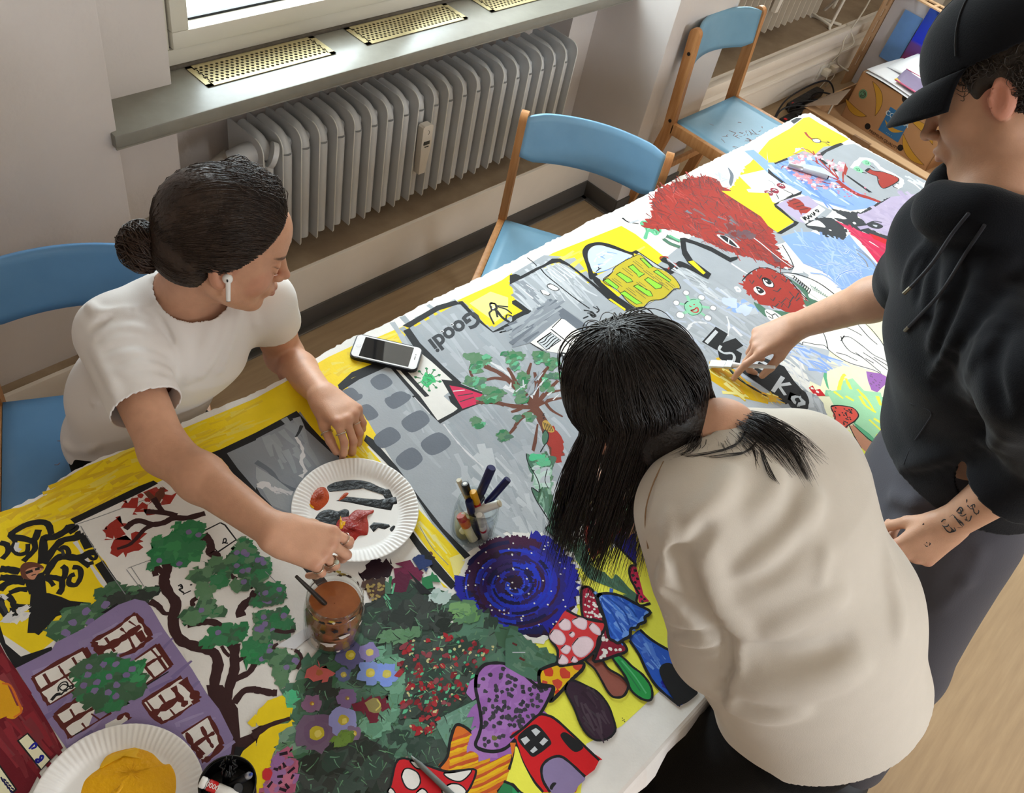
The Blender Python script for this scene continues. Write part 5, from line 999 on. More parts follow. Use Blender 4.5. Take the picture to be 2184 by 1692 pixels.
P('gs', '-20,290 80,340 130,400 160,390 200,480 330,510 380,560 360,590 240,640 215,750 80,700 -60,620 -60,400'); strokes(['gd', '#5a7f66', 'gs'], '-20,320 120,400 330,530 220,680 20,620', 24, 34, 120, 40, .4); L('G3', 8, '0,500 110,500'); L('RD', 16, '0,420 40,440'); L('RD', 18, '60,545 105,570')
yel = '225,700 240,650 370,600 470,600 600,590 600,640 540,700 480,760 400,850 320,920 350,830 340,790 240,770'
S('#e8b81e', yel); D('#cf3a1c', 40, '310,665 450,680 560,610 385,765'); D('#cf3a1c', 22, '275,760 385,840'); L('K', 26, yel, closed=True)
brown = '450,820 470,760 520,740 640,790 740,850 820,960 870,1100 875,1170 820,1230 720,1250 640,1200 580,1110 520,960'
S('dk', brown); L('K', 16, brown, closed=True); strokes(['#43303e', '#33222f'], '500,780 720,860 850,1080 780,1220 640,1180', 20, 30, 180, 60, .2)
stalk = '620,560 690,510 760,560 820,640 920,700 985,770 970,840 930,880 860,880 810,830 760,740 700,640'
S('br2', stalk); L('K', 18, stalk, closed=True)
outl('#2f9a4e', 18, '850,540 900,520 960,560 1020,620 1110,690 1180,790 1190,880 1160,910 1090,890 1010,820 960,700'); L('gn', 10, '900,560 1000,700 1090,830'); L('#5ab87a', 12, '930,570 1040,700 1140,850')
blue_st = '1000,400 1090,300 1180,380 1300,450 1420,520 1550,660 1570,760 1560,860 1430,950 1380,920 1230,790 1140,650 1080,500'
S('Bb', blue_st); strokes(['Bl', 'Bb', '#4a7ad8'], '1050,400 1120,380 1300,520 1200,650', 26, 40, 150, 50, .2); strokes(['Bd', '#2440ae'], '1250,760 1550,700 1550,780 1400,900', 16, 40, 140, 40, .2); L('K', 20, '1000,400 1080,520 1140,650 1230,790 1380,920 1430,955'); L('K', 20, '1090,300 1180,380 1300,455 1420,520 1560,665'); S('K2', '1255,680 1270,610 1330,590 1400,620 1480,700 1570,820 1560,870 1430,945 1330,830'); S('K', '1255,680 1270,610 1330,590 1400,620 1480,700 1570,820 1560,870 1430,945 1330,830')
red2 = '590,-40 640,-60 700,0 780,230 880,350 960,440 970,490 900,520 700,580 720,500 780,280 700,220 600,200'
S('m2', red2); S('#a31c38', '590,-40 640,-60 700,0 780,230 600,200'); L('K', 20, red2, closed=True); D('W', 9, scatter('610,0 680,0 770,220 620,190', 34)); D('W', 13, scatter('760,320 840,420 950,460 930,490 740,550 750,440', 18))
cap = '330,380 320,330 380,250 460,140 560,190 680,225 780,250 780,300 730,380 710,470 640,540 560,580 470,605 390,600 385,480'
S('#d63a3e', cap); L('K', 20, '460,140 560,190 680,228 780,245 785,300 735,380 710,470 640,545 560,585 470,607 390,605 385,480 330,400 310,350')
for s in ('400,250 440,215 490,240 490,300 440,310 405,285', '510,230 560,205 630,230 620,300 560,290', '655,280 680,250 740,300 745,350 690,330', '320,350 350,310 410,320 450,380 430,430 380,430 330,390', '485,345 510,325 530,345 510,370', '510,440 560,380 640,370 690,420 660,490 590,540 530,510', '415,470 450,440 495,460 470,510 430,500', '400,560 420,520 470,560 460,595 400,595', '500,570 520,535 555,570 530,585'): S('pl', s); L('#d9b9c6', 8, s, closed=True)
bcap = '725,30 760,0 850,0 950,30 1060,90 1160,140 1170,170 1130,200 1130,240 1080,260 1060,290 1010,300 1000,360 950,390 900,420 860,400 820,370 790,230'
S('Bb', bcap); strokes(['#2f62c8', '#3d78dc', 'Bl'], '760,30 860,20 1100,140 950,340 880,380', 30, 30, 200, 55, .3)
for s in ('760,40 850,160 940,330', '800,20 950,150 1000,270', '850,10 1000,120 1060,200', '750,60 800,240 850,360'): L('#2450a8', 14, s)
for s in ('1120,170 1150,140 1165,160 1135,190', '1070,250 1100,195 1130,200 1120,240 1090,260', '1000,310 1040,265 1080,270 1050,300 1010,320', '930,370 960,320 1000,330 980,370', '860,410 880,385 910,390 890,415'): S('Bl', s)
L('K', 22, bcap, closed=True)
# red cottage mushroom with barred window
house = '20,1230 120,1130 220,1040 300,1040 380,1080 480,1170 600,1300 740,1420 620,1550 520,1692 260,1692 150,1560 80,1420'
S('#cf2026', '20,1230 120,1130 220,1040 300,1040 380,1080 480,1170 600,1300 740,1420'); P('#cf2026', '20,1230 220,1040 300,1040 380,1080 480,1170 740,1420 700,1500 620,1560 560,1640 540,1692 230,1692 150,1560 80,1420')
L('K', 20, '-20,1230 100,1140 220,1035 310,1040 380,1080 480,1170 740,1420'); L('K', 20, '20,1240 80,1420 170,1580 260,1692'); S('K', '45,1240 90,1170 180,1115 240,1140 330,1260 300,1310 220,1370 170,1390 120,1340'); 
for s in ('160,1165 200,1145 240,1175 200,1215', '70,1240 120,1215 150,1250 105,1290', '230,1270 270,1225 305,1250 260,1295', '150,1340 190,1300 215,1330 175,1360'): P('G5', s)
S('K', '410,1215 440,1180 500,1210 590,1290 600,1320 540,1350 480,1310'); S('V', '255,1530 260,1460 320,1400 400,1390 480,1440 620,1560 560,1640 520,1700 400,1740 290,1650'); L('K', 20, '320,1692 260,1590 250,1480 310,1410 400,1385 480,1430 620,1560'); S('K', '320,1640 345,1610 375,1615 350,1650 340,1670 320,1665')
P('#2f9a5e', '-60,1640 0,1620 80,1692 60,1760 -60,1760'); L('K', 18, '0,1620 60,1670 100,1720'); S('yl', '-20,1480 30,1300 90,1440 180,1610 260,1720 100,1700 0,1610 -60,1640'); L('K', 18, '20,1260 0,1400 -30,1500'); P('or_', '-20,1270 30,1270 0,1400'); t(1, 3); P('gn', '2060,1692 2110,1610 2184,1640 2184,1760 2050,1760'); L('K', 18, '2110,1600 2184,1630 2240,1692'); t(2, 3)
# unpainted strip, specks
D('K', 4, '940,1055 955,1070 960,1085 945,1075')
PAINT_TOP = TABLE_Z + .0010 + int(LEV.max()) * DZ; print('paint coats', LEV.max(), 'prims', len(C_C))

# ---- the sheet itself ------------------------------------------------------------------------------------------
edge_px = [(-160, 1190), (-60, 1135), (0, 1103), (20, 1088), (60, 1068), (87, 1058), (112, 1036), (140, 1016), (160, 1003), (175, 996), (212, 978), (250, 965), (280, 957), (340, 930), (390, 903), (440, 880), (475, 866), (525, 847), (580, 820), (621, 800), (660, 775), (693, 752), (720, 738), (753, 718), (775, 714), (796, 704), (858, 673), (921, 640), (1011, 598), (1092, 558), (1140, 532), (1179, 513), (1217, 495), (1252, 474), (1317, 447), (1367, 422), (1409, 399), (1467, 369), (1542, 331), (1592, 308), (1638, 280), (1710, 245), (1728, 241), (1763, 263), (1825, 305), (1888, 340), (1950, 373), (2023, 418), (2060, 440)]
edge = [tb(x, y) for x, y in edge_px]
edge = rough(edge, .0012, .008, closed=False) + [edge[-1]]
near = [(2.790, .30), (2.785, .10), (2.78, .040)]
edge = edge + near

XL = -.66
top = edge + [(2.4, .042), (1.6, .046), (1.0, .043), (.4, .045), (XL, .044), (XL, 1.02)]
z1 = TABLE_Z + .0008
nb = len(C_V)
emit_poly(top, col('W'), z1)
def build_canvas():
    V = list(C_V); F = [list(f) for f in C_F]; Cc = list(C_C)
    n0 = len(V); loop = top
    for x, y in loop: V.append((x, y, z1))
    m0 = len(V)
    for x, y in loop: V.append((x, y, z1 - .0016))
    N = len(loop)
    for i in range(N):
        a, b_ = n0 + i, n0 + (i + 1) % N; c, d = m0 + i, m0 + (i + 1) % N
        F += [[a, b_, d], [a, d, c]]; Cc += [col('wm')] * 2
    # hem folded over the near table edge, with a frayed lower edge
    nx, ny = 150, 9; R = random.Random(4); h0 = len(V)
    for i in range(nx):
        x = XL + (2.779 - XL) * i / (nx - 1); fr = R.uniform(-.004, .004) + .004 * math.sin(x * 9)
        for j in range(ny):
            u = j / (ny - 1); a = min(1, u * 3) * PI / 2; r = .010
            y = .0445 - r * math.sin(a) - .012 * max(0, u - .33) + .004 * math.sin(x * 23 + 2) * u + .003 * math.sin(x * 61) * u; z = z1 - r * (1 - math.cos(a)) - max(0, u - .33) * (.050 + fr)
            V.append((x, y, z))
    for i in range(nx - 1):
        for j in range(ny - 1):
            a = h0 + i * ny + j; F += [[a, a + ny, a + ny + 1], [a, a + ny + 1, a + 1]]; Cc += [mix(col('W'), col('sk'), .06 + .05 * (math.sin(i * .7) > .3))] * 2  # brownish tint: shade on the hanging hem put into its colour
    o = mesh_obj('painted_canvas', V, F, vmat('canvas_paint', .62, bump=.10, bscale=240, spec=.22, var=.05, vscale=22), smooth=False)
    a = o.data.color_attributes.new('paint', 'FLOAT_COLOR', 'CORNER')
    a.data.foreach_set('color', np.repeat(np.array([(*c, 1) for c in Cc], np.float32), 3, axis=0).ravel())
    return o
canvas = tag(build_canvas(), 'long white canvas covered with colourful painted houses, mushrooms and creatures, spread over the table', 'painting')
# ================================================================== THINGS ON THE TABLE
CZ = TABLE_Z + .0012
M_paper = mat('paper_plate_card', '#f1efec', .6, bump=.03, bscale=200)
def plate(cx, cy, r, label):
    rt = empty('paper_plate', (cx, cy, CZ), 0, label, 'plate', 'paper plates used as paint palettes')
    def wob(rr, z, a):
        k = min(1, max(0, (rr - .080) / .008)) * min(1, max(0, (.1125 - rr) / .006)); return (rr * r / .111, .0011 * k * math.sin(a * 84))
    b = MB(); prof = [(.001, .0015), (.04, .0014), (.074, .0012), (.079, .0018), (.083, .0042), (.087, .0075), (.092, .0100), (.098, .0122), (.104, .0138), (.108, .0147), (.1105, .0152), (.1112, .0146), (.1105, .0136), (.104, .0125), (.092, .0085), (.083, .0026), (.078, .0002), (.04, 0), (.001, 0)]
    b.lathe(prof, n=504, wob=wob); b.build('plate_dish', M_paper, rt)
    return rt
def wet(name, c, rough=.32): return mat(name, c, rough, spec=.4, bump=.25, bscale=110)
def blob(name, parent, outline_px, zw, h, m, seed=0, noise=.35, smooth=True):
    """pool of thick paint: outline laid on plane zw, domed and brushed"""
    R = random.Random(seed); O = parent.matrix_world.translation if False else parent.location
    P_ = [atz(x, y, zw) for x, y in outline_px]
    if smooth: P_ = catmull(P_, 5, True)
    n = len(P_); c = sum(P_, Vector()) / n; b = MB(); rings = []
    for k in range(8):
        f = 1 - k / 7.5; zz = h * (1 - f ** 3)
        rings.append([b.bm.verts.new((c + (p - c) * f) + Vector((0, 0, zz * (1 + noise * math.sin(i * 1.7 + k * 2.1 + seed) * (1 - f)) - (.0006 if k == 0 else 0))) - O) for i, p in enumerate(P_)])
    for a, q in zip(rings[:-1], rings[1:]):
        for i in range(n):
            f = b.bm.faces.new((a[i], a[(i + 1) % n], q[(i + 1) % n], q[i])); f.smooth = True
    b.bm.faces.new(rings[-1]).smooth = True
    return b.build(name, m, parent)
M_pblack = wet('wet_black_paint', '#1e2226', .35); M_porange = wet('wet_orange_paint', '#b8481c'); M_pred = wet('wet_red_paint', '#9c1f17'); M_pred2 = wet('wet_brick_paint', '#a63a30'); M_pyel = wet('wet_yellow_paint', '#eeb00e', .3)
pl1 = plate(.6276, .6806, .111, 'paper plate with black, orange and red paint, beside the jar of orange water')
zz = CZ + .0016
def o2(s): return [(546 + float(a) / 4, 846 + float(b_) / 4) for a, b_ in (q.split(',') for q in s.split())]
bl = blob('black_paint', pl1, o2('600,760 680,725 830,708 960,725 1060,770 1140,800 1170,830 1180,860 1120,850 1080,820 1000,780 880,765 760,775 650,810 610,810'), zz, .0008, M_pblack, 1)
blob('black_paint', pl1, o2('660,890 700,875 760,850 900,865 1080,880 1160,860 1230,850 1225,915 1180,920 1160,975 1060,960 900,930 780,905'), zz, .0008, M_pblack, 2, smooth=False)
blob('black_paint', pl1, o2('490,1060 540,985 620,960 700,975 760,955 800,970 800,1020 770,1050 700,1080 680,1140 600,1130 500,1100'), zz, .0012, M_pblack, 3)
blob('black_paint', pl1, o2('960,1110 1000,1070 1060,1075 1140,1090 1150,1110 1100,1135 1040,1120 1000,1160 985,1140'), zz, .0006, M_pblack, 4, smooth=False)
blob('black_paint', pl1, o2('1140,1130 1170,1100 1190,1110 1160,1155'), zz, .0006, M_pblack, 5); blob('black_paint', pl1, o2('1080,800 1140,790 1160,860 1100,870'), zz, .0008, M_pblack, 5)
blob('orange_paint', pl1, o2('440,890 480,790 530,765 590,775 625,840 615,900 570,950 520,975 470,940'), zz, .0042, M_porange, 6, .5)
blob('orange_paint', pl1, o2('705,890 720,860 760,820 790,825 760,860 730,880'), zz + .0004, .0012, M_porange, 8)
blob('red_paint', pl1, o2('665,1150 700,1040 780,1020 880,1060 940,1130 950,1180 880,1190 830,1240 740,1250 690,1220'), zz + .0002, .004, M_pred, 7, .5)
blob('brick_red_paint', pl1, o2('800,1010 860,965 940,970 1000,965 1000,990 950,1020 960,1090 950,1170 880,1180 800,1130 770,1070'), zz + .001, .003, M_pred2, 9, .5)
blob('yellow_streak', pl1, o2('720,1020 735,1060 770,1070 745,1120 715,1130'), zz + .0035, .0012, M_pyel, 10); blob('yellow_streak', pl1, o2('440,900 470,925 500,950 470,945'), zz + .001, .001, M_pyel, 10)
pl2 = plate(.0795, .4963, .111, 'paper plate with a pool of yellow paint at the bottom left corner')
o3 = lambda s: [(float(a) / 4, 1269 + float(b_) / 4) for a, b_ in (q.split(',') for q in s.split())]
blob('yellow_paint', pl2, o3('700,1620 760,1540 850,1470 900,1370 1000,1320 1160,1265 1200,1280 1300,1330 1400,1440 1500,1440 1520,1540 1500,1700 1450,1900 900,1950 690,1780'), zz, .003, M_pyel, 12)
blob('yellow_ridge', pl2, o3('850,1470 900,1390 1000,1345 1150,1300 1190,1330 1180,1380 1240,1400 1180,1400 1100,1350 960,1400 880,1470'), zz + .0016, .0026, mat('wet_yellow_ridge', '#f0bb1c', .22, spec=.6), 13, .2)
blob('yellow_ridge', pl2, o3('940,1690 1000,1650 1050,1600 1060,1640 1010,1700 960,1740'), zz + .0022, .002, M_pyel, 14)

# jars
def glassmat(name, c='#fafcfb'): return thin_glass(name, c)
M_jar = glassmat('jar_glass')
def jar(name, cx, cy, r, h, label, rr):
    rt = empty(name, (cx, cy, CZ + .0004), 0, label, 'jar')
    t_ = .0025
    prof = [(.001, .0), (r * .86, 0), (r * .96, .003), (r, .010), (r, h * .62), (r * .985, h * .70), (rr * 1.0, h * .79), (rr, h * .82), (rr * 1.03, h * .84), (rr * 1.03, h * .87), (rr, h * .885), (rr, h * .97), (rr * 1.02, h * .985), (rr * 1.0, h), (rr - t_, h * .99), (rr - t_, h * .80), (r - t_, h * .66), (r - t_, .012), (r * .9 - t_, .006), (.001, .005)]
    MB().lathe(prof, n=64).build('glass', M_jar, rt)
    return rt
JW = (.457, .524)
jw = jar('water_jar', JW[0], JW[1], .046, .112, 'glass jar full of orange-brown paint water, under the hand of the girl in white', .0415)
M_water = mat('paint_water', '#b06a3e', .08, spec=.5, var=.2, scale=30, col2='#9c5a34'); M_sed = mat('paint_water_body', '#8a5335', .2, var=.3, scale=25, col2='#a56a48', spec=.3)
b = MB(); b.lathe([(.001, .0062), (.0405, .0065), (.0432, .013), (.0432, .070), (.0415, .077), (.0388, .086)], n=48); b.build('water_body', M_sed, jw)
b = MB(); b.lathe([(.0388, .0862), (.030, .0858), (.015, .0857), (.0005, .0857)], n=48); b.build('water_surface', M_water, jw)
R = random.Random(21)
def smear(parent, name, a, z, w, hgt, r, m, seed=0):
    R_ = random.Random(seed); n = 14; b = MB(); pts = []
    for k in range(n):
        q = 2 * PI * k / n; f = R_.uniform(.55, 1.1); aa = a + w * f * math.cos(q); z_ = z + hgt * f * math.sin(q)
        pts.append((r * math.cos(aa), r * math.sin(aa), z_))
    c = b.bm.verts.new((r * 1.012 * math.cos(a), r * 1.012 * math.sin(a), z)); V = [b.bm.verts.new(p) for p in pts]
    for k in range(n): b.bm.faces.new((V[k], V[(k + 1) % n], c))
    return b.build(name, m, parent, smooth=179)
M_smw = mat('dried_white_paint', '#cfc3ba', .6); M_smk = mat('dried_black_paint', '#241d1e', .5); M_smb = mat('dried_brown_paint', '#8e5a3c', .6); M_smy = mat('dried_yellow_paint', '#b9a33c', .6)
for k, (a, z, w_, h_, m_) in enumerate(((-1.9, .062, .22, .006, M_smw), (-2.4, .040, .30, .007, M_smw), (-1.2, .066, .10, .005, M_smw), (-2.2, .080, .14, .006, M_smk), (-2.6, .074, .12, .008, M_smk), (-1.7, .072, .06, .004, M_smk), (-1.3, .060, .05, .003, M_smk), (-2.0, .052, .4, .004, M_smb), (-.9, .083, .3, .004, M_smk), (-1.5, .012, .07, .003, M_smk), (-2.9, .03, .2, .012, M_smw), (-.6, .06, .3, .006, M_smw), (-2.05, .018, .08, .003, M_smw))):
    smear(jw, 'dried_paint', a, z, w_, h_, .0468 if z < .072 else .0445, m_, k)
for k in range(26):
    a = R.uniform(-PI, PI); smear(jw, 'dried_paint', a, R.uniform(.096, .108), R.uniform(.05, .22), R.uniform(.002, .005), .0432, R.choice((M_smk, M_smk, M_smy, M_smw)), 50 + k)
JP = (.765, .522)
jp = jar('pen_jar', JP[0], JP[1], .040, .088, 'clear glass jar holding markers and pens', .036)
# pens
M_pw = mat('pen_white', '#e6e4df', .35); M_navy = mat('pen_navy_cap', '#1a2050', .3); M_ink = mat('pen_ink_black', '#1b1b1d', .35); M_gold = mat('pen_gold', '#a88f4a', .3, metal=.6); M_pyw = mat('pen_yellow', '#e3a91c', .35); M_pred_ = mat('pen_red', '#c02020', .35); M_cream = mat('pen_cream', '#d8d0b8', .4); M_silver = mat('pen_silver', '#b9bbc2', .28, metal=.7); M_orng = mat('pen_orange', '#d8641e', .4)
def pen(label, tip, foot, r, segs, group='pens and markers standing in the glass jar', name='marker', cat='pen', flute=False):
    """segs: (part name, start fraction, end fraction, radius scale, material) from foot to tip"""
    tip, foot = Vector(tip), Vector(foot); rt = empty(name, foot, 0, label, cat, group); d = tip - foot
    for (nm, a, c, k, m) in segs:
        b = MB(); p0 = d * a; p1 = d * c; l = (p1 - p0).length; e = min(.0016, l * .25) ; u = d.normalized()
        b.tube([p0, p0 + u * e, p1 - u * e, p1], [r * k * .86, r * k, r * k, r * k * .86], 16 if not flute else 12); b.build(nm, m, rt, smooth=40)
    return rt
fz = CZ + .0085
def foot(a, rr=.026): return (JP[0] + rr * math.cos(a), JP[1] + rr * math.sin(a), fz)
def tipz(x, y, z): return atz(546 + x / 4, 846 + y / 4, z)
pen('white marker with a black ringed end standing in the glass jar', tipz(1782, 742, .872), foot(-.3, .012), .0065, (('barrel', 0, .78, 1, M_gold), ('end_cap', .78, 1, 1.05, M_ink), ('ring', .985, 1.004, .6, M_pw)))
pen('pale slim pen at the back left of the glass jar', tipz(1728, 712, .868), foot(.3, .02), .0048, (('barrel', 0, 1, 1, M_cream),))
pen('yellow ridged marker in the glass jar', tipz(1850, 812, .862), foot(-.9, .026), .0066, (('barrel', 0, .62, .9, M_pw), ('label_band', .62, .72, .93, M_pred_), ('cap', .72, 1, 1.0, M_pyw)))
pen('tall navy-capped marker standing upright in the glass jar', tipz(2010, 606, .905), foot(2.4, .012), .0082, (('barrel', 0, .42, .92, M_pw), ('grip', .42, .60, .9, M_ink), ('cap', .60, 1, 1.0, M_navy)))
q = pen('navy-capped white marker leaning out of the right of the glass jar', tipz(2150, 705, .880), foot(2.9, .022), .0068, (('barrel', 0, .55, .92, M_pw), ('cap', .55, 1, 1.0, M_navy)))
pen('short navy-capped pen at the front of the glass jar', tipz(1815, 888, .848), foot(-1.9, .024), .0066, (('barrel', 0, .7, .9, M_ink), ('cap', .7, 1, 1.05, M_navy)))
q = pen('white marker with red lettering lying across the rim of the glass jar', tipz(2085, 910, .852), (JP[0] - .022, JP[1] + .012, CZ + .05), .0072, (('barrel', 0, .95, 1, M_pw), ('end_plug', .95, 1, .9, M_cream)))
pen('white marker with red lettering standing point down inside the glass jar', tipz(1905, 1010, .838), foot(-1.45, .030), .0060, (('barrel', 0, .55, 1, M_pw), ('red_print', .3, .42, 1.02, M_pred_), ('upper_barrel', .55, 1, 1, M_pw)))
pen('stubby red, orange and cream marker low in the glass jar', (JP[0] - .026, JP[1] + .012, CZ + .058), foot(-2.2, .024), .0095, (('barrel', 0, .55, 1, M_cream), ('orange_band', .55, .8, 1, M_orng), ('red_cap', .8, 1, 1, M_pred_)))
pen('black-barrelled pen at the back of the glass jar', (JP[0] + .022, JP[1] + .010, CZ + .072), foot(.8, .024), .005, (('barrel', 0, 1, 1, M_ink),))

# brush in the water jar
M_bh = mat('brush_handle_dark', '#2a2420', .35); M_ferr = mat('brush_ferrule', '#8f8d88', .3, metal=.9)
tipb = Vector((JW[0] + .012, JW[1] - .016, CZ + .03)); topb = atz(632, 1230, .905)
br = empty('paintbrush', tipb, 0, 'dark-handled paintbrush dipped in the jar of orange water', 'paintbrush')
dv = topb - tipb
MB().tube([dv * .28, dv * .5, dv * .8, dv], [.0036, .0042, .0034, .0026], 12).build('handle', M_bh, br, smooth=60); MB().tube([dv * .14, dv * .285], [.0042, .0040], 12).build('ferrule', M_ferr, br, smooth=60); MB().tube([dv * 0, dv * .06, dv * .14], [.0006, .0045, .0042], 12).build('bristles', M_bh, br, smooth=60)
# brush / pencil lying across the red toadstool
a = atz(884, 1620, CZ + .006); c = atz(1010, 1740, CZ + .006); g = empty('paintbrush', a, 0, 'grey-handled brush lying over the painted red toadstool at the bottom edge', 'paintbrush'); d = c - a
MB().tube([d * 0, d * .1, d * .7, d], [.0022, .0040, .0046, .004], 12).build('handle', mat('brush_handle_grey', '#6d7370', .4), g, smooth=60)
MB().tube([d * -.06, d * .0], [.0012, .0022], 10).build('handle_tip', mat('brush_tip_pale', '#9aa39f', .4), g, smooth=60)
# silver marker on the cherry tree
a = atz(1681, 352, CZ + .007); c = atz(1767, 379, CZ + .007)
pen('silver marker lying on the painted pink cherry tree', c, a, .0072, (('cap', 0, .36, 1.05, M_silver), ('barrel', .36, .97, 1, mat('pen_light_grey', '#a9abb4', .35)), ('end_plug', .97, 1, .8, M_ink)), group=None)

# smartphone
P4 = [Vector((.9075, 1.0275, 0)), Vector((.992, .915, 0)), Vector((.9425, .876, 0)), Vector((.858, .9885, 0))]
ctr = sum(P4, Vector()) / 4; ax = (P4[1] - P4[0]).normalized(); ang = math.atan2(ax.y, ax.x)
ph = empty('smartphone', (ctr.x, ctr.y, CZ + .0005), ang, 'white smartphone in a dark case lying at the far edge of the canvas', 'smartphone')
def rrect(w, h, r, n=8):
    out = []
    for cx, cy, a0 in ((w / 2 - r, h / 2 - r, 0), (-w / 2 + r, h / 2 - r, 90), (-w / 2 + r, -h / 2 + r, 180), (w / 2 - r, -h / 2 + r, 270)):
        for k in range(n + 1): a = math.radians(a0 + 90 * k / n); out.append((cx + r * math.cos(a), cy + r * math.sin(a)))
    return out
def slab(name, w, h, r, z0, z1, m, parent, bev=.0, off=(0, 0)):
    b = MB(); b.prism([(x + off[0], y + off[1], z0) for x, y in rrect(w, h, r)], (0, 0, z1 - z0))
    if bev: bmesh.ops.bevel(b.bm, geom=[e for e in b.bm.edges if abs(e.verts[0].co.z - e.verts[1].co.z) < 1e-6], offset=bev, segments=2, affect='EDGES')
    return b.build(name, m, parent, smooth=40)
slab('case', .142, .0705, .011, 0, .0088, mat('phone_case_navy', '#14151c', .45), ph, .0015)
slab('front_glass', .137, .0655, .009, .0086, .0094, mat('phone_white_glass', '#f0f0f2', .06, spec=.6), ph)
scr = slab('screen', .104, .0585, .0008, .0093, .00955, mat('phone_screen', '#0b1018', .03, spec=.8), ph)
slab('home_button', .0105, .0105, .0052, .0093, .0097, mat('phone_button_ring', '#b9bac0', .2, metal=.5), ph, 0, (-.0595, 0)); slab('home_button_face', .0088, .0088, .0044, .0094, .00985, mat('phone_white_glass', '#f0f0f2'), ph, 0, (-.0595, 0))
slab('earpiece', .0015, .010, .0007, .0093, .0096, M_ink, ph, 0, (.0600, 0)); slab('front_camera', .0022, .0022, .0011, .0093, .0096, M_ink, ph, 0, (.0600, .010))

# black paint tin with pens at the bottom edge
TC = (.190, .4025); tin = empty('paint_tin', (TC[0], TC[1], CZ + .0004), 0, 'black open tin with dark brushes and pens at the bottom edge of the photo', 'tin')
M_tinb = mat('tin_black', '#101012', .3, spec=.5); M_rim = mat('tin_rim', '#3a3936', .25, metal=.7)
MB().lathe([(.001, .002), (.033, .002), (.035, .004), (.0355, .084), (.0345, .085), (.0335, .083), (.033, .006), (.001, .006)], n=56).build('body', M_tinb, tin)
MB().lathe([(.0352, .0845), (.0366, .0855), (.0368, .0875), (.0358, .0888), (.0345, .0876), (.0342, .0855), (.0352, .0845)], n=56).build('rim', M_rim, tin)
MB().lathe([(.0335, .050), (.02, .0505), (.0004, .0502)], n=40).build('black_paint', mat('tin_paint', '#0c0c0e', .25), tin)
def inn(x, y, z): return atz(x, y, z)
p_ = pen('white marker with a red band lying over the rim of the black tin', inn(427, 1667, .852), inn(505, 1700, .838), .0073, (('barrel', 0, .55, 1, M_pw), ('red_band', .55, .80, 1.01, M_pred_), ('end_ring', .80, .84, .92, M_silver), ('end_plug', .84, 1, 1.0, M_pw)), 'pens and brushes in the black tin')
pen('dark pen with a silver tip leaning in the black tin', inn(537, 1651, .858), (TC[0] - .012, TC[1] + .008, CZ + .055), .0052, (('barrel', 0, .86, 1, M_ink), ('collar', .86, .95, .9, M_silver), ('tip', .95, 1.0, .4, mat('pen_blue', '#3a4a90', .3))), 'pens and brushes in the black tin')
pen('grey felt pen standing in the black tin', inn(508, 1680, .845), (TC[0] + .004, TC[1] - .012, CZ + .055), .0062, (('barrel', 0, 1, 1, mat('pen_grey', '#3c3d40', .4)),), 'pens and brushes in the black tin')
tb_ = inn(488, 1632, .868); fb = Vector((TC[0] + .006, TC[1] + .014, CZ + .055)); g = empty('paintbrush', fb, 0, 'brush with black-caked bristles standing in the black tin', 'paintbrush', 'pens and brushes in the black tin'); d = tb_ - fb
MB().tube([d * 0, d * .5], .006, 12).build('ferrule', M_ink, g, smooth=60)
b = MB(); R = random.Random(5)
for k in range(40):
    a_ = R.uniform(0, 2 * PI); q0 = Vector((.005 * math.cos(a_), .005 * math.sin(a_), 0)); b.tube([d * .48 + q0, d * .8 + q0 * R.uniform(1, 2.2), d * R.uniform(.9, 1.12) + q0 * R.uniform(.6, 2.4)], [.0018, .0016, .0004], 5)
b.build('bristles', M_tinb, g)
# red lettering on the two white markers
def text(body, size, M, m, parent, depth=.0003, name='lettering', wrap=None):
    cu = bpy.data.curves.new(name, 'FONT'); cu.body = body; cu.size = size; cu.extrude = depth; cu.align_x = 'CENTER'; cu.align_y = 'CENTER'; cu.resolution_u = 3
    o = bpy.data.objects.new(name, cu); COL.objects.link(o); bpy.context.view_layer.update()
    me = bpy.data.meshes.new_from_object(o.evaluated_get(bpy.context.evaluated_depsgraph_get())); bpy.data.objects.remove(o)
    if wrap:
        for v in me.vertices: th = v.co.y / wrap; v.co = Vector((v.co.x, (wrap + v.co.z) * math.sin(th), (wrap + v.co.z) * math.cos(th)))
    me.transform(M); me.materials.clear(); me.materials.append(m)
    q = bpy.data.objects.new(name, me); COL.objects.link(q)
    if parent: q.parent = parent
    return q
def penletter(pr, txt, size, a, toward, flip=1, m=None):
    tip_dir = (Vector(toward)).normalized(); 
    view = (Vector(CAM_C) - (Vector(pr.location) + Vector(toward) * a)).normalized()
    x = tip_dir * flip; z = (view - x * view.dot(x)).normalized(); y = z.cross(x); r = .0074
    M = Matrix((x, y, z)).transposed().to_4x4(); M.translation = Vector(toward) * a
    text(txt, size, M, m or M_pred_, pr, wrap=r)
penletter(p_, '0000', .0085, .68, inn(427, 1667, .852) - inn(505, 1700, .838), -1, M_pw)

# ================================================================== BACK RIGHT CORNER
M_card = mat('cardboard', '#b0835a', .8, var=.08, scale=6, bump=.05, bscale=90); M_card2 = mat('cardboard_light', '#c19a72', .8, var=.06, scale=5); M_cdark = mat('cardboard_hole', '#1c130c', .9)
M_ban = mat('print_banana_yellow', '#b98a2a', .7); M_bblue = mat('print_blue', '#2c6a9a', .6); M_bgreen = mat('print_green', '#5f8a68', .7); M_bink = mat('print_ink', '#3c2a1c', .7); M_bwhite = mat('print_pale', '#c9d4d4', .7)
bx = empty('banana_box', (4.67, 1.19, 0), math.atan2(.068, -.528) - PI / 2 - PI + 0, 'cardboard banana box with a blue label, on the floor behind the table end', 'box')
bx.rotation_euler = (0, 0, -.1285)
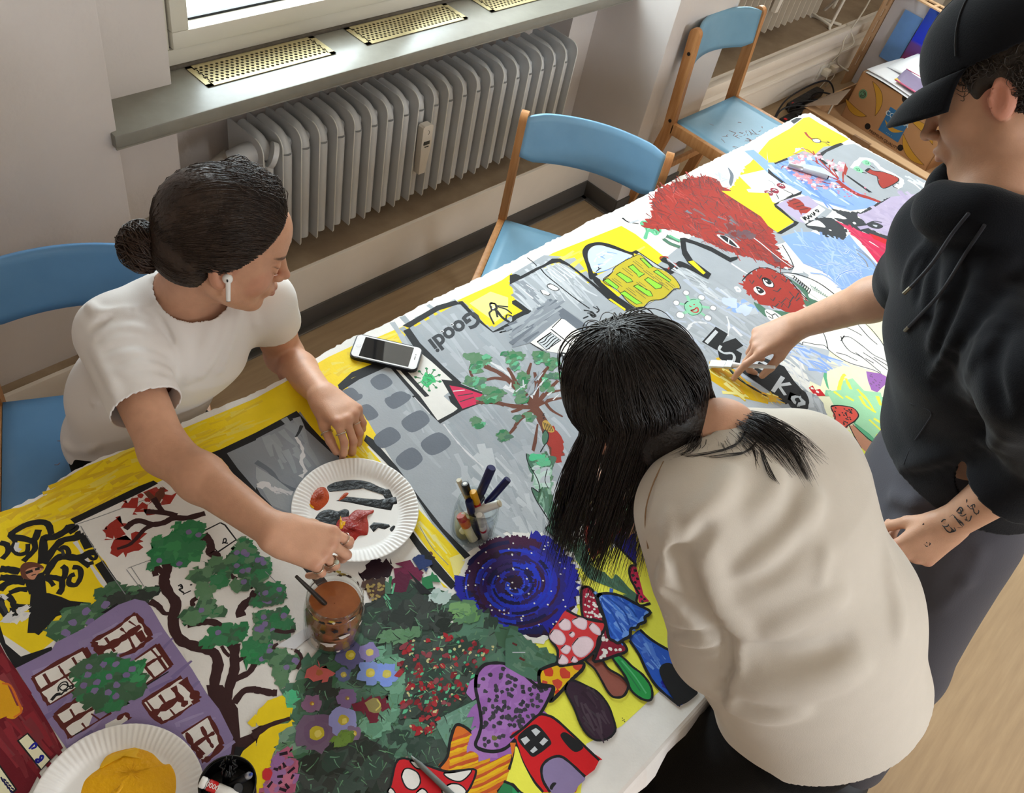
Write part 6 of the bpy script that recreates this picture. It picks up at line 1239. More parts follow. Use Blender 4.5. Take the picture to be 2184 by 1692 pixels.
# local frame: -X face looks at the camera, Y along the front (left in the photo = +Y)
BW, BD, BH = .272, .17, .255
b = MB()
b.box((-BD, -BW, 0), (-BD + .006, BW, BH)); b.box((BD - .006, -BW, 0), (BD, BW, BH)); b.box((-BD, BW - .006, 0), (BD, BW, BH)); b.box((-BD, -BW, 0), (BD, -BW + .006, BH)); b.box((-BD, -BW, 0), (BD, BW, .006))
b.build('box_body', M_card, bx)
def disc(y, z, r, name, m):
    c = MB(); c.tube([(-BD - .0008, y, z), (-BD + .0006, y, z)], r, 24); return c.build(name, m, bx)
b = MB(); b.prism([(-BD - .0008, .0 + .021 * math.cos(a), BH + .0005 - .024 * math.sin(a)) for a in np.linspace(0, PI, 14)], (.0075, 0, 0)); b.build('hand_hole', M_cdark, bx)
disc(.11, .035, .016, 'vent_hole', M_cdark); disc(-.10, .035, .016, 'vent_hole', M_cdark)
def banana(y, z, L_, w, a, bend):
    pts = []; n = 14
    for s in (1, -1):
        for k in (range(n) if s > 0 else range(n - 1, -1, -1)):
            u = k / (n - 1) * 2 - 1; x = u * L_ / 2; yy = bend * (1 - u * u) + s * w / 2 * (1 - abs(u) ** 2.4); pts.append((x * math.cos(a) - yy * math.sin(a), x * math.sin(a) + yy * math.cos(a)))
    c = MB(); c.prism([(-BD - .0007, y - p[0], z + p[1]) for p in pts], (.0012, 0, 0)); o = c.build('banana_print', M_ban, bx)
    c = MB(); P3 = [(-BD - .0008, y - p[0], z + p[1]) for p in pts]; c.tube(P3, .0007, 4, closed=True); c.build('print_outline', M_bink, o)
banana(.150, .17, .17, .036, -.95, .030); banana(.215, .085, .15, .034, -.12, -.02); banana(-.155, .155, .17, .036, -.25, .022); banana(-.165, .065, .19, .036, -.40, -.03)
c = MB(); c.prism([(-BD - .0007, .215 + .024 * math.cos(a), .160 + .024 * math.sin(a)) for a in np.linspace(0, 2 * PI, 18, endpoint=False)], (.001, 0, 0)); gl_ = c.build('green_seal', M_bgreen, bx)
c = MB(); c.tube([(-BD - .0009, .215 + .016 * math.cos(a), .160 + .016 * math.sin(a)) for a in np.linspace(0, 5.4, 16)], .0016, 5); c.tube([(-BD - .0009, .215 + .009 * math.cos(a), .160 + .009 * math.sin(a)) for a in np.linspace(1, 6, 12)], .0014, 5); c.build('seal_marks', M_bink, gl_)
c = MB(); c.prism([(-BD - .0009, .050, .180), (-BD - .0009, -.075, .180), (-BD - .0009, -.075, .050), (-BD - .0009, .050, .050)], (.0012, 0, 0)); lab = c.build('blue_label', M_bblue, bx)
TM = lambda y, z: Matrix(((0, 0, -1, -BD - .0011), (-1, 0, 0, y), (0, 1, 0, z), (0, 0, 0, 1)))
text('COBANA', .034, TM(-.012, .147), M_bwhite, lab); 
pts = [(.045 - .117 * u, .100 - .034 * math.sin(PI * u) + .012) for u in np.linspace(0, 1, 12)] + [(.045 - .117 * u, .100 - .012 * math.sin(PI * u) + .012) for u in np.linspace(1, 0, 12)]
c = MB(); c.prism([(-BD - .0013, p[0], p[1]) for p in pts], (.001, 0, 0)); c.build('label_banana', M_ban, lab); text('. , . ,', .02, TM(-.012, .066), M_bwhite, lab)
text('PREMIUM QUALITY', .0215, TM(.0, .022), M_bink, bx)
# lid used as a tray under the box
tr = empty('cardboard_tray', (4.56, 1.185, 0), -.03, 'shallow brown cardboard lid on the floor in front of the banana box', 'tray')
b = MB(); b.box((-.34, -.385, 0), (.18, .37, .005)); b.box((-.345, -.385, 0), (-.338, .37, .105)); b.box((-.345, -.39, 0), (.18, -.383, .105)); b.box((-.36, -.392, .098), (-.30, .372, .106), .003); b.box((-.345, .365, 0), (.18, .372, .105))
b.build('tray_walls', M_card2, tr)
MB().prism([(-.36, .37, .106), (-.10, .37, .106), (-.06, .30, .16), (-.30, .24, .165)], (0, 0, .004)).build('open_flap', mat('cardboard_grey_inside', '#9c8878', .85), tr)
MB().box((-.3615, -.02, .0), (-.345, .075, .1072)).build('tape_strip', mat('parcel_tape', '#8c6a4e', .3), tr)
# sheets of paper heaped on the box
M_sheet = mat('white_paper', '#eeedee', .7)
def sheet(name, c4, label, cat, m, group, curl=.0, n=14):
    A, B_, C_, D_ = [Vector(p) for p in c4]
    def f(u, v):
        p = (A * (1 - u) + B_ * u) * (1 - v) + (D_ * (1 - u) + C_ * u) * v
        return p + Vector((0, 0, curl * math.sin(PI * u) * math.sin(PI * v * .9 + .2) + .004 * math.sin(7 * u + 3 * v)))
    o = MB().grid(f, n, n).build(name, m, None, solid=.0012); return tag(o, label, cat, group)
gp = 'sheets of paper and pictures heaped on the banana box'
def wb(x, y, z):  # box-local to world
    v = Matrix.Rotation(-.1285, 4, 'Z') @ Vector((x, y, z)); return (v.x + 4.67, v.y + 1.19, v.z)
sheet('paper_sheet', [wb(-.178, .255, .262), wb(-.178, -.27, .262), wb(.165, -.27, .266), wb(.165, .255, .264)], 'flat white sheet lowest on the banana box, overhanging its front edge', 'paper', M_sheet, gp, .004)
sheet('paper_sheet', [wb(-.165, .26, .272), wb(-.172, -.25, .272), wb(.15, -.26, .285), wb(.16, .26, .278)], 'white sheet in the middle of the heap on the banana box', 'paper', M_sheet, gp, .012)
sheet('paper_sheet', [wb(-.05, .22, .286), wb(-.07, -.25, .289), wb(.17, -.22, .43), wb(.17, .20, .33)], 'crumpled white sheet curling up at the back of the banana box', 'paper', M_sheet, gp, .03)
pc = sheet('painted_card', [wb(-.150, .105, .293), wb(-.170, -.22, .300), wb(-.03, -.235, .325), wb(-.02, .135, .312)], 'lilac painted card with pink and yellow edges on the paper heap', 'painting', mat('lilac_card', '#8b7b98', .6, var=.12, scale=9), gp, .006)
a, b_, c_, d_ = [Vector(p) for p in ([wb(-.150, .105, .2945), wb(-.170, -.22, .3015), wb(-.03, -.235, .3265), wb(-.02, .135, .3135)])]
MB().tube([a, (a + b_) / 2, b_], .004, 6).build('pink_edge', mat('pink_edge', '#d8688a', .6), pc); MB().tube([d_, c_], .002, 6).build('pink_edge', mat('pink_edge', '#d8688a'), pc)
MB().prism([a + Vector((-.004, .004, .001)), a + Vector((-.004, -.05, .002)), a + Vector((.035, -.004, .002))], (0, 0, .002)).build('yellow_corner', mat('yellow_corner', '#ecd21e', .6), pc); MB().prism([b_ + Vector((-.02, .05, -.004)), b_ + Vector((-.03, -.0, -.004)), b_ + Vector((.0, .0, .001)), b_ + Vector((.0, .04, .001))], (0, 0, .002)).build('yellow_corner', mat('yellow_corner', '#ecd21e', .6), pc)
# upright slotted cardboard crate leaning behind, with pictures in it
cr_ = empty('cardboard_crate', (4.885, 1.68, 0), -.10, 'slotted cardboard crate standing on end behind the banana box, pictures leaning inside', 'crate')
lean = Matrix.Rotation(math.radians(4), 4, 'Y')
b = MB(); H, Dp, Wd = .545, .115, .78
# side wall (towards +y) with slots: built as a ladder of strips
def lad(lo_y, hi_y):
    zs = [0, .10, .165, .185, .27, .29, .36, .378, .42, .438, .50, H]
    b.box((0, lo_y, 0), (.038, hi_y, H), 0, M=lean); b.box((.062, lo_y, 0), (Dp, hi_y, H), 0, M=lean)
    for k in range(0, len(zs) - 1, 2): b.box((.036, lo_y, zs[k]), (.064, hi_y, zs[k + 1]), 0, M=lean)
lad(-.008, 0); lad(-Wd, -Wd + .008)
b.box((Dp - .006, -Wd, 0), (Dp, 0, H), 0, M=lean)
ys = [0, -.025, -.10, -.115, -.17, -.185, -.24, -.255, -.32, -.34, -.40, -.42, -.50, -.52, -.60, -.62, -Wd]
b.box((0, -Wd, H - .006), (.04, 0, H), 0, M=lean); b.box((.085, -Wd, H - .006), (Dp, 0, H), 0, M=lean)
for k in range(0, len(ys) - 1, 2): b.box((.038, ys[k + 1], H - .006), (.087, ys[k], H), 0, M=lean)
b.build('crate_walls', M_card2, cr_)
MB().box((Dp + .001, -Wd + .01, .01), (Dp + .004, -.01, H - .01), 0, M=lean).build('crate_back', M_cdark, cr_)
cr_w = Matrix.Translation((4.885, 1.68, 0)) @ Matrix.Rotation(-.10, 4, 'Z') @ lean
def cw(x, y, z): return cr_w @ Vector((x, y, z))
gp2 = 'pictures leaning in the slotted cardboard crate'
def panel(name, y0, y1, z0, z1, x0, x1, label, m, cat='painting'):
    o = MB().prism([cw(x0, y0, z0), cw(x0, y1, z0), cw(x1, y1, z1), cw(x1, y0, z1)], cr_w.to_3x3() @ Vector((.003, 0, 0))).build(name, m); return tag(o, label, cat, gp2)
panel('picture_sheet', -.012, -.33, .008, .525, .09, .10, 'large white sheet leaning in the slotted crate', mat('crate_white_sheet', '#d4d2d8', .6, var=.08, scale=4), 'paper')
panel('picture', -.095, -.205, .20, .455, .070, .088, 'light blue painting with a white border leaning in the crate', mat('light_blue_paint', '#6f9fe0', .6, var=.12, scale=9)); 
m = mat('blue_red_gradient_paint', '#2233c0', .5); nt_ = m.node_tree; tc_ = nt_.nodes.new('ShaderNodeTexCoord'); sp_ = nt_.nodes.new('ShaderNodeSeparateXYZ'); rp_ = nt_.nodes.new('ShaderNodeValToRGB'); nt_.links.new(tc_.outputs['Generated'], sp_.inputs[0]); nt_.links.new(sp_.outputs['Z'], rp_.inputs[0]); nt_.links.new(rp_.outputs[0], nt_.nodes['Principled BSDF'].inputs['Base Color'])
e_ = rp_.color_ramp.elements; e_[0].position = .05; e_[0].color = (*lin('#d0202c'), 1); e_[1].position = .95; e_[1].color = (*lin('#2a4aa0'), 1)
for p_e, c_e in ((.25, '#a03050'), (.42, '#704088'), (.52, '#6a4494'), (.56, '#2436d8'), (.75, '#2240c8')): x_ = e_.new(p_e); x_.color = (*lin(c_e), 1)
panel('picture', -.215, -.53, .13, .53, .050, .080, 'dark blue, purple and red gradient painting leaning in the crate', m)
# extension leads on the floor by the plinth
def strip(loc, rz, n, label):
    rt = empty('power_strip', loc, rz, label, 'power strip', 'black power strips tangled by the plinth')
    MB().box((-.17, -.026, 0), (.17, .026, .040), .008, 3).build('strip_body', M_black, rt, smooth=40)
    for k in range(n):
        b = MB(); x = -.12 + k * .052; b.lathe([(.0205, .0402), (.0195, .0412), (.018, .0402), (.0178, .036), (.0005, .0355)], (x, 0, 0), 24); b.build('socket', mat('socket_black', '#0c0c0e', .3), rt)
    MB().box((-.155, -.008, .040), (-.138, .008, .0435), .002).build('switch', mat('switch_red', '#a01818', .35, emit='#a01818', estr=.3), rt)
    return rt
strip((4.27, 1.60, .0), .03, 5, 'black power strip with a red switch on the floor by the plinth'); strip((4.46, 1.672, .0), .05, 5, 'black power strip lying behind the other, against the plinth')
R = random.Random(8)
def cable(pts, r, m, label): 
    P_ = []; last = pts[-1]
    o = MB().tube(catmull(pts, 8), r, 8).build('cable', m, smooth=179); return tag(o, label, 'cable', 'cables by the plinth')
loop = [(4.1 + .35 * u + .04 * math.sin(u * 9), 1.60 + .045 * math.sin(u * 14 + 1), .030 + .075 * abs(math.sin(u * 7))) for u in np.linspace(0, 1.25, 26)]
cable(loop, .0045, M_black, 'thick black cable coiled over the power strips')
cable([(4.16, 1.50, .006), (4.05, 1.52, .008), (4.02, 1.60, .03), (4.18, 1.66, .09), (4.42, 1.66, .12), (4.58, 1.64, .11), (4.62, 1.60, .05), (4.45, 1.57, .06), (4.2, 1.58, .05)], .0045, M_black, 'black cable looping up behind the power strips')
cable([(4.02, 1.47, .006), (3.95, 1.50, .006), (4.0, 1.56, .01), (4.12, 1.52, .05), (4.2, 1.53, .06)], .0045, M_black, 'black cable end at the left of the power strips')
M_wc = mat('cable_white', '#cfc6b4', .4)
cable([(4.28, 1.47, .008), (4.36, 1.49, .05), (4.46, 1.52, .09), (4.50, 1.53, .10), (4.52, 1.555, .06), (4.50, 1.56, .045)], .0055, M_wc, 'short white cable plugged into the front power strip')
cable([(5.05, 1.80, .62), (4.93, 1.75, .42), (4.80, 1.735, .26), (4.775, 1.72, .22), (4.78, 1.715, .14), (4.84, 1.70, .10), (4.86, 1.66, .09)], .0045, M_wc, 'long white cable hanging in front of the far plinth')
cable([(4.84, 1.78, .31), (4.85, 1.70, .24), (4.80, 1.715, .20), (4.72, 1.718, .15)], .003, M_wc, 'thin white lead from the socket up over the plinth')
def socket(x, z, label):
    rt = empty('wall_socket', (x, 1.728, z), 0, label, 'socket', 'sockets with plugs on the cable duct')
    MB().box((-.038, -.008, -.038), (.038, .0, .038), .003).build('socket_plate', M_plastic, rt, smooth=40)
    MB().box((-.02, -.045, -.012), (.022, -.008, .024), .005).build('plug', mat('plug_cream', '#d8cdb8', .4), rt, smooth=40)
    MB().tube(catmull([(0, -.04, -.008), (-.004, -.046, -.03), (-.012, -.04, -.06), (-.01, -.03, -.095)], 5), .003, 6).build('lead', M_wc, rt)
socket(4.66, .105, 'left of two cream plugs in sockets on the cable duct'); socket(4.745, .105, 'right of two cream plugs in sockets on the cable duct')
# white steel-tube chair standing in the far niche
wc = empty('steel_stand', (4.78, 1.88, .3025), 0, 'white steel-tube stand in the far window niche beyond the cream radiator', 'stand')
M_wst = mat('white_steel', '#d6cdbd', .4)
for nm, pts in (('leg', [(-.07, .05, 0), (-.07, .05, .02), (-.10, -.08, .02), (-.10, -.09, 0)]), ('post', [(-.09, -.08, .0), (-.02, -.07, .22), (.06, -.05, .52), (.1, -.04, .7)]), ('cross_bar', [(-.07, .05, .01), (.0, -.10, .01)]), ('leg', [(.10, .06, 0), (.06, .0, .10), (-.03, -.03, .08)])):
    MB().tube(pts, .008, 10).build(nm, M_wst, wc, smooth=60)
MB().grid(lambda u, v: (-.02 + .22 * u, -.04 + .12 * v, .16 + .04 * (2 * u - 1) ** 2 + .03 * v), 10, 6).build('seat_shell', M_wst, wc, solid=.008)
MB().box((-.045, -.02, .14), (-.02, .02, .19), .006).build('clamp', M_black, wc)
# grey cabinet with a white worktop edge at the very top right
cb = empty('grey_cabinet', (6.45, 1.35, 0), 0, 'grey cabinet with a pale top edge at the upper right behind the cap', 'cabinet')
MB().box((-.2, -.9, 0), (.3, .42, .225), .004).build('cabinet_body', mat('cabinet_grey', '#a29d92', .55), cb)
MB().box((-.215, -.9, .225), (.3, .43, .243), .004).build('top_edge', mat('cabinet_edge_white', '#e3ddd0', .4), cb)
MB().box((-.19, -.9, .243), (.3, .40, .262)).build('plinth_black', M_black, cb); MB().box((-.18, -.9, .262), (.3, .39, .40), .003).build('drawer', mat('cabinet_blue_grey', '#98a7bd', .5), cb)
# ================================================================== PEOPLE (bodies grown as one smooth surface from joints and radii)
V3 = lambda *a: np.array(a, float)
class Vox:
    def __init__(s, lo, hi, res):
        s.lo = np.array(lo, float); s.res = res; s.n = np.ceil((np.array(hi) - s.lo) / res).astype(int) + 1
        s.F = np.full(s.n, .15, np.float32); s.ax = [s.lo[i] + np.arange(s.n[i]) * res for i in range(3)]
    def sub(s, lo, hi):
        a = np.clip(np.floor((np.array(lo) - s.lo) / s.res).astype(int), 0, s.n - 1); b = np.clip(np.ceil((np.array(hi) - s.lo) / s.res).astype(int) + 1, 0, s.n)
        b = np.maximum(b, a)
        sl = tuple(slice(a[i], b[i]) for i in range(3))
        X = s.ax[0][sl[0]][:, None, None]; Y = s.ax[1][sl[1]][None, :, None]; Z = s.ax[2][sl[2]][None, None, :]
        return sl, X, Y, Z
    def add(s, prim, k=.01, sign=1):
        fn, lo, hi = prim; m = max(k, .004) + s.res * 3
        sl, X, Y, Z = s.sub(lo - m, hi + m)
        A = s.F[sl]
        if A.size == 0: return s
        d = fn(X, Y, Z).astype(np.float32)
        if sign > 0:
            h = np.clip(.5 + .5 * (A - d) / k, 0, 1); s.F[sl] = A * (1 - h) + d * h - k * h * (1 - h)
        else:
            h = np.clip(.5 - .5 * (A + d) / k, 0, 1); s.F[sl] = A * (1 - h) - d * h + k * h * (1 - h)
        return s
    def cut(s, prim, k=.01): return s.add(prim, k, -1)
    def ridge(s, pts, r, amp):
        """fold: raise (amp>0) or sink the surface along a polyline"""
        for a, b in zip(pts[:-1], pts[1:]):
            a, b = np.array(a), np.array(b); sl, X, Y, Z = s.sub(np.minimum(a, b) - 3 * r, np.maximum(a, b) + 3 * r)
            if s.F[sl].size == 0: continue
            d = cone(a, b, 0, 0)[0](X, Y, Z); s.F[sl] -= (amp * np.exp(-(d / r) ** 2)).astype(np.float32)
        return s
    def noise(s, amp, freqs, seed=0, lo=None, hi=None):
        R = np.random.RandomState(seed); sl, X, Y, Z = s.sub(s.lo if lo is None else lo, s.ax_hi() if hi is None else hi); acc = 0
        for f in freqs:
            for q in range(3):
                d = R.normal(size=3); d /= np.linalg.norm(d); w = R.normal(size=3) * .35
                ph = R.uniform(0, 6.28); u = (X * d[0] + Y * d[1] + Z * d[2]) * f
                acc = acc + np.sin(u + ph + 1.4 * np.sin((X * w[0] + Y * w[1] + Z * w[2]) * f + ph * 2)) / 3
        s.F[sl] += (amp * acc).astype(np.float32); return s
    def ax_hi(s): return s.lo + (s.n - 1) * s.res
    def hit(s, px, py, t0=.5, t1=2.6):
        r = ray(px, py); ts = np.arange(t0, t1, s.res * .6); Pt = CAM_C + ts[:, None] * r
        I = np.round((Pt - s.lo) / s.res).astype(int); ok = np.all((I >= 0) & (I < s.n), 1); I = np.clip(I, 0, s.n - 1)
        v = np.where(ok, s.F[I[:, 0], I[:, 1], I[:, 2]], 1.); w = np.where(v < 0)[0]
        return Pt[w[0]] if len(w) else None
    def mesh(s):
        """surface nets"""
        F = s.F; S = F < 0
        c = np.zeros(tuple(np.array(F.shape) - 1), np.int8)
        for i in (0, 1):
            for j in (0, 1):
                for k in (0, 1): c += S[i:F.shape[0] - 1 + i, j:F.shape[1] - 1 + j, k:F.shape[2] - 1 + k]
        act = (c > 0) & (c < 8); idx = np.full(act.shape, -1, np.int64); I = np.argwhere(act); idx[act] = np.arange(len(I))
        pos = np.zeros((len(I), 3)); cnt = np.zeros(len(I))
        corners = [(i, j, k) for i in (0, 1) for j in (0, 1) for k in (0, 1)]
        for a in corners:
            for ax in range(3):
                if a[ax] == 1: continue
                b = list(a); b[ax] = 1
                fa = F[I[:, 0] + a[0], I[:, 1] + a[1], I[:, 2] + a[2]]; fb = F[I[:, 0] + b[0], I[:, 1] + b[1], I[:, 2] + b[2]]
                m = (fa < 0) != (fb < 0); t_ = np.where(m, fa / np.where(m, fa - fb, 1), 0)
                p = np.tile(np.array(a, float), (len(I), 1)); p[:, ax] += t_
                pos += np.where(m[:, None], p, 0); cnt += m
        V = s.lo + (I + pos / cnt[:, None]) * s.res
        Q = []
        for ax in range(3):
            u, v = (ax + 1) % 3, (ax + 2) % 3
            sl0 = [slice(None)] * 3; sl1 = [slice(None)] * 3; sl0[ax] = slice(0, -1); sl1[ax] = slice(1, None)
            e = S[tuple(sl0)] != S[tuple(sl1)]; E = np.argwhere(e)
            E = E[(E[:, u] > 0) & (E[:, v] > 0) & (E[:, u] < F.shape[u] - 1) & (E[:, v] < F.shape[v] - 1)]
            ins = S[tuple(E.T)]
            def at(du, dv):
                G = E.copy(); G[:, u] += du; G[:, v] += dv; return idx[tuple(G.T)]
            q = np.stack([at(-1, -1), at(0, -1), at(0, 0), at(-1, 0)], 1)
            q[~ins] = q[~ins][:, ::-1]; Q.append(q)
        return V, np.concatenate(Q)
def cone(a, b, ra, rb, w=None, s=1.):
    """tapered limb between joints; w: direction in which the section is s times wider"""
    a, b = np.array(a, float), np.array(b, float); ba = b - a; L2 = max(ba @ ba, 1e-9); R = max(ra, rb) * max(1, s)
    if w is not None: w = np.array(w, float); w = w / np.linalg.norm(w)
    def fn(X, Y, Z):
        x, y, z = X - a[0], Y - a[1], Z - a[2]
        h = np.clip((x * ba[0] + y * ba[1] + z * ba[2]) / L2, 0, 1)
        x = x - h * ba[0]; y = y - h * ba[1]; z = z - h * ba[2]
        if w is not None:
            q = (x * w[0] + y * w[1] + z * w[2]) * (1 - 1 / s); x = x - w[0] * q; y = y - w[1] * q; z = z - w[2] * q
        return np.sqrt(x * x + y * y + z * z) - (ra + (rb - ra) * h)
    return fn, np.minimum(a, b) - R, np.maximum(a, b) + R
def ell(c, r, M=None):
    c = np.array(c, float); r = np.array(r, float); M = np.eye(3) if M is None else np.array(M); R = r.max()
    def fn(X, Y, Z):
        x, y, z = X - c[0], Y - c[1], Z - c[2]
        p = [(x * M[0][i] + y * M[1][i] + z * M[2][i]) / r[i] for i in range(3)]
        k0 = np.sqrt(p[0] ** 2 + p[1] ** 2 + p[2] ** 2) + 1e-9; k1 = np.sqrt((p[0] / r[0]) ** 2 + (p[1] / r[1]) ** 2 + (p[2] / r[2]) ** 2) + 1e-9
        return k0 * (k0 - 1) / k1
    return fn, c - R, c + R
def halfspace(p, n, R=1.0):
    """everything on the +n side of a plane within R of p"""
    p = np.array(p, float); n = np.array(n, float); n = n / np.linalg.norm(n)
    def fn(X, Y, Z): return np.maximum(-((X - p[0]) * n[0] + (Y - p[1]) * n[1] + (Z - p[2]) * n[2]), np.sqrt((X - p[0]) ** 2 + (Y - p[1]) ** 2 + (Z - p[2]) ** 2) - R)
    return fn, p - R, p + R
def ortho(f, up):
    f = np.array(f, float); f /= np.linalg.norm(f); l = np.cross(up, f); l /= np.linalg.norm(l); u = np.cross(f, l); return np.stack([f, l, u], 1)   # columns fwd, left, up
class Head:
    """local axes: x face, y left, z crown"""
    def __init__(s, c, f, up, k=1.): s.c = np.array(c, float); s.M = ortho(f, up); s.k = k
    def p(s, x, y, z): return s.c + s.M @ (np.array([x, y, z]) * s.k)
    def cone(s, a, b, ra, rb, w=None, q=1.): return cone(s.p(*a), s.p(*b), ra * s.k, rb * s.k, None if w is None else s.M @ np.array(w, float), q)
    def ell(s, c, r, T=None):
        M = s.M if T is None else s.M @ T
        return ell(s.p(*c), np.array(r) * s.k, M)
    def grow(s, v, neck, male=False):
        v.add(s.ell((-.014, 0, .032), (.096, .075, .084)), .02)
        v.add(s.ell((.030, 0, -.030), (.056, .060, .078)), .03)
        for y in (-1, 1):
            v.add(s.cone((-.005, y * .052, -.050), (.060, y * .016, -.098), .022, .015), .03)
            v.add(s.ell((.052, y * .036, -.034), (.026, .026, .026)), .02)
        v.add(s.cone((.070, -.008, -.100), (.070, .008, -.100), .0155, .0155), .014)
        v.add(s.cone((.078, -.032, .018), (.078, .032, .018), .0105, .0105), .014)
        v.add(s.ell((.060, 0, .045), (.034, .050, .040)), .02)
        for y in (-1, 1):
            v.cut(s.ell((.097, y * .032, -.001), (.017, .017, .012)), .012)
            v.add(s.ell((.0735, y * .031, -.002), (.0128, .0145, .0128)), .003)
            v.add(s.cone((.084, y * .020, .0065), (.082, y * .044, .004), .0035, .0030), .004)
            v.add(s.cone((.083, y * .021, -.010), (.081, y * .043, -.0085), .003, .0026), .004)
        v.add(s.cone((.086, 0, .006), (.104, 0, -.034), .0075, .0095), .010)
        v.add(s.ell((.1075, 0, -.0375), (.0095, .0095, .0085)), .006)
        for y in (-1, 1):
            v.add(s.ell((.0965, y * .0115, -.0405), (.0085, .0065, .0065)), .005)
            v.cut(s.ell((.102, y * .006, -.047), (.004, .003, .003)), .003)
        v.add(s.ell((.083, 0, -.066), (.013, .026, .020)), .012)
        v.add(s.cone((.0925, -.016, -.0655), (.0925, .016, -.0655), .0042, .0042), .006); v.add(s.ell((.0975, 0, -.0640), (.0058, .013, .0050)), .005)
        v.add(s.ell((.0955, 0, -.0755), (.0068, .015, .0058)), .005)
        v.cut(s.cone((.104, -.019, -.0700), (.104, .019, -.0700), .0028, .0028), .003)
        for y in (-1, 1):
            T = np.array(Matrix.Rotation(y * .35, 3, 'Z') @ Matrix.Rotation(-.18, 3, 'Y'))
            v.add(s.ell((-.012, y * .079, -.010), (.018, .007, .0315), T), .008)
            v.cut(s.ell((-.006, y * .088, -.008), (.010, .008, .021), T), .005)
            v.add(s.cone((.004, y * .0775, -.016), (.004, y * .0775, -.006), .004, .004), .004)
        nk = np.array(neck, float)
        v.add(cone(s.p(-.022, 0, -.050), nk, .052 * s.k, .056 if not male else .062, s.M @ np.array([0, 1., 0]), 1.0), .025)
        return v
def hand(v, wrist, fdir, back, side, curl, sc=.92, thumb=(.55, .35, .2), spread=.06, tcurl=.5, kk=.0035):
    """side=+1 right hand, -1 left. fdir: wrist->knuckles; back: dorsal normal. returns knuckle, tip positions"""
    x = np.array(fdir, float); x /= np.linalg.norm(x); z = np.array(back, float); z -= x * (z @ x); z /= np.linalg.norm(z); y = np.cross(z, x) * side     # towards the thumb
    W = np.array(wrist, float); loc = lambda a, b, c: W + (x * a + y * b + z * c) * sc
    KX = (.088, .092, .086, .077); KY = (.030, .010, -.011, -.030); out = {}
    for kx, ky in zip(KX, KY): v.add(cone(loc(.0, ky * .55, 0), loc(kx, ky, .0), .0165 * sc, .0118 * sc), .014)
    v.add(cone(loc(.02, .0, -.006), loc(.06, .0, -.008), .022 * sc, .020 * sc, y, 1.5), .014)
    LN = ((.043, .025, .020), (.047, .029, .021), (.042, .027, .020), (.033, .020, .018)); RD = (.0088, .0090, .0086, .0076)
    for i in range(4):
        p = loc(KX[i], KY[i], 0); ang = 0; cs = curl[i] if isinstance(curl[0], (tuple, list)) else curl
        sp = (1.5 - i) * spread; pts = [p]
        for j in range(3):
            ang += cs[j]; d = x * math.cos(ang) - z * math.sin(ang); d = d * math.cos(sp) + y * math.sin(sp); p2 = p + d * LN[i][j] * sc
            r0 = RD[i] * sc * (1.0, .93, .86)[j]; r1 = RD[i] * sc * (.93, .86, .72)[j]
            v.add(cone(p, p2, r0, r1), kk if j else .006); p = p2; pts.append(p)
        out[i] = pts
    b = loc(.018, .020, -.006); d0 = x * math.cos(thumb[0]) + y * math.sin(thumb[0]) - z * thumb[1]; d0 /= np.linalg.norm(d0)
    p1 = b + d0 * .046 * sc; v.add(cone(b, p1, .0155 * sc, .0115 * sc), .010); d1 = d0 * math.cos(tcurl) + (x * .8 - y * .3 - z * .5) / np.linalg.norm([.8, .3, .5]) * math.sin(tcurl); d1 /= np.linalg.norm(d1)
    p2 = p1 + d1 * .034 * sc; v.add(cone(p1, p2, .0108 * sc, .0096 * sc), .004); d2 = d1 * math.cos(tcurl * .6) + (x * .7 - y * .5 - z * .5) * math.sin(tcurl * .6); d2 /= np.linalg.norm(d2)
    p3 = p2 + d2 * .026 * sc; v.add(cone(p2, p3, .0096 * sc, .0078 * sc), .004); out['thumb'] = [b, p1, p2, p3]
    out['axes'] = (x, y, z); return out
def skin_obj(name, v, m, marks=(), base='#c99a7e'):
    """marks: (centre, radius, colour, strength)"""
    V, Q = v.mesh(); o = mesh_obj(name, V, Q, m)
    C = np.tile(np.array(lin(base)), (len(V), 1))
    for c, r, cc, st in marks:
        if isinstance(r, (tuple, list)):   # ellipsoid radii with axes
            rr, M = r; q = ((V - np.array(c)) @ np.array(M)) / np.array(rr); d = np.sqrt((q ** 2).sum(1))
        else: d = np.linalg.norm(V - np.array(c), axis=1) / r
        w = np.clip((1.15 - d) / .3, 0, 1)[:, None] * st; C = C * (1 - w) + np.array(lin(cc)) * w
    a = o.data.color_attributes.new('paint', 'FLOAT_COLOR', 'POINT'); a.data.foreach_set('color', np.c_[C, np.ones(len(C))].astype(np.float32).ravel())
    return o
def cloth_obj(name, v, m, parent, cuts=(), thick=.0025, extra=None):
    """surface of the garment, opened at the cut planes (neck, cuffs, hem)"""
    for c in cuts: v.cut(c, .0008)
    V, Q = v.mesh(); ctr = V[Q].mean(1); keep = np.ones(len(Q), bool)
    for fn, lo, hi in cuts:
        d = fn(ctr[:, 0], ctr[:, 1], ctr[:, 2]); keep &= ~(np.abs(d) < v.res * .75)
    Q = Q[keep]; used = np.unique(Q); mp = np.full(len(V), -1); mp[used] = np.arange(len(used))
    o = mesh_obj(name, V[used], mp[Q], m, parent)
    md = o.modifiers.new('smooth', 'SMOOTH'); md.factor = .5; md.iterations = 3
    if thick: md = o.modifiers.new('thickness', 'SOLIDIFY'); md.thickness = thick; md.offset = -1
    return o
def rel(o, parent):
    """parent keeping world placement (parent sits at the origin)"""
    o.parent = parent; return o
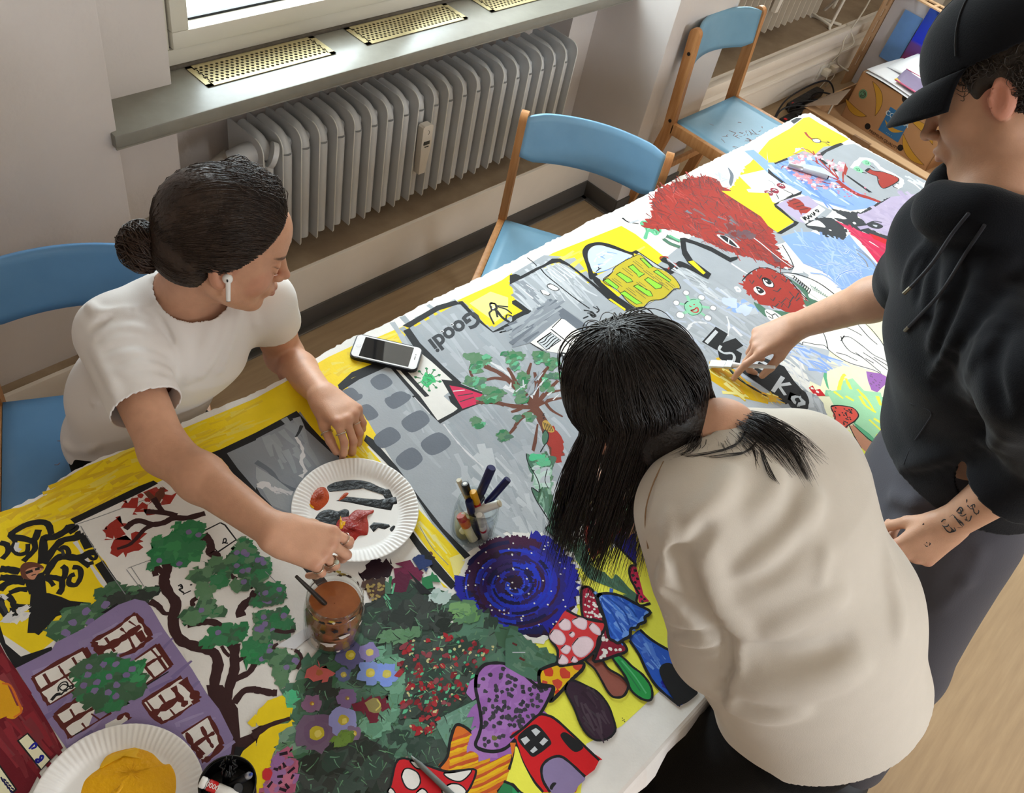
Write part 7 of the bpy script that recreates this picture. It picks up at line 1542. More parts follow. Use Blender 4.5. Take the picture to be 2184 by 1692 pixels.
def strands(name, curves, r, m, parent, n=4, taper=True, resample=3):
    """each strand a thin tapering tube; all strands of one head of hair in one mesh"""
    Vs, Fs = [], []; base = 0
    for P_ in curves:
        P_ = [Vector(p) for p in P_]; P_ = catmull(P_, resample) if resample > 1 else P_
        A = np.array([tuple(p) for p in P_]); N = len(A); T = np.gradient(A, axis=0); T /= np.linalg.norm(T, axis=1)[:, None] + 1e-9
        u = np.cross(T, [.3, .5, .81]); u /= np.linalg.norm(u, axis=1)[:, None] + 1e-9; w = np.cross(T, u)
        rr = np.full(N, r) * RNG.uniform(.6, 1.3)
        if taper: rr = rr * np.clip(1.15 - np.linspace(0, 1, N) ** 3 * 1.05, .12, 1)
        ring = np.stack([A + (u * math.cos(2 * PI * k / n) + w * math.sin(2 * PI * k / n)) * rr[:, None] for k in range(n)], 1)
        Vs.append(ring.reshape(-1, 3)); i = np.arange(N - 1)[:, None] * n; k = np.arange(n)[None, :]; k2 = (k + 1) % n
        Fs.append((np.stack([i + k, i + k2, i + n + k2, i + n + k], -1).reshape(-1, 4)) + base); base += N * n
    return mesh_obj(name, np.concatenate(Vs), np.concatenate(Fs), m, parent)
def head_field(h, P_, off=0.):
    """signed distance to the skull shell used to comb hair over"""
    q = (np.array(P_) - h.c) @ h.M / h.k; e = (q - np.array([-.014, 0, .032])) / np.array([.096, .075, .084]); return q, np.linalg.norm(e)
def on_skull(h, x, y, z, off):
    """push a local point onto the skull ellipsoid + off"""
    c = np.array([-.014, 0, .032]); e = (np.array([x, y, z]) - c) / np.array([.096, .075, .084]); e /= np.linalg.norm(e)
    return h.p(*(c + e * (np.array([.096, .075, .084]) + off)))

M_skin = vmat('skin', .48, bump=.10, bscale=420, spec=.4, var=.05, vscale=60)
_b = M_skin.node_tree.nodes['Principled BSDF']; _b.inputs['Subsurface Weight'].default_value = .12; _b.inputs['Subsurface Radius'].default_value = (1, .35, .2); _b.inputs['Subsurface Scale'].default_value = .008
def hairmat(name, c, c2, rough=.42):
    m = mat(name, c, rough, var=.3, scale=40, col2=c2, spec=.45, bump=.25, bscale=160, stretch=(1, 1, 1)); return m
M_hairA = hairmat('hair_dark_brown', '#3b2c23', '#271c16'); M_hairB = hairmat('hair_very_dark_brown', '#1e1614', '#130e0c'); M_hairC = hairmat('hair_brown_short', '#33281f', '#221a14', .5); M_hairtip = hairmat('hair_brown_tips', '#3a261a', '#281a12')
M_tee = mat('white_tshirt_cotton', '#e9e4e0', .85, bump=.05, bscale=600, sheen=.2)
M_sweat = mat('beige_sweatshirt', '#cfc6ba', .9, bump=.12, bscale=700, sheen=.1, var=.03, scale=30)
M_hood = mat('black_hoodie', '#0f1015', .9, bump=.2, bscale=500, sheen=.08, spec=.15); M_cap = mat('black_cap_cotton', '#0d0d11', .9, bump=.15, bscale=500, sheen=.05, spec=.15)
M_jeans = mat('black_jeans', '#0b0b0c', .9, bump=.2, bscale=500, sheen=.03, spec=.12); M_greyp = mat('grey_trousers', '#4b494f', .85, bump=.12, bscale=400, sheen=.08, spec=.2); M_shoe = mat('dark_shoe', '#1d1d20', .6); M_sole = mat('shoe_sole', '#b9b4aa', .6)
M_ring = mat('ring_silver', '#c9c2b4', .25, metal=1.); M_ebud = mat('earbud_white', '#f1efec', .2, coat=.3)
def ring_on(pts, i, j, f, r, parent, name='ring', w=.0022, stone=None):
    a, b = pts[i][j], pts[i][j + 1]; c = a + (b - a) * f; d = Vector(b - a).normalized(); x, y, _ = frame(d)
    bmk = MB(); P_ = [Vector(c) + (x * math.cos(q) + y * math.sin(q)) * r for q in np.linspace(0, 2 * PI, 25)[:-1]]; bmk.tube(P_, w * .5, 8, closed=True)
    o = bmk.build(name, M_ring, parent)
    if stone is not None:
        s_ = Vector(stone).normalized(); s_ = (s_ - d * s_.dot(d)).normalized(); MB().sphere(Vector(c) + s_ * (r + .001), (.0042, .0042, .0042), 14, 8).build('ring_stone', mat('ring_stone', '#b9bfae', .2), o)
    return o
def nails(pts, axes, parent, sc, tilt=1.):
    m = mat('finger_nail', '#d9a08c', .25, coat=.3)
    for i in (0, 1, 2, 3, 'thumb'):
        a, b = pts[i][-2], pts[i][-1]; d = (b - a) / np.linalg.norm(b - a); up = axes[2] if i != 'thumb' else (axes[2] + axes[1]); up = up - d * (up @ d); 
        if np.linalg.norm(up) < .2: up = -axes[0] - d * (-axes[0] @ d)
        # dorsal side of a curled phalanx
        if i != 'thumb': up = np.cross(axes[1], d) ; up = up * (1 if up @ axes[2] > 0 or d @ axes[2] < -.6 else -1)
        if i != 'thumb' and (np.cross(d, axes[1]) @ up) < 0 and False: up = -up
        up /= np.linalg.norm(up); r = .0062 * sc
        if i != 'thumb':
            z_ = axes[2]; up2 = z_ * (d @ axes[0]) + axes[0] * -(d @ z_) ; up2 = up2 / np.linalg.norm(up2); up = up2
        c = a + (b - a) * .88 + up * r * .74; side = np.cross(d, up)
        M = Matrix((Vector(d), Vector(side), Vector(up))).transposed()
        MB().sphere(Vector(c), (.0062 * sc, .0048 * sc, .0016 * sc), 12, 8, M=M).build('finger_nail', m, parent)

# ------------------------------------------------------------------ girl in the white t-shirt
def person_a():
    RES = .0026
    Rs, Ls = V3(.455, 1.140, .918), V3(.722, 1.082, .905)
    Re, Rw = V3(.405, .905, .868), V3(.432, .640, .918)
    Le, Lw = V3(.790, 1.120, .690), V3(.722, .902, .800)
    pel, wai, che, nb = V3(.455, 1.275, .52), V3(.490, 1.205, .68), V3(.560, 1.135, .855), V3(.585, 1.115, .972)
    w = Ls - Rs
    H = Head((.628, 1.045, 1.112), (.80, -.52, -.30), (0.06, .05, 1), 1.0)
    v = Vox((.28, .50, .40), (.90, 1.45, 1.28), RES)
    v.add(cone(pel + V3(.04, -.03, .04), wai, .070, .080, w, 1.1), .05).add(cone(wai, che, .086, .092, w, 1.2), .05).add(cone(che, nb - V3(0, 0, .03), .088, .05, w, 1.25), .05)
    v.add(cone(Rs, Ls, .046, .046), .05)
    v.add(cone(Rs, Re, .047, .038), .03).add(cone(Re, Re + (Rw - Re) * .35, .0375, .0375), .02).add(cone(Re + (Rw - Re) * .35, Rw, .0375, .0255, (0, 0, 1), 1.0), .02)
    v.add(cone(Ls, Le, .046, .038), .03).add(cone(Le, Le + (Lw - Le) * .4, .0375, .0365), .02).add(cone(Le + (Lw - Le) * .4, Lw, .0365, .0245), .02)
    H.grow(v, nb)
    rh = hand(v, Rw, atz(700, 1172, .905) - Vector(Rw), (-.12, -.25, .95), 1, ((.75, .75, .35), (.85, .85, .4), (.95, .9, .4), (1.05, .9, .4)), .92, (.5, .55, .2), .05, .55)
    lh = hand(v, Lw, atz(748, 893, .812) - Vector(Lw), (.10, .1, .97), -1, ((.80, .65, .3), (.95, .65, .3), (1.0, .65, .3), (1.0, .7, .3)), .90, (.42, .55, .2), .07, .35)
    Hx = H.M
    marks = [(H.p(.094, 0, -.0655), ((.012, .021, .0055), Hx), '#a9625a', .75), (H.p(.094, 0, -.0755), ((.012, .019, .0058), Hx), '#b06a60', .75),
             (H.p(.080, .030, .0215), ((.020, .022, .0042), Hx), '#3b2a22', .8), (H.p(.080, -.030, .0215), ((.020, .022, .0042), Hx), '#3b2a22', .8),
             (H.p(.084, .031, .0025), ((.016, .017, .0022), Hx), '#33241e', .9), (H.p(.084, -.031, .0025), ((.016, .017, .0022), Hx), '#33241e', .9),
             (H.p(.060, .045, -.035), .030, '#c98570', .35), (H.p(.060, -.045, -.035), .030, '#c98570', .35), (H.p(-.010, -.082, -.010), .030, '#c98a72', .5), (H.p(.104, 0, -.036), .016, '#c78872', .4)]
    for q in (rh, lh):
        for i in range(4): marks.append((q[i][0], .012, '#b97a64', .4)); marks.append((q[i][1], .009, '#b97a64', .35))
    o = skin_obj('person', v, M_skin, marks, '#d3a184')
    tag(o, 'person in a white t-shirt with a dark low bun, seated at the far side', 'person')
    nails(lh, lh['axes'], o, .9); nails(rh, rh['axes'], o, .9)
    ring_on(lh, 'thumb', 1, .45, .0112, o); ring_on(lh, 0, 0, .55, .0096, o); ring_on(lh, 2, 0, .45, .0090, o, w=.0014)
    ring_on(rh, 0, 0, .72, .0094, o, w=.0014); ring_on(rh, 2, 0, .62, .0094, o, w=.003, stone=rh['axes'][2]); ring_on(rh, 3, 0, .5, .0084, o)
    # t-shirt
    s = Vox((.24, .78, .38), (.92, 1.46, 1.05), .0035)
    s.add(cone(pel + V3(.035, -.02, 0), wai + V3(.02, 0, 0), .116, .105, w, 1.12), .05).add(cone(wai + V3(.02, 0, 0), che, .107, .112, w, 1.18), .05).add(cone(che, nb - V3(0, 0, .035), .104, .068, w, 1.18), .06)
    s.add(cone(Rs + V3(.02, 0, .0), Ls - V3(.02, 0, 0), .057, .055), .05)
    Rc = Rs + (Re - Rs) * .66; s.add(cone(Rs, Rc + (Re - Rs) * .12, .062, .059), .035)
    Lc = Ls + (Le - Ls) * .36; s.add(cone(Ls, Lc + (Le - Ls) * .12, .058, .056), .035)
    F = lambda pts: [q for q in (s.hit(x, y) for x, y in pts) if q is not None]
    def fold(pts, r, a):
        q = F(pts)
        if len(q) > 1: s.ridge([tuple(p) for p in catmull([Vector(x) for x in q], 4)], r, a)
    for pts, r, a in (([(190, 650), (215, 668), (285, 662)], .008, .006), ([(200, 700), (260, 660), (330, 672), (365, 725)], .006, -.006), ([(205, 720), (280, 700), (345, 725)], .008, .006), ([(215, 745), (270, 722), (350, 745), (372, 770)], .008, .006), ([(225, 770), (290, 755), (360, 775)], .008, .006), ([(250, 800), (300, 778), (362, 795)], .007, .005), ([(235, 790), (285, 805), (350, 810)], .007, .005), ([(230, 592), (270, 590), (300, 600)], .008, .005), ([(480, 640), (470, 720), (430, 800)], .010, .008), ([(505, 640), (498, 700), (470, 790)], .008, .007), ([(455, 670), (440, 730), (400, 810)], .010, .006), ([(345, 640), (390, 720), (400, 800)], .012, .006), ([(530, 640), (545, 690)], .008, .005), ([(135, 870), (200, 862), (290, 880)], .008, .005), ([(140, 950), (190, 960), (280, 945)], .010, .007), ([(150, 985), (210, 990), (270, 960)], .008, .005), ([(200, 740), (230, 800), (250, 840)], .010, .006), ([(385, 660), (360, 620), (330, 590)], .007, .003)):
        fold(pts, r, a)
    s.noise(.0016, (26, 45), 3)
    ax = (Re - Rs) / np.linalg.norm(Re - Rs); al = (Le - Ls) / np.linalg.norm(Le - Ls)
    cuts = [halfspace(Rc, ax, .20), halfspace(Lc, al, .15), ell(nb + V3(.016, -.020, .042), (.076, .086, .052), ortho((.72, -.66, .1), (.0, -.35, 1))), ]
    # neck rib
    t_ = cloth_obj('t_shirt', s, M_tee, o, cuts)
    # jeans under the table
    j = Vox((.15, .75, .02), (.95, 1.5, .62), .007)
    j.add(cone(pel + V3(.05, -.03, -.02), pel + V3(.05, -.03, .03), .095, .09, w, 1.1), .03)
    for hp, kn, an in ((V3(.44, 1.23, .50), V3(.42, .86, .51), V3(.38, .92, .08)), (V3(.56, 1.23, .51), V3(.62, .86, .52), V3(.62, .93, .08))):
        j.add(cone(hp, kn, .085, .062), .04).add(cone(kn, an, .060, .044), .03)
    cloth_obj('jeans', j, M_jeans, o, thick=0)
    for q in (V3(.38, .86, .03), V3(.62, .87, .03)):
        MB().sphere(tuple(q), (.045, .12, .04), 16, 10).build('shoe', M_shoe, o)
    # white pocket edge seen past the shirt hem
    # hair: swept back over the skull into a low bun
    h = Vox(tuple(H.c - .16), tuple(H.c + .16), .0025)
    h.add(H.ell((-.016, 0, .034), (.108, .087, .095)), .01); h.add(H.ell((-.055, 0, -.025), (.062, .070, .060)), .02)
    h.cut(halfspace(H.p(.056, 0, .052), H.M @ V3(.80, 0, -.72), .3), .012)
    for y in (-1, 1): h.cut(H.ell((.012, y * .10, -.045), (.050, .05, .052)), .012); h.cut(H.ell((-.022, y * .092, -.022), (.024, .034, .034)), .008)
    h.cut(halfspace(H.p(-.03, 0, -.078), H.M @ V3(.35, 0, -1), .15), .01)
    h.ridge([H.p(.072, -.012, .085), H.p(.02, -.006, .132), H.p(-.05, 0, .120)], .006, -.003)
    V_, Q_ = h.mesh(); hair = mesh_obj('hair', V_, Q_, M_hairA, o)
    md = hair.modifiers.new('smooth', 'SMOOTH'); md.iterations = 4; md.factor = .5
    bun = H.p(-.122, .0, -.048); R = random.Random(3); C = []
    for k in range(900):
        a = R.uniform(-1, 1); # start along the hairline
        y0 = .078 * math.sin(a * 1.45); x0 = .075 - .085 * abs(a) ** 1.7; z0 = .095 - .105 * abs(a) ** 1.6
        pts = []
        e = np.array([-.105, R.gauss(0, .012), -.035 + R.gauss(0, .01)])
        off = R.uniform(.0125, .0150)
        for u in np.linspace(0, 1, 9):
            q = np.array([x0, y0, z0]) * (1 - u) + e * u + np.array([0, 0, .055]) * math.sin(PI * u) * (1 - abs(a) * .9) + np.array([0, math.copysign(.03, y0), 0]) * math.sin(PI * u) * abs(a)
            pts.append(on_skull(H, *q, off + .001 * math.sin(u * 9 + k)))
        C.append(pts)
    for k in range(700):     # nape hair swept up to the bun
        a = R.uniform(-1, 1); p0 = np.array([-.062 + .062 * abs(a), .066 * a, -.080 + .030 * abs(a) + R.uniform(0, .045)]); e = np.array([-.105, R.gauss(0, .012), -.04 + R.gauss(0, .01)]); pts = []
        for u in np.linspace(0, 1, 6):
            q = p0 * (1 - u) + e * u; c0 = np.array([-.052, 0, -.025]); d_ = (q - c0) / np.array([.062, .070, .060]); d_ /= np.linalg.norm(d_); pts.append(H.p(*(c0 + d_ * (np.array([.062, .070, .060]) + .0022 + .002 * u))))
        C.append(pts)
    for k in range(120):     # flyaways on top
        a = R.uniform(-.6, .8); u0 = R.uniform(.0, .5); pts = []
        for u in np.linspace(u0, u0 + .3, 5):
            pts.append(on_skull(H, .08 - .15 * u, .06 * a + R.gauss(0, .003), .10 + .02 * math.sin(PI * u), .016 + .016 * math.sin(PI * (u - u0) / .3) * R.uniform(.2, 1)))
        C.append(pts)
    strands('hair_strands', C, .00055, M_hairA, hair, 4, False, 2)
    C = []
    for k in range(520):
        th, ph = R.uniform(0, 6.28), math.acos(R.uniform(-1, 1)); rr = .036 * R.uniform(.85, 1.12); n_ = V3(math.sin(ph) * math.cos(th), math.sin(ph) * math.sin(th), math.cos(ph)); d = np.cross(n_, H.M @ V3(.4, .3, .8)); d = d / (np.linalg.norm(d) + 1e-6)
        L_ = R.uniform(.02, .05); b2 = np.cross(n_, d); pts = []
        for u in np.linspace(-1, 1, 6):
            p = n_ * math.cos(u * .8) + d * math.sin(u * .8) + b2 * .15 * math.sin(3 * u + k); p = p / np.linalg.norm(p) * rr * (1.05 if abs(u) > .8 and k % 5 == 0 else 1)
            pts.append(bun + p * V3(1.0, 1.0, 1.15))
        C.append(pts)
    bs = MB(); bs.sphere(tuple(bun), (.034, .034, .038), 20, 14); bn = bs.build('hair_bun', M_hairA, hair); strands('bun_strands', C, .0011, M_hairtip, bn, 4, True, 2)
    P_ = [H.p(-.098, .026 * math.cos(q), -.045 + .028 * math.sin(q)) for q in np.linspace(0, 2 * PI, 21)[:-1]]; MB().tube(P_, .003, 8, closed=True).build('hair_tie', mat('hair_tie_mauve', '#5d3d48', .7), hair)
    # earbud in the right ear
    eb = MB(); eb.sphere(tuple(H.p(.002, -.084, -.013)), (.0085, .0085, .0085), 14, 10); eb.tube([H.p(.003, -.088, -.014), H.p(.012, -.092, -.048)], [.0042, .0036], 12); e_ = eb.build('earbud', M_ebud, o, smooth=50)
    MB().sphere(tuple(H.p(.001, -.0925, -.011)), (.0016, .0016, .0028), 8, 6).build('earbud_grille', M_black, e_)
    MB().tube([H.p(.012, -.092, -.048), H.p(.0124, -.0922, -.0495)], .0037, 12).build('earbud_tip', M_silver, e_)
    # small tattoo marks on the left forearm
    for c_ in ((668, 752), (640, 800), (648, 812)):
        q = v.hit(*c_)
        if q is not None:
            n0 = Vector(q); d = Vector(ray(*c_)).normalized() * -.0008; b = MB(); b.tube([n0 + d, n0 + d + Vector((.004, -.006, -.002)), n0 + d + Vector((.002, -.012, -.001))], .0006, 5); b.build('tattoo', mat('tattoo_ink', '#3b4552', .6), o)
    return o
person_a()

# ------------------------------------------------------------------ girl in the beige sweatshirt (back to us, bent over the table)
def person_b():
    RES = .0032
    Rs, Ls = V3(.965, .135, 1.180), V3(.765, .190, 1.185)
    pel, wai, che, nb = V3(.955, -.085, .84), V3(.925, .005, .97), V3(.885, .130, 1.115), V3(.872, .235, 1.215)
    Le, Lw = V3(.790, .075, .965), V3(.960, .235, .845)
    Re, Rw = V3(1.035, .290, .965), V3(1.005, .385, .835)
    w = Rs - Ls
    H = Head((.838, .352, 1.195), (.12, .62, -.78), (.05, .80, .60), 1.0)
    v = Vox((.55, -.35, .60), (1.25, .62, 1.40), RES)
    v.add(cone(pel, wai, .110, .095, w, 1.30), .05).add(cone(wai, che, .095, .100, w, 1.35), .05).add(cone(che, nb - V3(0, .03, .02), .088, .05, w, 1.2), .05).add(cone(Rs, Ls, .045, .045), .05)
    v.add(cone(Rs, Re, .046, .038), .03).add(cone(Re, Rw, .037, .025), .02); v.add(cone(Ls, Le, .046, .038), .03).add(cone(Le, Lw, .037, .025), .02)
    H.grow(v, nb)
    tgt = V3(*atz(1318, 975, .79)); rh = hand(v, Rw, tgt - Rw, (.2, -.2, .95), 1, (.55, .7, .4), .92, (.5, .5, .2), .04, .5)
    lh = hand(v, Lw, V3(.06, .10, -.05), (-.1, -.1, .97), -1, (.4, .5, .3), .92)
    o = skin_obj('person', v, M_skin, [(H.p(-.01, y * .08, -.01), .03, '#c98a72', .5) for y in (-1, 1)], '#d8a78c')
    tag(o, 'person in a beige sweatshirt with long dark hair, bent over the table with back turned', 'person')
    nails(rh, rh['axes'], o, .92)
    # white pen in the drawing hand
    c0 = rh[0][2]; d = V3(-.15, .10, -.9); d /= np.linalg.norm(d)
    pr = empty('marker', tuple(c0 + d * .03), 0, 'white pen held by the person in the beige sweatshirt', 'pen'); MB().tube([d * -.11, d * .02], .005, 12).build('barrel', M_pw, pr, smooth=50); MB().tube([d * .02, d * .035], [.004, .001], 10).build('tip', M_ink, pr, smooth=50)
    # sweatshirt
    s = Vox((.52, -.36, .66), (1.30, .56, 1.36), .0038)
    s.add(cone(pel + V3(.005, -.005, -.03), wai, .152, .140, w, 1.22), .06).add(cone(wai, che, .140, .130, w, 1.26), .06).add(cone(che, nb - V3(0, .035, .03), .122, .075, w, 1.25), .07)
    s.add(cone(Rs, Ls, .066, .066), .06).add(cone(Ls, Le, .074, .064), .016).add(cone(Le, Lw, .058, .042), .012).add(cone(Rs, Re, .070, .056), .035).add(cone(Re, Rw, .054, .040), .03)
    s.add(ell(Le + V3(.0, -.006, -.004), (.070, .070, .066)), .012)
    def fold(pts, r, a):
        q = [p for p in (s.hit(x, y) for x, y in pts) if p is not None]
        if len(q) > 1: s.ridge([tuple(p) for p in catmull([Vector(x) for x in q], 4)], r, a)
    for pts, r, a in (([(1480, 1110), (1445, 1190), (1415, 1260)], .012, .007), ([(1430, 1100), (1425, 1180), (1405, 1260)], .010, .006), ([(1440, 1180), (1470, 1240), (1500, 1310), (1540, 1365)], .014, -.022), ([(1500, 1130), (1470, 1170), (1440, 1185)], .014, -.008), ([(1500, 1170), (1530, 1280), (1590, 1345)], .016, .009), ([(1740, 1060), (1700, 1130), (1640, 1185), (1590, 1215)], .016, .008), ([(1730, 1130), (1660, 1210), (1590, 1240)], .014, -.006), ([(1790, 1270), (1720, 1300), (1640, 1340)], .018, .007), ([(1760, 1180), (1750, 1230)], .012, .005), ([(1830, 1420), (1740, 1460), (1640, 1470), (1560, 1450)], .020, .007), ([(1800, 1370), (1700, 1400), (1610, 1390)], .018, -.005), ([(1700, 1510), (1620, 1520), (1540, 1490)], .018, .006),
                      ([(1400, 1290), (1470, 1300), (1530, 1320)], .007, -.006), ([(1420, 1315), (1480, 1330), (1540, 1350)], .007, .006), ([(1430, 1345), (1490, 1350), (1540, 1340)], .006, -.006), ([(1440, 1365), (1490, 1375), (1540, 1365)], .006, .005), ([(1450, 1385), (1500, 1390), (1545, 1385)], .006, -.004), ([(1545, 1345), (1560, 1420), (1535, 1500)], .010, -.010), ([(1560, 1360), (1575, 1430), (1550, 1510)], .010, .006), ([(1400, 1250), (1440, 1275), (1500, 1290)], .008, -.008), ([(1890, 1200), (1910, 1280), (1915, 1350)], .016, .005), ([(1560, 1010), (1530, 1060), (1480, 1100)], .014, .005), ([(1660, 1010), (1640, 1060), (1600, 1100)], .014, .004)):
        fold(pts, r * .9, a * 1.25)
    s.noise(.0022, (14, 26), 5)
    ax = pel - wai; ax /= np.linalg.norm(ax)
    hem = halfspace(pel + V3(.005, -.045, .000), V3(.10, -.40, -.92), .45)
    cuts = [hem, ell(nb + V3(-.012, .050, .018), (.070, .055, .066)), halfspace(Rw - (Rw - Re) * .12, Rw - Re, .10), halfspace(Lw - (Lw - Le) * .12, Lw - Le, .10)]
    sw = cloth_obj('sweatshirt', s, M_sweat, o, cuts, .004)
    q = [s.hit(x, y) for x, y in ((1415, 985), (1390, 1040), (1376, 1100), (1382, 1170), (1380, 1230), (1390, 1270), (1400, 1290))]
    q = [Vector(p) - Vector(ray(1400, 1100)).normalized() * .0045 for p in q if p is not None]
    if len(q) > 2: MB().tube(catmull(q, 4), .0010, 5).build('seam', mat('seam_thread', '#8a6c4e', .8), sw, smooth=60)
    # black jeans
    j = Vox((.66, -.45, .02), (1.28, .20, 1.0), .006)
    j.add(cone(pel + V3(0, .0, .05), pel + V3(0, -.012, -.05), .098, .112, w, 1.18), .04)
    u = w / np.linalg.norm(w)
    for sg, kn, an in ((1, V3(1.06, -.09, .45), V3(1.07, -.17, .08)), (-1, V3(.84, -.01, .46), V3(.83, -.09, .08))):
        j.add(cone(pel + u * sg * .085 + V3(0, -.015, -.05), kn, .100, .066), .05).add(cone(kn, an, .064, .05), .03)
    for pts, r, a in (([(1700, 1640), (1780, 1650), (1850, 1630)], .008, -.004), ([(1640, 1620), (1760, 1670), (1900, 1600)], .006, .003), ([(1560, 1600), (1640, 1610)], .006, .003)):
        qq = [p for p in (j.hit(x, y) for x, y in pts) if p is not None]
        if len(qq) > 1: j.ridge([tuple(p) for p in qq], r, a)
    jn = cloth_obj('jeans', j, M_jeans, o, thick=0)
    for p in (V3(1.08, -.12, .04), V3(.84, -.04, .04)): MB().sphere(tuple(p), (.05, .13, .045), 18, 10).build('shoe', M_shoe, o)
    # scarf edge at the neck
    P_ = [nb + V3(.058 * math.cos(q_), .004 + .045 * math.sin(q_), .010 + .02 * math.sin(q_)) for q_ in np.linspace(PI, 2 * PI, 10)]
    MB().tube(P_, .012, 10).build('scarf', mat('scarf_olive', '#77683a', .8, var=.5, scale=60, col2='#a58a2e'), o, smooth=80)
    # ---- long hair: parted at the crown, falling forward on the left and over the shoulder on the right
    h = Vox(tuple(H.c - .17), tuple(H.c + .17), .003)
    h.add(H.ell((-.014, 0, .034), (.104, .083, .092)), .01); h.add(H.ell((-.050, 0, -.030), (.060, .066, .065)), .02)
    h.cut(halfspace(H.p(.075, 0, .04), H.M @ V3(1, 0, -.25), .3), .02)
    V_, Q_ = h.mesh(); hair = mesh_obj('hair', V_, Q_, M_hairB, o); md = hair.modifiers.new('smooth', 'SMOOTH'); md.iterations = 3
    R = random.Random(12); C = []
    g = lambda x, y, z: np.array(atz(x, y, z))
    cdir = np.array([-.35, .22, .91]); cdir /= np.linalg.norm(cdir)     # whorl at the crown
    def lay_on(pts):
        out = []
        for i, (x, y) in enumerate(pts):
            q = s.hit(x, y); r_ = ray(x, y); out.append(q - r_ / np.linalg.norm(r_) * (.010 - .002 * i) if q is not None else g(x, y, 1.22))
        return out
    right = [(196, [(1470, 905), (1485, 940), (1470, 962), (1440, 974)]), (204, [(1498, 880), (1540, 902), (1582, 936), (1612, 968)]), (212, [(1530, 893), (1575, 915), (1620, 950), (1652, 990)]), (232, [(1540, 888), (1600, 913), (1655, 958), (1695, 1010)]), (256, [(1545, 882), (1620, 903), (1680, 948), (1722, 1022)]), (285, [(1550, 878), (1640, 893), (1710, 925), (1765, 964)])]
    right = [(th, lay_on(p)) for th, p in right]
    def guide(G, th):
        th = min(max(th, G[0][0]), G[-1][0])
        for (a0, p0), (a1, p1) in zip(G[:-1], G[1:]):
            if th <= a1:
                f = (th - a0) / (a1 - a0); return [x * (1 - f) + y * f for x, y in zip(p0, p1)]
    EC = np.array([-.014, 0, .032]); ER = np.array([.096, .075, .084])
    def skull_path(th, zr, off, n=7, j=.0):
        rd = np.array([math.cos(th), math.sin(th), zr]); rd /= np.linalg.norm(rd); s0 = cdir + np.array([R.gauss(0, .10), R.gauss(0, .10), 0]); s0 /= np.linalg.norm(s0)
        om = math.acos(np.clip(s0 @ rd, -1, 1)); out = []
        for u in np.linspace(0, 1, n):
            d = (s0 * math.sin((1 - u) * om) + rd * math.sin(u * om)) / math.sin(om); out.append(H.p(*(EC + d * (ER + off + .004 * u))))
        return out
    clump = [30, 46, 58, 76, 90, 112, 128, 148, 166]
    for k in range(2250):
        if k < 1300: th = R.choice((R.choice(clump) + R.gauss(0, 6), R.choice(clump[1:]) + R.gauss(0, 4), R.choice(clump[1:]) + R.gauss(0, 2.5), R.choice(clump) + R.gauss(0, 2.5))); G = 'L'
        elif k < 1720: th = R.choice((R.uniform(185, 285), R.choice((196, 204, 204, 232, 232, 256, 256, 256, 270)) + R.gauss(0, 2.5), R.choice((204, 232, 256, 256)) + R.gauss(0, 2))); G = 'R'
        else: th = R.uniform(0, 360); G = None
        zr = -.45 - .5 * max(0, 1 - abs(((th + 180) % 360) - 0) / 70) if G != 'R' else -.35
        P0 = skull_path(math.radians(th), zr + R.uniform(-.1, .1), R.uniform(.0095, .0165))
        if G == 'L':      # hangs straight down past the cheek towards the table
            e = P0[-1]; out = (e - H.c); out[2] = 0; out /= np.linalg.norm(out); c_ = clump[min(range(9), key=lambda i: abs(clump[i] - th))]; RC_ = random.Random(c_)
            Lh = (e[2] - .80) * R.uniform(.55, 1.0) * RC_.uniform(.80, 1.0); dx, dy = RC_.uniform(-.012, .012) + .022, RC_.uniform(-.012, .012) - .022; jx, jy = R.gauss(0, .0055), R.gauss(0, .0055); cu = R.uniform(.002, .008) ; ph = RC_.uniform(0, 6)
            for u in (.18, .4, .6, .8, 1.0):
                P0.append(e + out * (.012 * math.sin(min(1, u * 2) * PI * .5) + cu * math.sin(u * 6 + ph) * u) + V3(dx * u + jx * u * (1 + .8 * u), dy * u + jy * u * (1 + .8 * u), -Lh * u))
        elif G == 'R':
            gd = guide(right, th); j3 = V3(R.gauss(0, 1), R.gauss(0, 1), R.gauss(0, .5)); sp = (.6, 1.0, 1.0, .8)
            if R.random() < .4: gd = gd[:3]
            P0 = P0 + [q + j3 * .006 * sp[n_] for n_, q in enumerate(gd)]
        C.append(P0)
    for k in range(70):     # flyaways
        th = R.uniform(0, 6.28); p = skull_path(th, .1, .010, 6); o_ = R.uniform(.004, .022); C.append([q + (q - H.c) / np.linalg.norm(q - H.c) * o_ * math.sin(PI * u) for q, u in zip(p, np.linspace(0, 1, 6))])
    strands('hair_strands', C, .00085, M_hairB, hair, 4, True, 3)
    # single long hairs lying on the sweatshirt
    C = []
    for pts in ([(1590, 900), (1610, 960), (1618, 1000)], [(1640, 905), (1600, 960), (1550, 968), (1500, 975)], [(1600, 900), (1570, 950), (1480, 972), (1450, 968)], [(1620, 905), (1690, 930), (1720, 975)], [(1610, 920), (1640, 1000), (1660, 1030)]):
        qq = [s.hit(*p) for p in pts]; qq = [Vector(p) - Vector(ray(1550, 950)).normalized() * .003 for p in qq if p is not None]
        if len(qq) > 2: C += [[q_ + Vector((R.gauss(0, .002), R.gauss(0, .002), 0)) for q_ in qq] for _ in range(5)]
    if C: strands('loose_hairs', C, .0006, M_hairB, hair, 4, True, 3)
    return o
person_b()

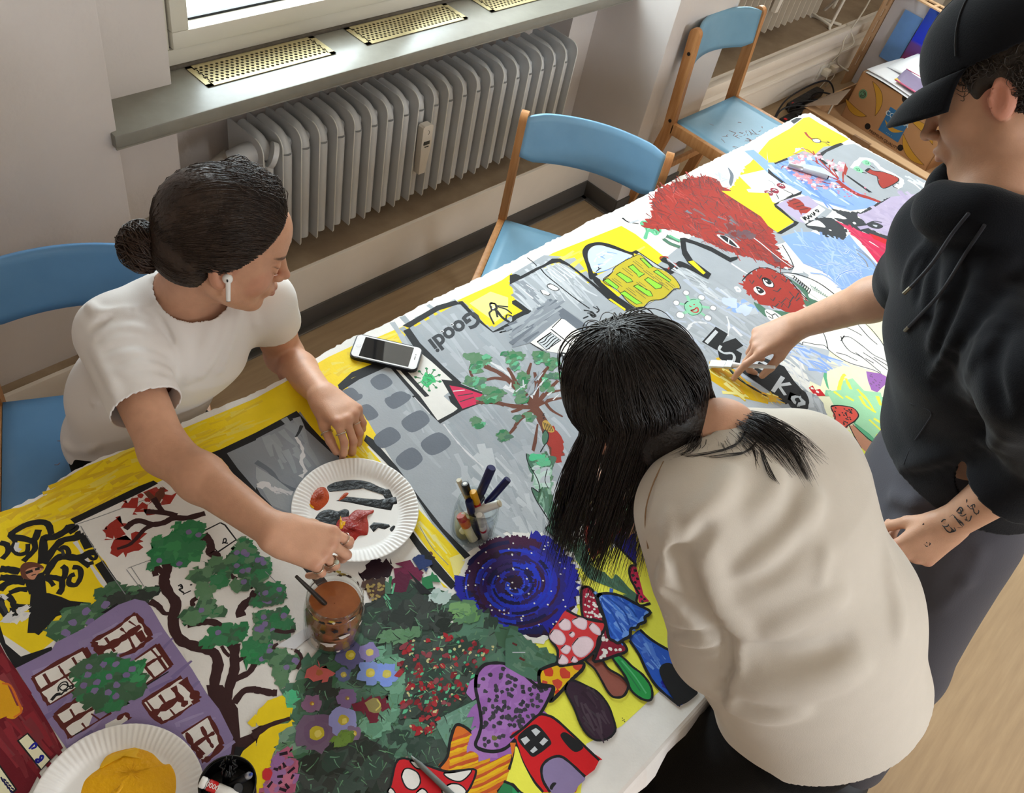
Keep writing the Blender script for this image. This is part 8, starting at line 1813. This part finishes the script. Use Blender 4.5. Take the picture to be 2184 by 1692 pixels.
# ------------------------------------------------------------------ standing person with cap and black hoodie
def person_c():
    RES = .0027
    Rs, Ls = V3(1.468, .226, 1.318), V3(1.212, -.025, 1.333)
    pel, wai, che, nb = V3(1.515, -.040, .875), V3(1.490, .010, 1.06), V3(1.430, .082, 1.230), V3(1.412, .188, 1.440)
    Re, Rw = V3(1.615, .252, 1.120), V3(1.622, .410, .885)
    Le, Lw = V3(1.318, -.105, 1.175), V3(1.318, -.072, .955)
    w = Rs - Ls
    H = Head((0, 0, 0), (-.20, .69, -.62), (.05, .87, .59), 1.03); H.c = CAM_C + ray(2140, 208) * 1.25 - H.M @ (np.array([-.012, .079, -.010]) * 1.03)
    v = Vox((1.02, -.35, .72), (1.80, .66, 1.75), RES)
    v.add(cone(pel, wai, .090, .095, w, 1.15), .05).add(cone(wai, che, .105, .110, w, 1.3), .05).add(cone(che, nb - V3(0, .02, .05), .095, .055, w, 1.2), .05).add(cone(Rs, Ls, .05, .05), .05)
    v.add(cone(Rs, Re, .050, .043), .03).add(cone(Re, Re + (Rw - Re) * .3, .043, .043), .02).add(cone(Re + (Rw - Re) * .3, Rw, .043, .0285), .02)
    v.add(cone(Ls, Le, .050, .042), .03).add(cone(Le, Le + (Lw - Le) * .3, .041, .041), .02).add(cone(Le + (Lw - Le) * .3, Lw, .041, .028), .02)
    H.grow(v, nb, True)
    rk = V3(*atz(1625, 728, .84)); rh = hand(v, Rw, rk - Rw, (.25, -.15, .9), 1, ((.25, .3, .2), (.75, .85, .4), (.95, .95, .4), (1.05, .95, .4)), 1.0, (.45, .5, .15), .04, .45)
    lk = V3(*atz(1940, 1185, .875)); lh = hand(v, Lw, lk - Lw, (-.45, -.45, .6), -1, ((.9, 1.1, .5), (1.0, 1.1, .5), (1.0, 1.1, .5), (1.05, 1.1, .5)), 1.0, (.4, .6, .2), .03, .6)
    Hx = H.M
    marks = [(H.p(.094, 0, -.0655), ((.012, .021, .0055), Hx), '#b07a6c', .5), (H.p(.094, 0, -.0755), ((.012, .019, .0058), Hx), '#b07a6c', .5), (H.p(.080, .030, .0215), ((.020, .022, .0045), Hx), '#3b2a22', .8), (H.p(.080, -.030, .0215), ((.020, .022, .0045), Hx), '#3b2a22', .8), (H.p(.084, .031, .0025), ((.016, .017, .0022), Hx), '#33241e', .9), (H.p(-.010, .084, -.010), .032, '#cf7f6c', .55),
             (H.p(.022, .058, -.060), .0026, '#4a2a20', .95), (H.p(.050, .052, -.052), .0024, '#5a3226', .9), (H.p(.046, .054, -.034), .0018, '#7a4a3a', .8), (H.p(.055, .045, -.078), .0018, '#7a4a3a', .7)]
    for i in range(4): marks += [(lh[i][0], .013, '#c08472', .4), (rh[i][0], .012, '#c58a74', .4), (rh[i][1], .009, '#c58a74', .4)]
    o = skin_obj('person', v, M_skin, marks, '#c39579')
    tag(o, 'standing person in a black cap and black hoodie reaching over the table with a brush', 'person')
    nails(rh, rh['axes'], o, 1.)
    # tattoos on the left forearm and hand
    ink = mat('tattoo_ink_black', '#2a2c30', .6)
    def tat(strokes_px, r):
        for st in strokes_px:
            q = [v.hit(x, y) for x, y in st]; q = [Vector(p) - Vector(ray(2050, 1120)).normalized() * .0004 for p in q if p is not None]
            if len(q) > 1: MB().tube(catmull(q, 3) if len(q) > 2 else q, r, 5).build('tattoo', ink, o)
    F = lambda s: [(1638 + float(a) / 4, 846 + float(b_) / 4) for a, b_ in (q.split(',') for q in s.split())]
    tat([F(x) for x in ('1480,1070 1500,1050 1530,1060 1540,1100 1500,1110 1480,1075', '1500,1110 1530,1150 1560,1160 1570,1130 1545,1100', '1490,1090 1530,1075', '1550,1160 1600,1145 1580,1100', '1550,1030 1580,1010 1610,1050 1640,1090 1660,1110 1620,1115 1590,1080 1560,1040', '1590,1030 1640,1060 1670,1100', '1610,980 1640,945 1660,970 1630,1000 1660,1020 1700,1000 1690,1050 1720,1060 1735,1020', '1620,990 1650,1000 1640,960', '1680,1050 1730,1040', '1695,880 1700,910 1720,940 1760,920 1770,960 1800,970 1790,1000 1760,990 1750,960 1720,960', '1740,930 1780,1010', '1700,930 1760,980', '1560,1120 1590,1150', '1510,1060 1520,1140', '1640,1000 1690,1060', '1620,1060 1650,1080')], .0011)
    tat([F(x) for x in ('1340,1265 1355,1280 1370,1260 1350,1245 1365,1240 1385,1255 1375,1270', '1330,1260 1350,1255')], .0009); tat([F('1312,1070 1318,1095 1330,1085')], .0012)
    # brush in the right hand
    tip = V3(*atz(1514, 776, TABLE_Z + .006)); pin = (rh[0][3] + rh['thumb'][3]) / 2 + V3(0, 0, .004); d = tip - pin; d /= np.linalg.norm(d); d = d * .85 + (tip - rh[0][0] - V3(0, 0, .03)) / np.linalg.norm(tip - rh[0][0]) * .5; d /= np.linalg.norm(d)
    br = empty('paintbrush', tuple(tip), 0, 'flat white paintbrush held by the person in the black hoodie', 'paintbrush'); mw = mat('bristles_white', '#e5e3e1', .8)
    MB().beam(Vector(d * 0), Vector(d * -.036), .024, .006, .002).build('bristles', mw, br); MB().beam(Vector(d * -.036), Vector(d * -.052), .025, .008, .001).build('ferrule', M_silver, br); MB().tube([d * -.052, d * -.07, d * -.10, d * -.145], [.0065, .0045, .0050, .0035], 12).build('handle', mat('brush_handle_white', '#dcdad8', .4), br, smooth=60)
    # hoodie
    s = Vox((.98, -.42, .72), (1.86, .46, 1.56), .0038)
    s.add(cone(pel + V3(-.02, .01, .04), wai, .150, .142, w, 1.20), .06).add(cone(wai, che, .142, .140, w, 1.25), .06).add(cone(che, nb - V3(0, .03, .05), .130, .085, w, 1.22), .07)
    s.add(cone(Rs, Ls, .070, .070), .06)
    Rc = Rs + (Re - Rs) * .93; s.add(cone(Rs, Rc, .078, .066), .04).add(cone(Rc - (Re - Rs) * .10, Rc + (Re - Rs) * .08, .071, .070), .008)
    Lc = Le + (Lw - Le) * .38; s.add(cone(Ls, Le, .074, .064), .022).add(cone(Le, Lc, .062, .058), .010); al = (Lw - Le) / np.linalg.norm(Lw - Le)
    for f_ in (.0, .30): s.add(cone(Le + al * (.02 + f_ * .2), Le + al * (.03 + f_ * .2), .070, .070), .012)
    s.add(cone(Lc - al * .03, Lc + al * .02, .062, .062), .005)
    # hood collar round the neck, kangaroo pocket bulge
    up = np.array([-.35, .35, .87])
    for q in np.linspace(.45, 2 * PI - .45, 22):
        e = H.M[:, 0] * math.cos(q) + H.M[:, 1] * math.sin(q); e[2] = 0; e /= np.linalg.norm(e); p = nb + e * .076 + V3(0, .004, .006 - .040 * (math.cos(q) > .0) * math.cos(q)); s.add(ell(p, (.030, .030, .040)), .018)
    s.add(ell(nb + V3(.06, -.11, -.01), (.10, .075, .055)), .03)
    def fold(pts, r, a):
        q = [p for p in (s.hit(x, y) for x, y in pts) if p is not None]
        if len(q) > 1: s.ridge([tuple(p) for p in catmull([Vector(x) for x in q], 4)], r, a)
    for pts, r, a in (([(2000, 540), (1990, 620), (1980, 690)], .010, -.007), ([(2030, 560), (2010, 650), (1985, 740)], .010, .006), ([(2060, 590), (2030, 680), (1995, 760)], .010, -.006), ([(2110, 560), (2040, 700), (1990, 800)], .012, .007), ([(2184, 560), (2080, 700), (2000, 820)], .012, -.007), ([(2184, 640), (2110, 740), (2060, 840)], .014, .007), ([(1925, 1000), (1990, 980), (2080, 955), (2140, 935)], .018, .009), ([(1930, 1015), (2000, 1005), (2100, 970)], .012, -.006), ([(1975, 525), (1945, 560), (1930, 610)], .009, .006), ([(1990, 545), (1965, 590), (1955, 640)], .008, -.006), ([(2140, 870), (2120, 780), (2150, 680)], .012, -.010), ([(2080, 880), (2070, 780), (2110, 690)], .012, .006)):
        fold(pts, r, a * .6)
    s.noise(.0022, (15, 28), 9)
    ar = (Re - Rs) / np.linalg.norm(Re - Rs)
    cuts = [halfspace(Rc + ar * .01, ar, .13), halfspace(Lc + al * .012, al, .069), ell(nb + V3(.0, .020, .075), (.060, .062, .085)), halfspace(pel + V3(-.02, .02, .085), V3(.05, -.05, -1), .5)]
    hd = cloth_obj('hoodie', s, M_hood, o, cuts, .005)
    # drawstrings
    m = mat('drawstring', '#1d1d24', .7)
    for px, tipm in (([(2066, 455), (2030, 500), (1990, 560), (1955, 600), (1940, 615)], '#6b675c'), ([(2100, 480), (2060, 540), (2010, 620), (1965, 670), (1938, 698)], '#6b675c')):
        q = []
        last = None
        for x, y in px:
            h_ = s.hit(x, y); tt = (np.linalg.norm(h_ - CAM_C) if h_ is not None else None)
            r_ = ray(x, y); rn = np.linalg.norm(r_)
            if tt is None or (last is not None and tt > last + .05): tt = last
            last = tt; q.append(Vector(CAM_C + r_ / rn * (tt - .006)))
        P_ = catmull(q, 6); MB().tube(P_, .0028, 8).build('drawstring', m, hd, smooth=80); e = P_[-1] - P_[-3]; e = e.normalized(); MB().tube([P_[-1] - e * .001, P_[-1] + e * .012], .0030, 10).build('drawstring_tip', mat('aglet_bronze', '#6d6656', .35, metal=.6), hd, smooth=50)
    # pocket edge seam
    q = [s.hit(x, y) for x, y in ((1940, 860), (1985, 878), (1975, 905), (1945, 950), (1928, 990))]; q = [Vector(p) - Vector(ray(1960, 920)).normalized() * .002 for p in q if p is not None]
    if len(q) > 2: MB().tube(catmull(q, 4), .0014, 6).build('pocket_seam', mat('hoodie_seam', '#23242b', .9), hd, smooth=80)
    # trousers and shoes
    j = Vox((1.12, -.55, .02), (1.86, .26, 1.14), .006); u = w / np.linalg.norm(w)
    j.add(cone(pel + V3(-.01, .01, .13), pel + V3(0, 0, -.06), .112, .130, w, 1.2), .04)
    for sg, kn, an in ((1, V3(1.575, .03, .48), V3(1.60, -.03, .08)), (-1, V3(1.42, -.20, .48), V3(1.44, -.28, .08))):
        j.add(cone(pel + u * sg * .085 + V3(0, 0, -.05), kn, .112, .084), .05).add(cone(kn, an, .082, .074), .03)
    for pts, r, a in (([(1905, 1060), (1950, 1070), (2010, 1040)], .016, .007), ([(1900, 1090), (1960, 1110), (2000, 1090)], .014, -.006), ([(2090, 1180), (2060, 1240), (2010, 1290)], .014, .005)):
        qq = [p for p in (j.hit(x, y) for x, y in pts) if p is not None]
        if len(qq) > 1: j.ridge([tuple(p) for p in qq], r, a)
    j.noise(.002, (12, 22), 4)
    cloth_obj('trousers', j, M_greyp, o, thick=0)
    for p in (V3(1.57, .0, .045), V3(1.41, -.25, .045)): MB().sphere(tuple(p), (.09, .10, .05), 18, 10).build('shoe', M_shoe, o)
    # short curly hair and cap
    h = Vox(tuple(H.c - .18), tuple(H.c + .18), .003)
    h.add(H.ell((-.016, 0, .030), (.104, .083, .090)), .01); h.add(H.ell((-.060, 0, -.030), (.056, .066, .060)), .02)
    h.cut(halfspace(H.p(.035, 0, .02), H.M @ V3(.95, 0, -.30), .3), .012); h.cut(halfspace(H.p(-.03, 0, -.085), H.M @ V3(.30, 0, -1), .15), .01)
    for y in (-1, 1): h.cut(H.ell((.002, y * .092, -.030), (.034, .035, .046)), .008)
    V_, Q_ = h.mesh(); hair = mesh_obj('hair', V_, Q_, M_hairC, o); md = hair.modifiers.new('smooth', 'SMOOTH'); md.iterations = 3
    R = random.Random(6); C = []
    for k in range(1500):
        a = R.uniform(-1, 1); sd = R.choice((-1, 1)); x = R.uniform(-.115, .040); z = R.uniform(-.085, .045)
        if .857 * x * 0 + (x > .0 and z < .004): continue
        if abs(x - .0) < .03 and z < .018 : continue
        y = sd * .09 * math.sqrt(max(.02, 1 - ((x + .014) / .12) ** 2)); p0 = np.array(on_skull(H, x, y, z, .008)); n_ = (p0 - H.p(-.014, 0, .03)); n_ /= np.linalg.norm(n_)
        t1 = np.cross(n_, H.M[:, 1]); t1 /= np.linalg.norm(t1); dr = t1 * math.cos(a * 2) + np.cross(n_, t1) * math.sin(a * 2); ph = R.uniform(0, 6); L_ = R.uniform(.012, .026); cu = R.uniform(.002, .0045)
        C.append([p0 + dr * L_ * u + n_ * (.002 + .005 * math.sin(PI * u)) + np.cross(n_, dr) * cu * math.sin(u * 7 + ph) for u in np.linspace(0, 1, 6)])
    strands('curls', C, .0007, M_hairC, hair, 4, True, 2)
    cp = Vox(tuple(H.c - .22), tuple(H.c + .24), .0032)
    cp.add(H.ell((-.012, 0, .050), (.112, .092, .100)), .01); pl = halfspace(H.p(.095, 0, .028), H.M @ V3(-.16, 0, -1), .4)
    crown = H.p(-.012, 0, .15); cp.noise(.0012, (20, 40), 2)
    V0 = cloth_obj('cap', cp, M_cap, o, [pl], .004); cap = V0
    for q in range(6):      # panel seams
        a = q * PI / 3; P_ = [on_skull_cap(H, a, e) for e in np.linspace(.12, 1.52, 10)]; MB().tube(P_, .0011, 6).build('cap_seam', mat('cap_seam', '#0c0c10', .8), cap, smooth=80)
    MB().sphere(tuple(on_skull_cap(H, 0, 1.56)), (.008, .008, .005), 14, 8).build('cap_button', M_cap, cap)
    def peak(u, t_):
        th = (u - .5) * 2.5; R0 = .100; x0 = -.012 + (R0 + .012) * math.cos(th) * 1.0; y0 = .088 * math.sin(th) / math.sin(1.25) * .98
        L_ = .060 * max(0, math.cos(th * .92)) ** .6; x = x0 + L_ * t_; z = .031 - .16 * (x0 - .095) - .012 * t_ - .028 * t_ * t_ - .16 * (y0 ** 2) / .09 * (.9 * t_)
        return tuple(H.p(x, y0 * (1 - .10 * t_), z))
    MB().grid(peak, 34, 12).build('cap_peak', M_cap, cap, solid=.004)
    return o
def on_skull_cap(h, a, e):
    c = np.array([-.012, 0, .050]); d = np.array([math.cos(a) * math.cos(e), math.sin(a) * math.cos(e), math.sin(e)]); r = 1 / math.sqrt(((d / np.array([.112, .092, .100])) ** 2).sum()); return h.p(*(c + d * (r + .0008)))
person_c()
# ================================================================== CAMERA, LIGHT
cd = bpy.data.cameras.new('camera'); cam = bpy.data.objects.new('camera', cd); COL.objects.link(cam)
Mx = Matrix(((CAM_R[0][0], -CAM_R[1][0], -CAM_R[2][0], 0), (CAM_R[0][1], -CAM_R[1][1], -CAM_R[2][1], 0), (CAM_R[0][2], -CAM_R[1][2], -CAM_R[2][2], 2.08), (0, 0, 0, 1)))
cam.matrix_world = Mx
cd.sensor_fit = 'HORIZONTAL'; cd.sensor_width = 36; cd.lens = CAM_F * 36 / 2184; cd.clip_start = .02
SC.camera = cam
w = bpy.data.worlds.new('world'); SC.world = w; w.use_nodes = True
nt = w.node_tree; bg = nt.nodes['Background']
tc = nt.nodes.new('ShaderNodeTexCoord'); sp = nt.nodes.new('ShaderNodeSeparateXYZ'); nt.links.new(tc.outputs['Generated'], sp.inputs[0])
cr = nt.nodes.new('ShaderNodeValToRGB'); e = cr.color_ramp.elements
e[0].position = .46; e[0].color = (.42, .42, .40, 1); e[1].position = .56; e[1].color = (.86, .93, 1.0, 1)
mr = nt.nodes.new('ShaderNodeMapRange'); mr.inputs[1].default_value = -1; mr.inputs[2].default_value = 1
nt.links.new(sp.outputs['Z'], mr.inputs[0]); nt.links.new(mr.outputs[0], cr.inputs[0]); nt.links.new(cr.outputs[0], bg.inputs['Color'])
bg.inputs['Strength'].default_value = 18.0
def area(name, loc, rot, sx, sy, power, col, portal=False, spread=None):
    l = bpy.data.lights.new(name, 'AREA'); l.shape = 'RECTANGLE'; l.size = sx; l.size_y = sy; l.energy = power; l.color = col
    if portal: l.cycles.is_portal = True
    if spread: l.spread = spread
    o = bpy.data.objects.new(name, l); COL.objects.link(o); o.location = loc; o.rotation_euler = rot; return o
area('window_daylight_left', (1.81, 2.10, 1.70), (math.radians(-90), 0, 0), 1.55, 1.66, 0, (1, 1, 1), portal=True)
area('window_daylight_right', (4.88, 2.10, 1.70), (math.radians(-90), 0, 0), 3.4, 1.66, 0, (1, 1, 1), portal=True)
area('added_window_portal', (1.5, -3.68, 1.85), (math.radians(90), 0, 0), 1.5, 1.15, 0, (1, 1, 1), portal=True)  # portal for the added back window that brings in fill
# unseen fill lamps added under the ceiling, over the aisle behind the table
for x in (-.8, 2.6, 5.4):
    area('ceiling_fill', (x, -1.5, 3.06), (0, 0, 0), 1.2, .3, 12, (1, .93, .86))
SC.view_settings.view_transform = 'Standard'; SC.view_settings.look = 'None'; SC.view_settings.gamma = 1; SC.view_settings.exposure = 0.14
try: SC.view_settings.use_curve_mapping = False
except Exception: pass
SC.cycles.use_denoising = True
SC.cycles.max_bounces = 8; SC.cycles.diffuse_bounces = 4; SC.cycles.transmission_bounces = 8; SC.cycles.transparent_max_bounces = 8
SC.cycles.sample_clamp_indirect = 8.0; SC.cycles.caustics_reflective = False; SC.cycles.caustics_refractive = False
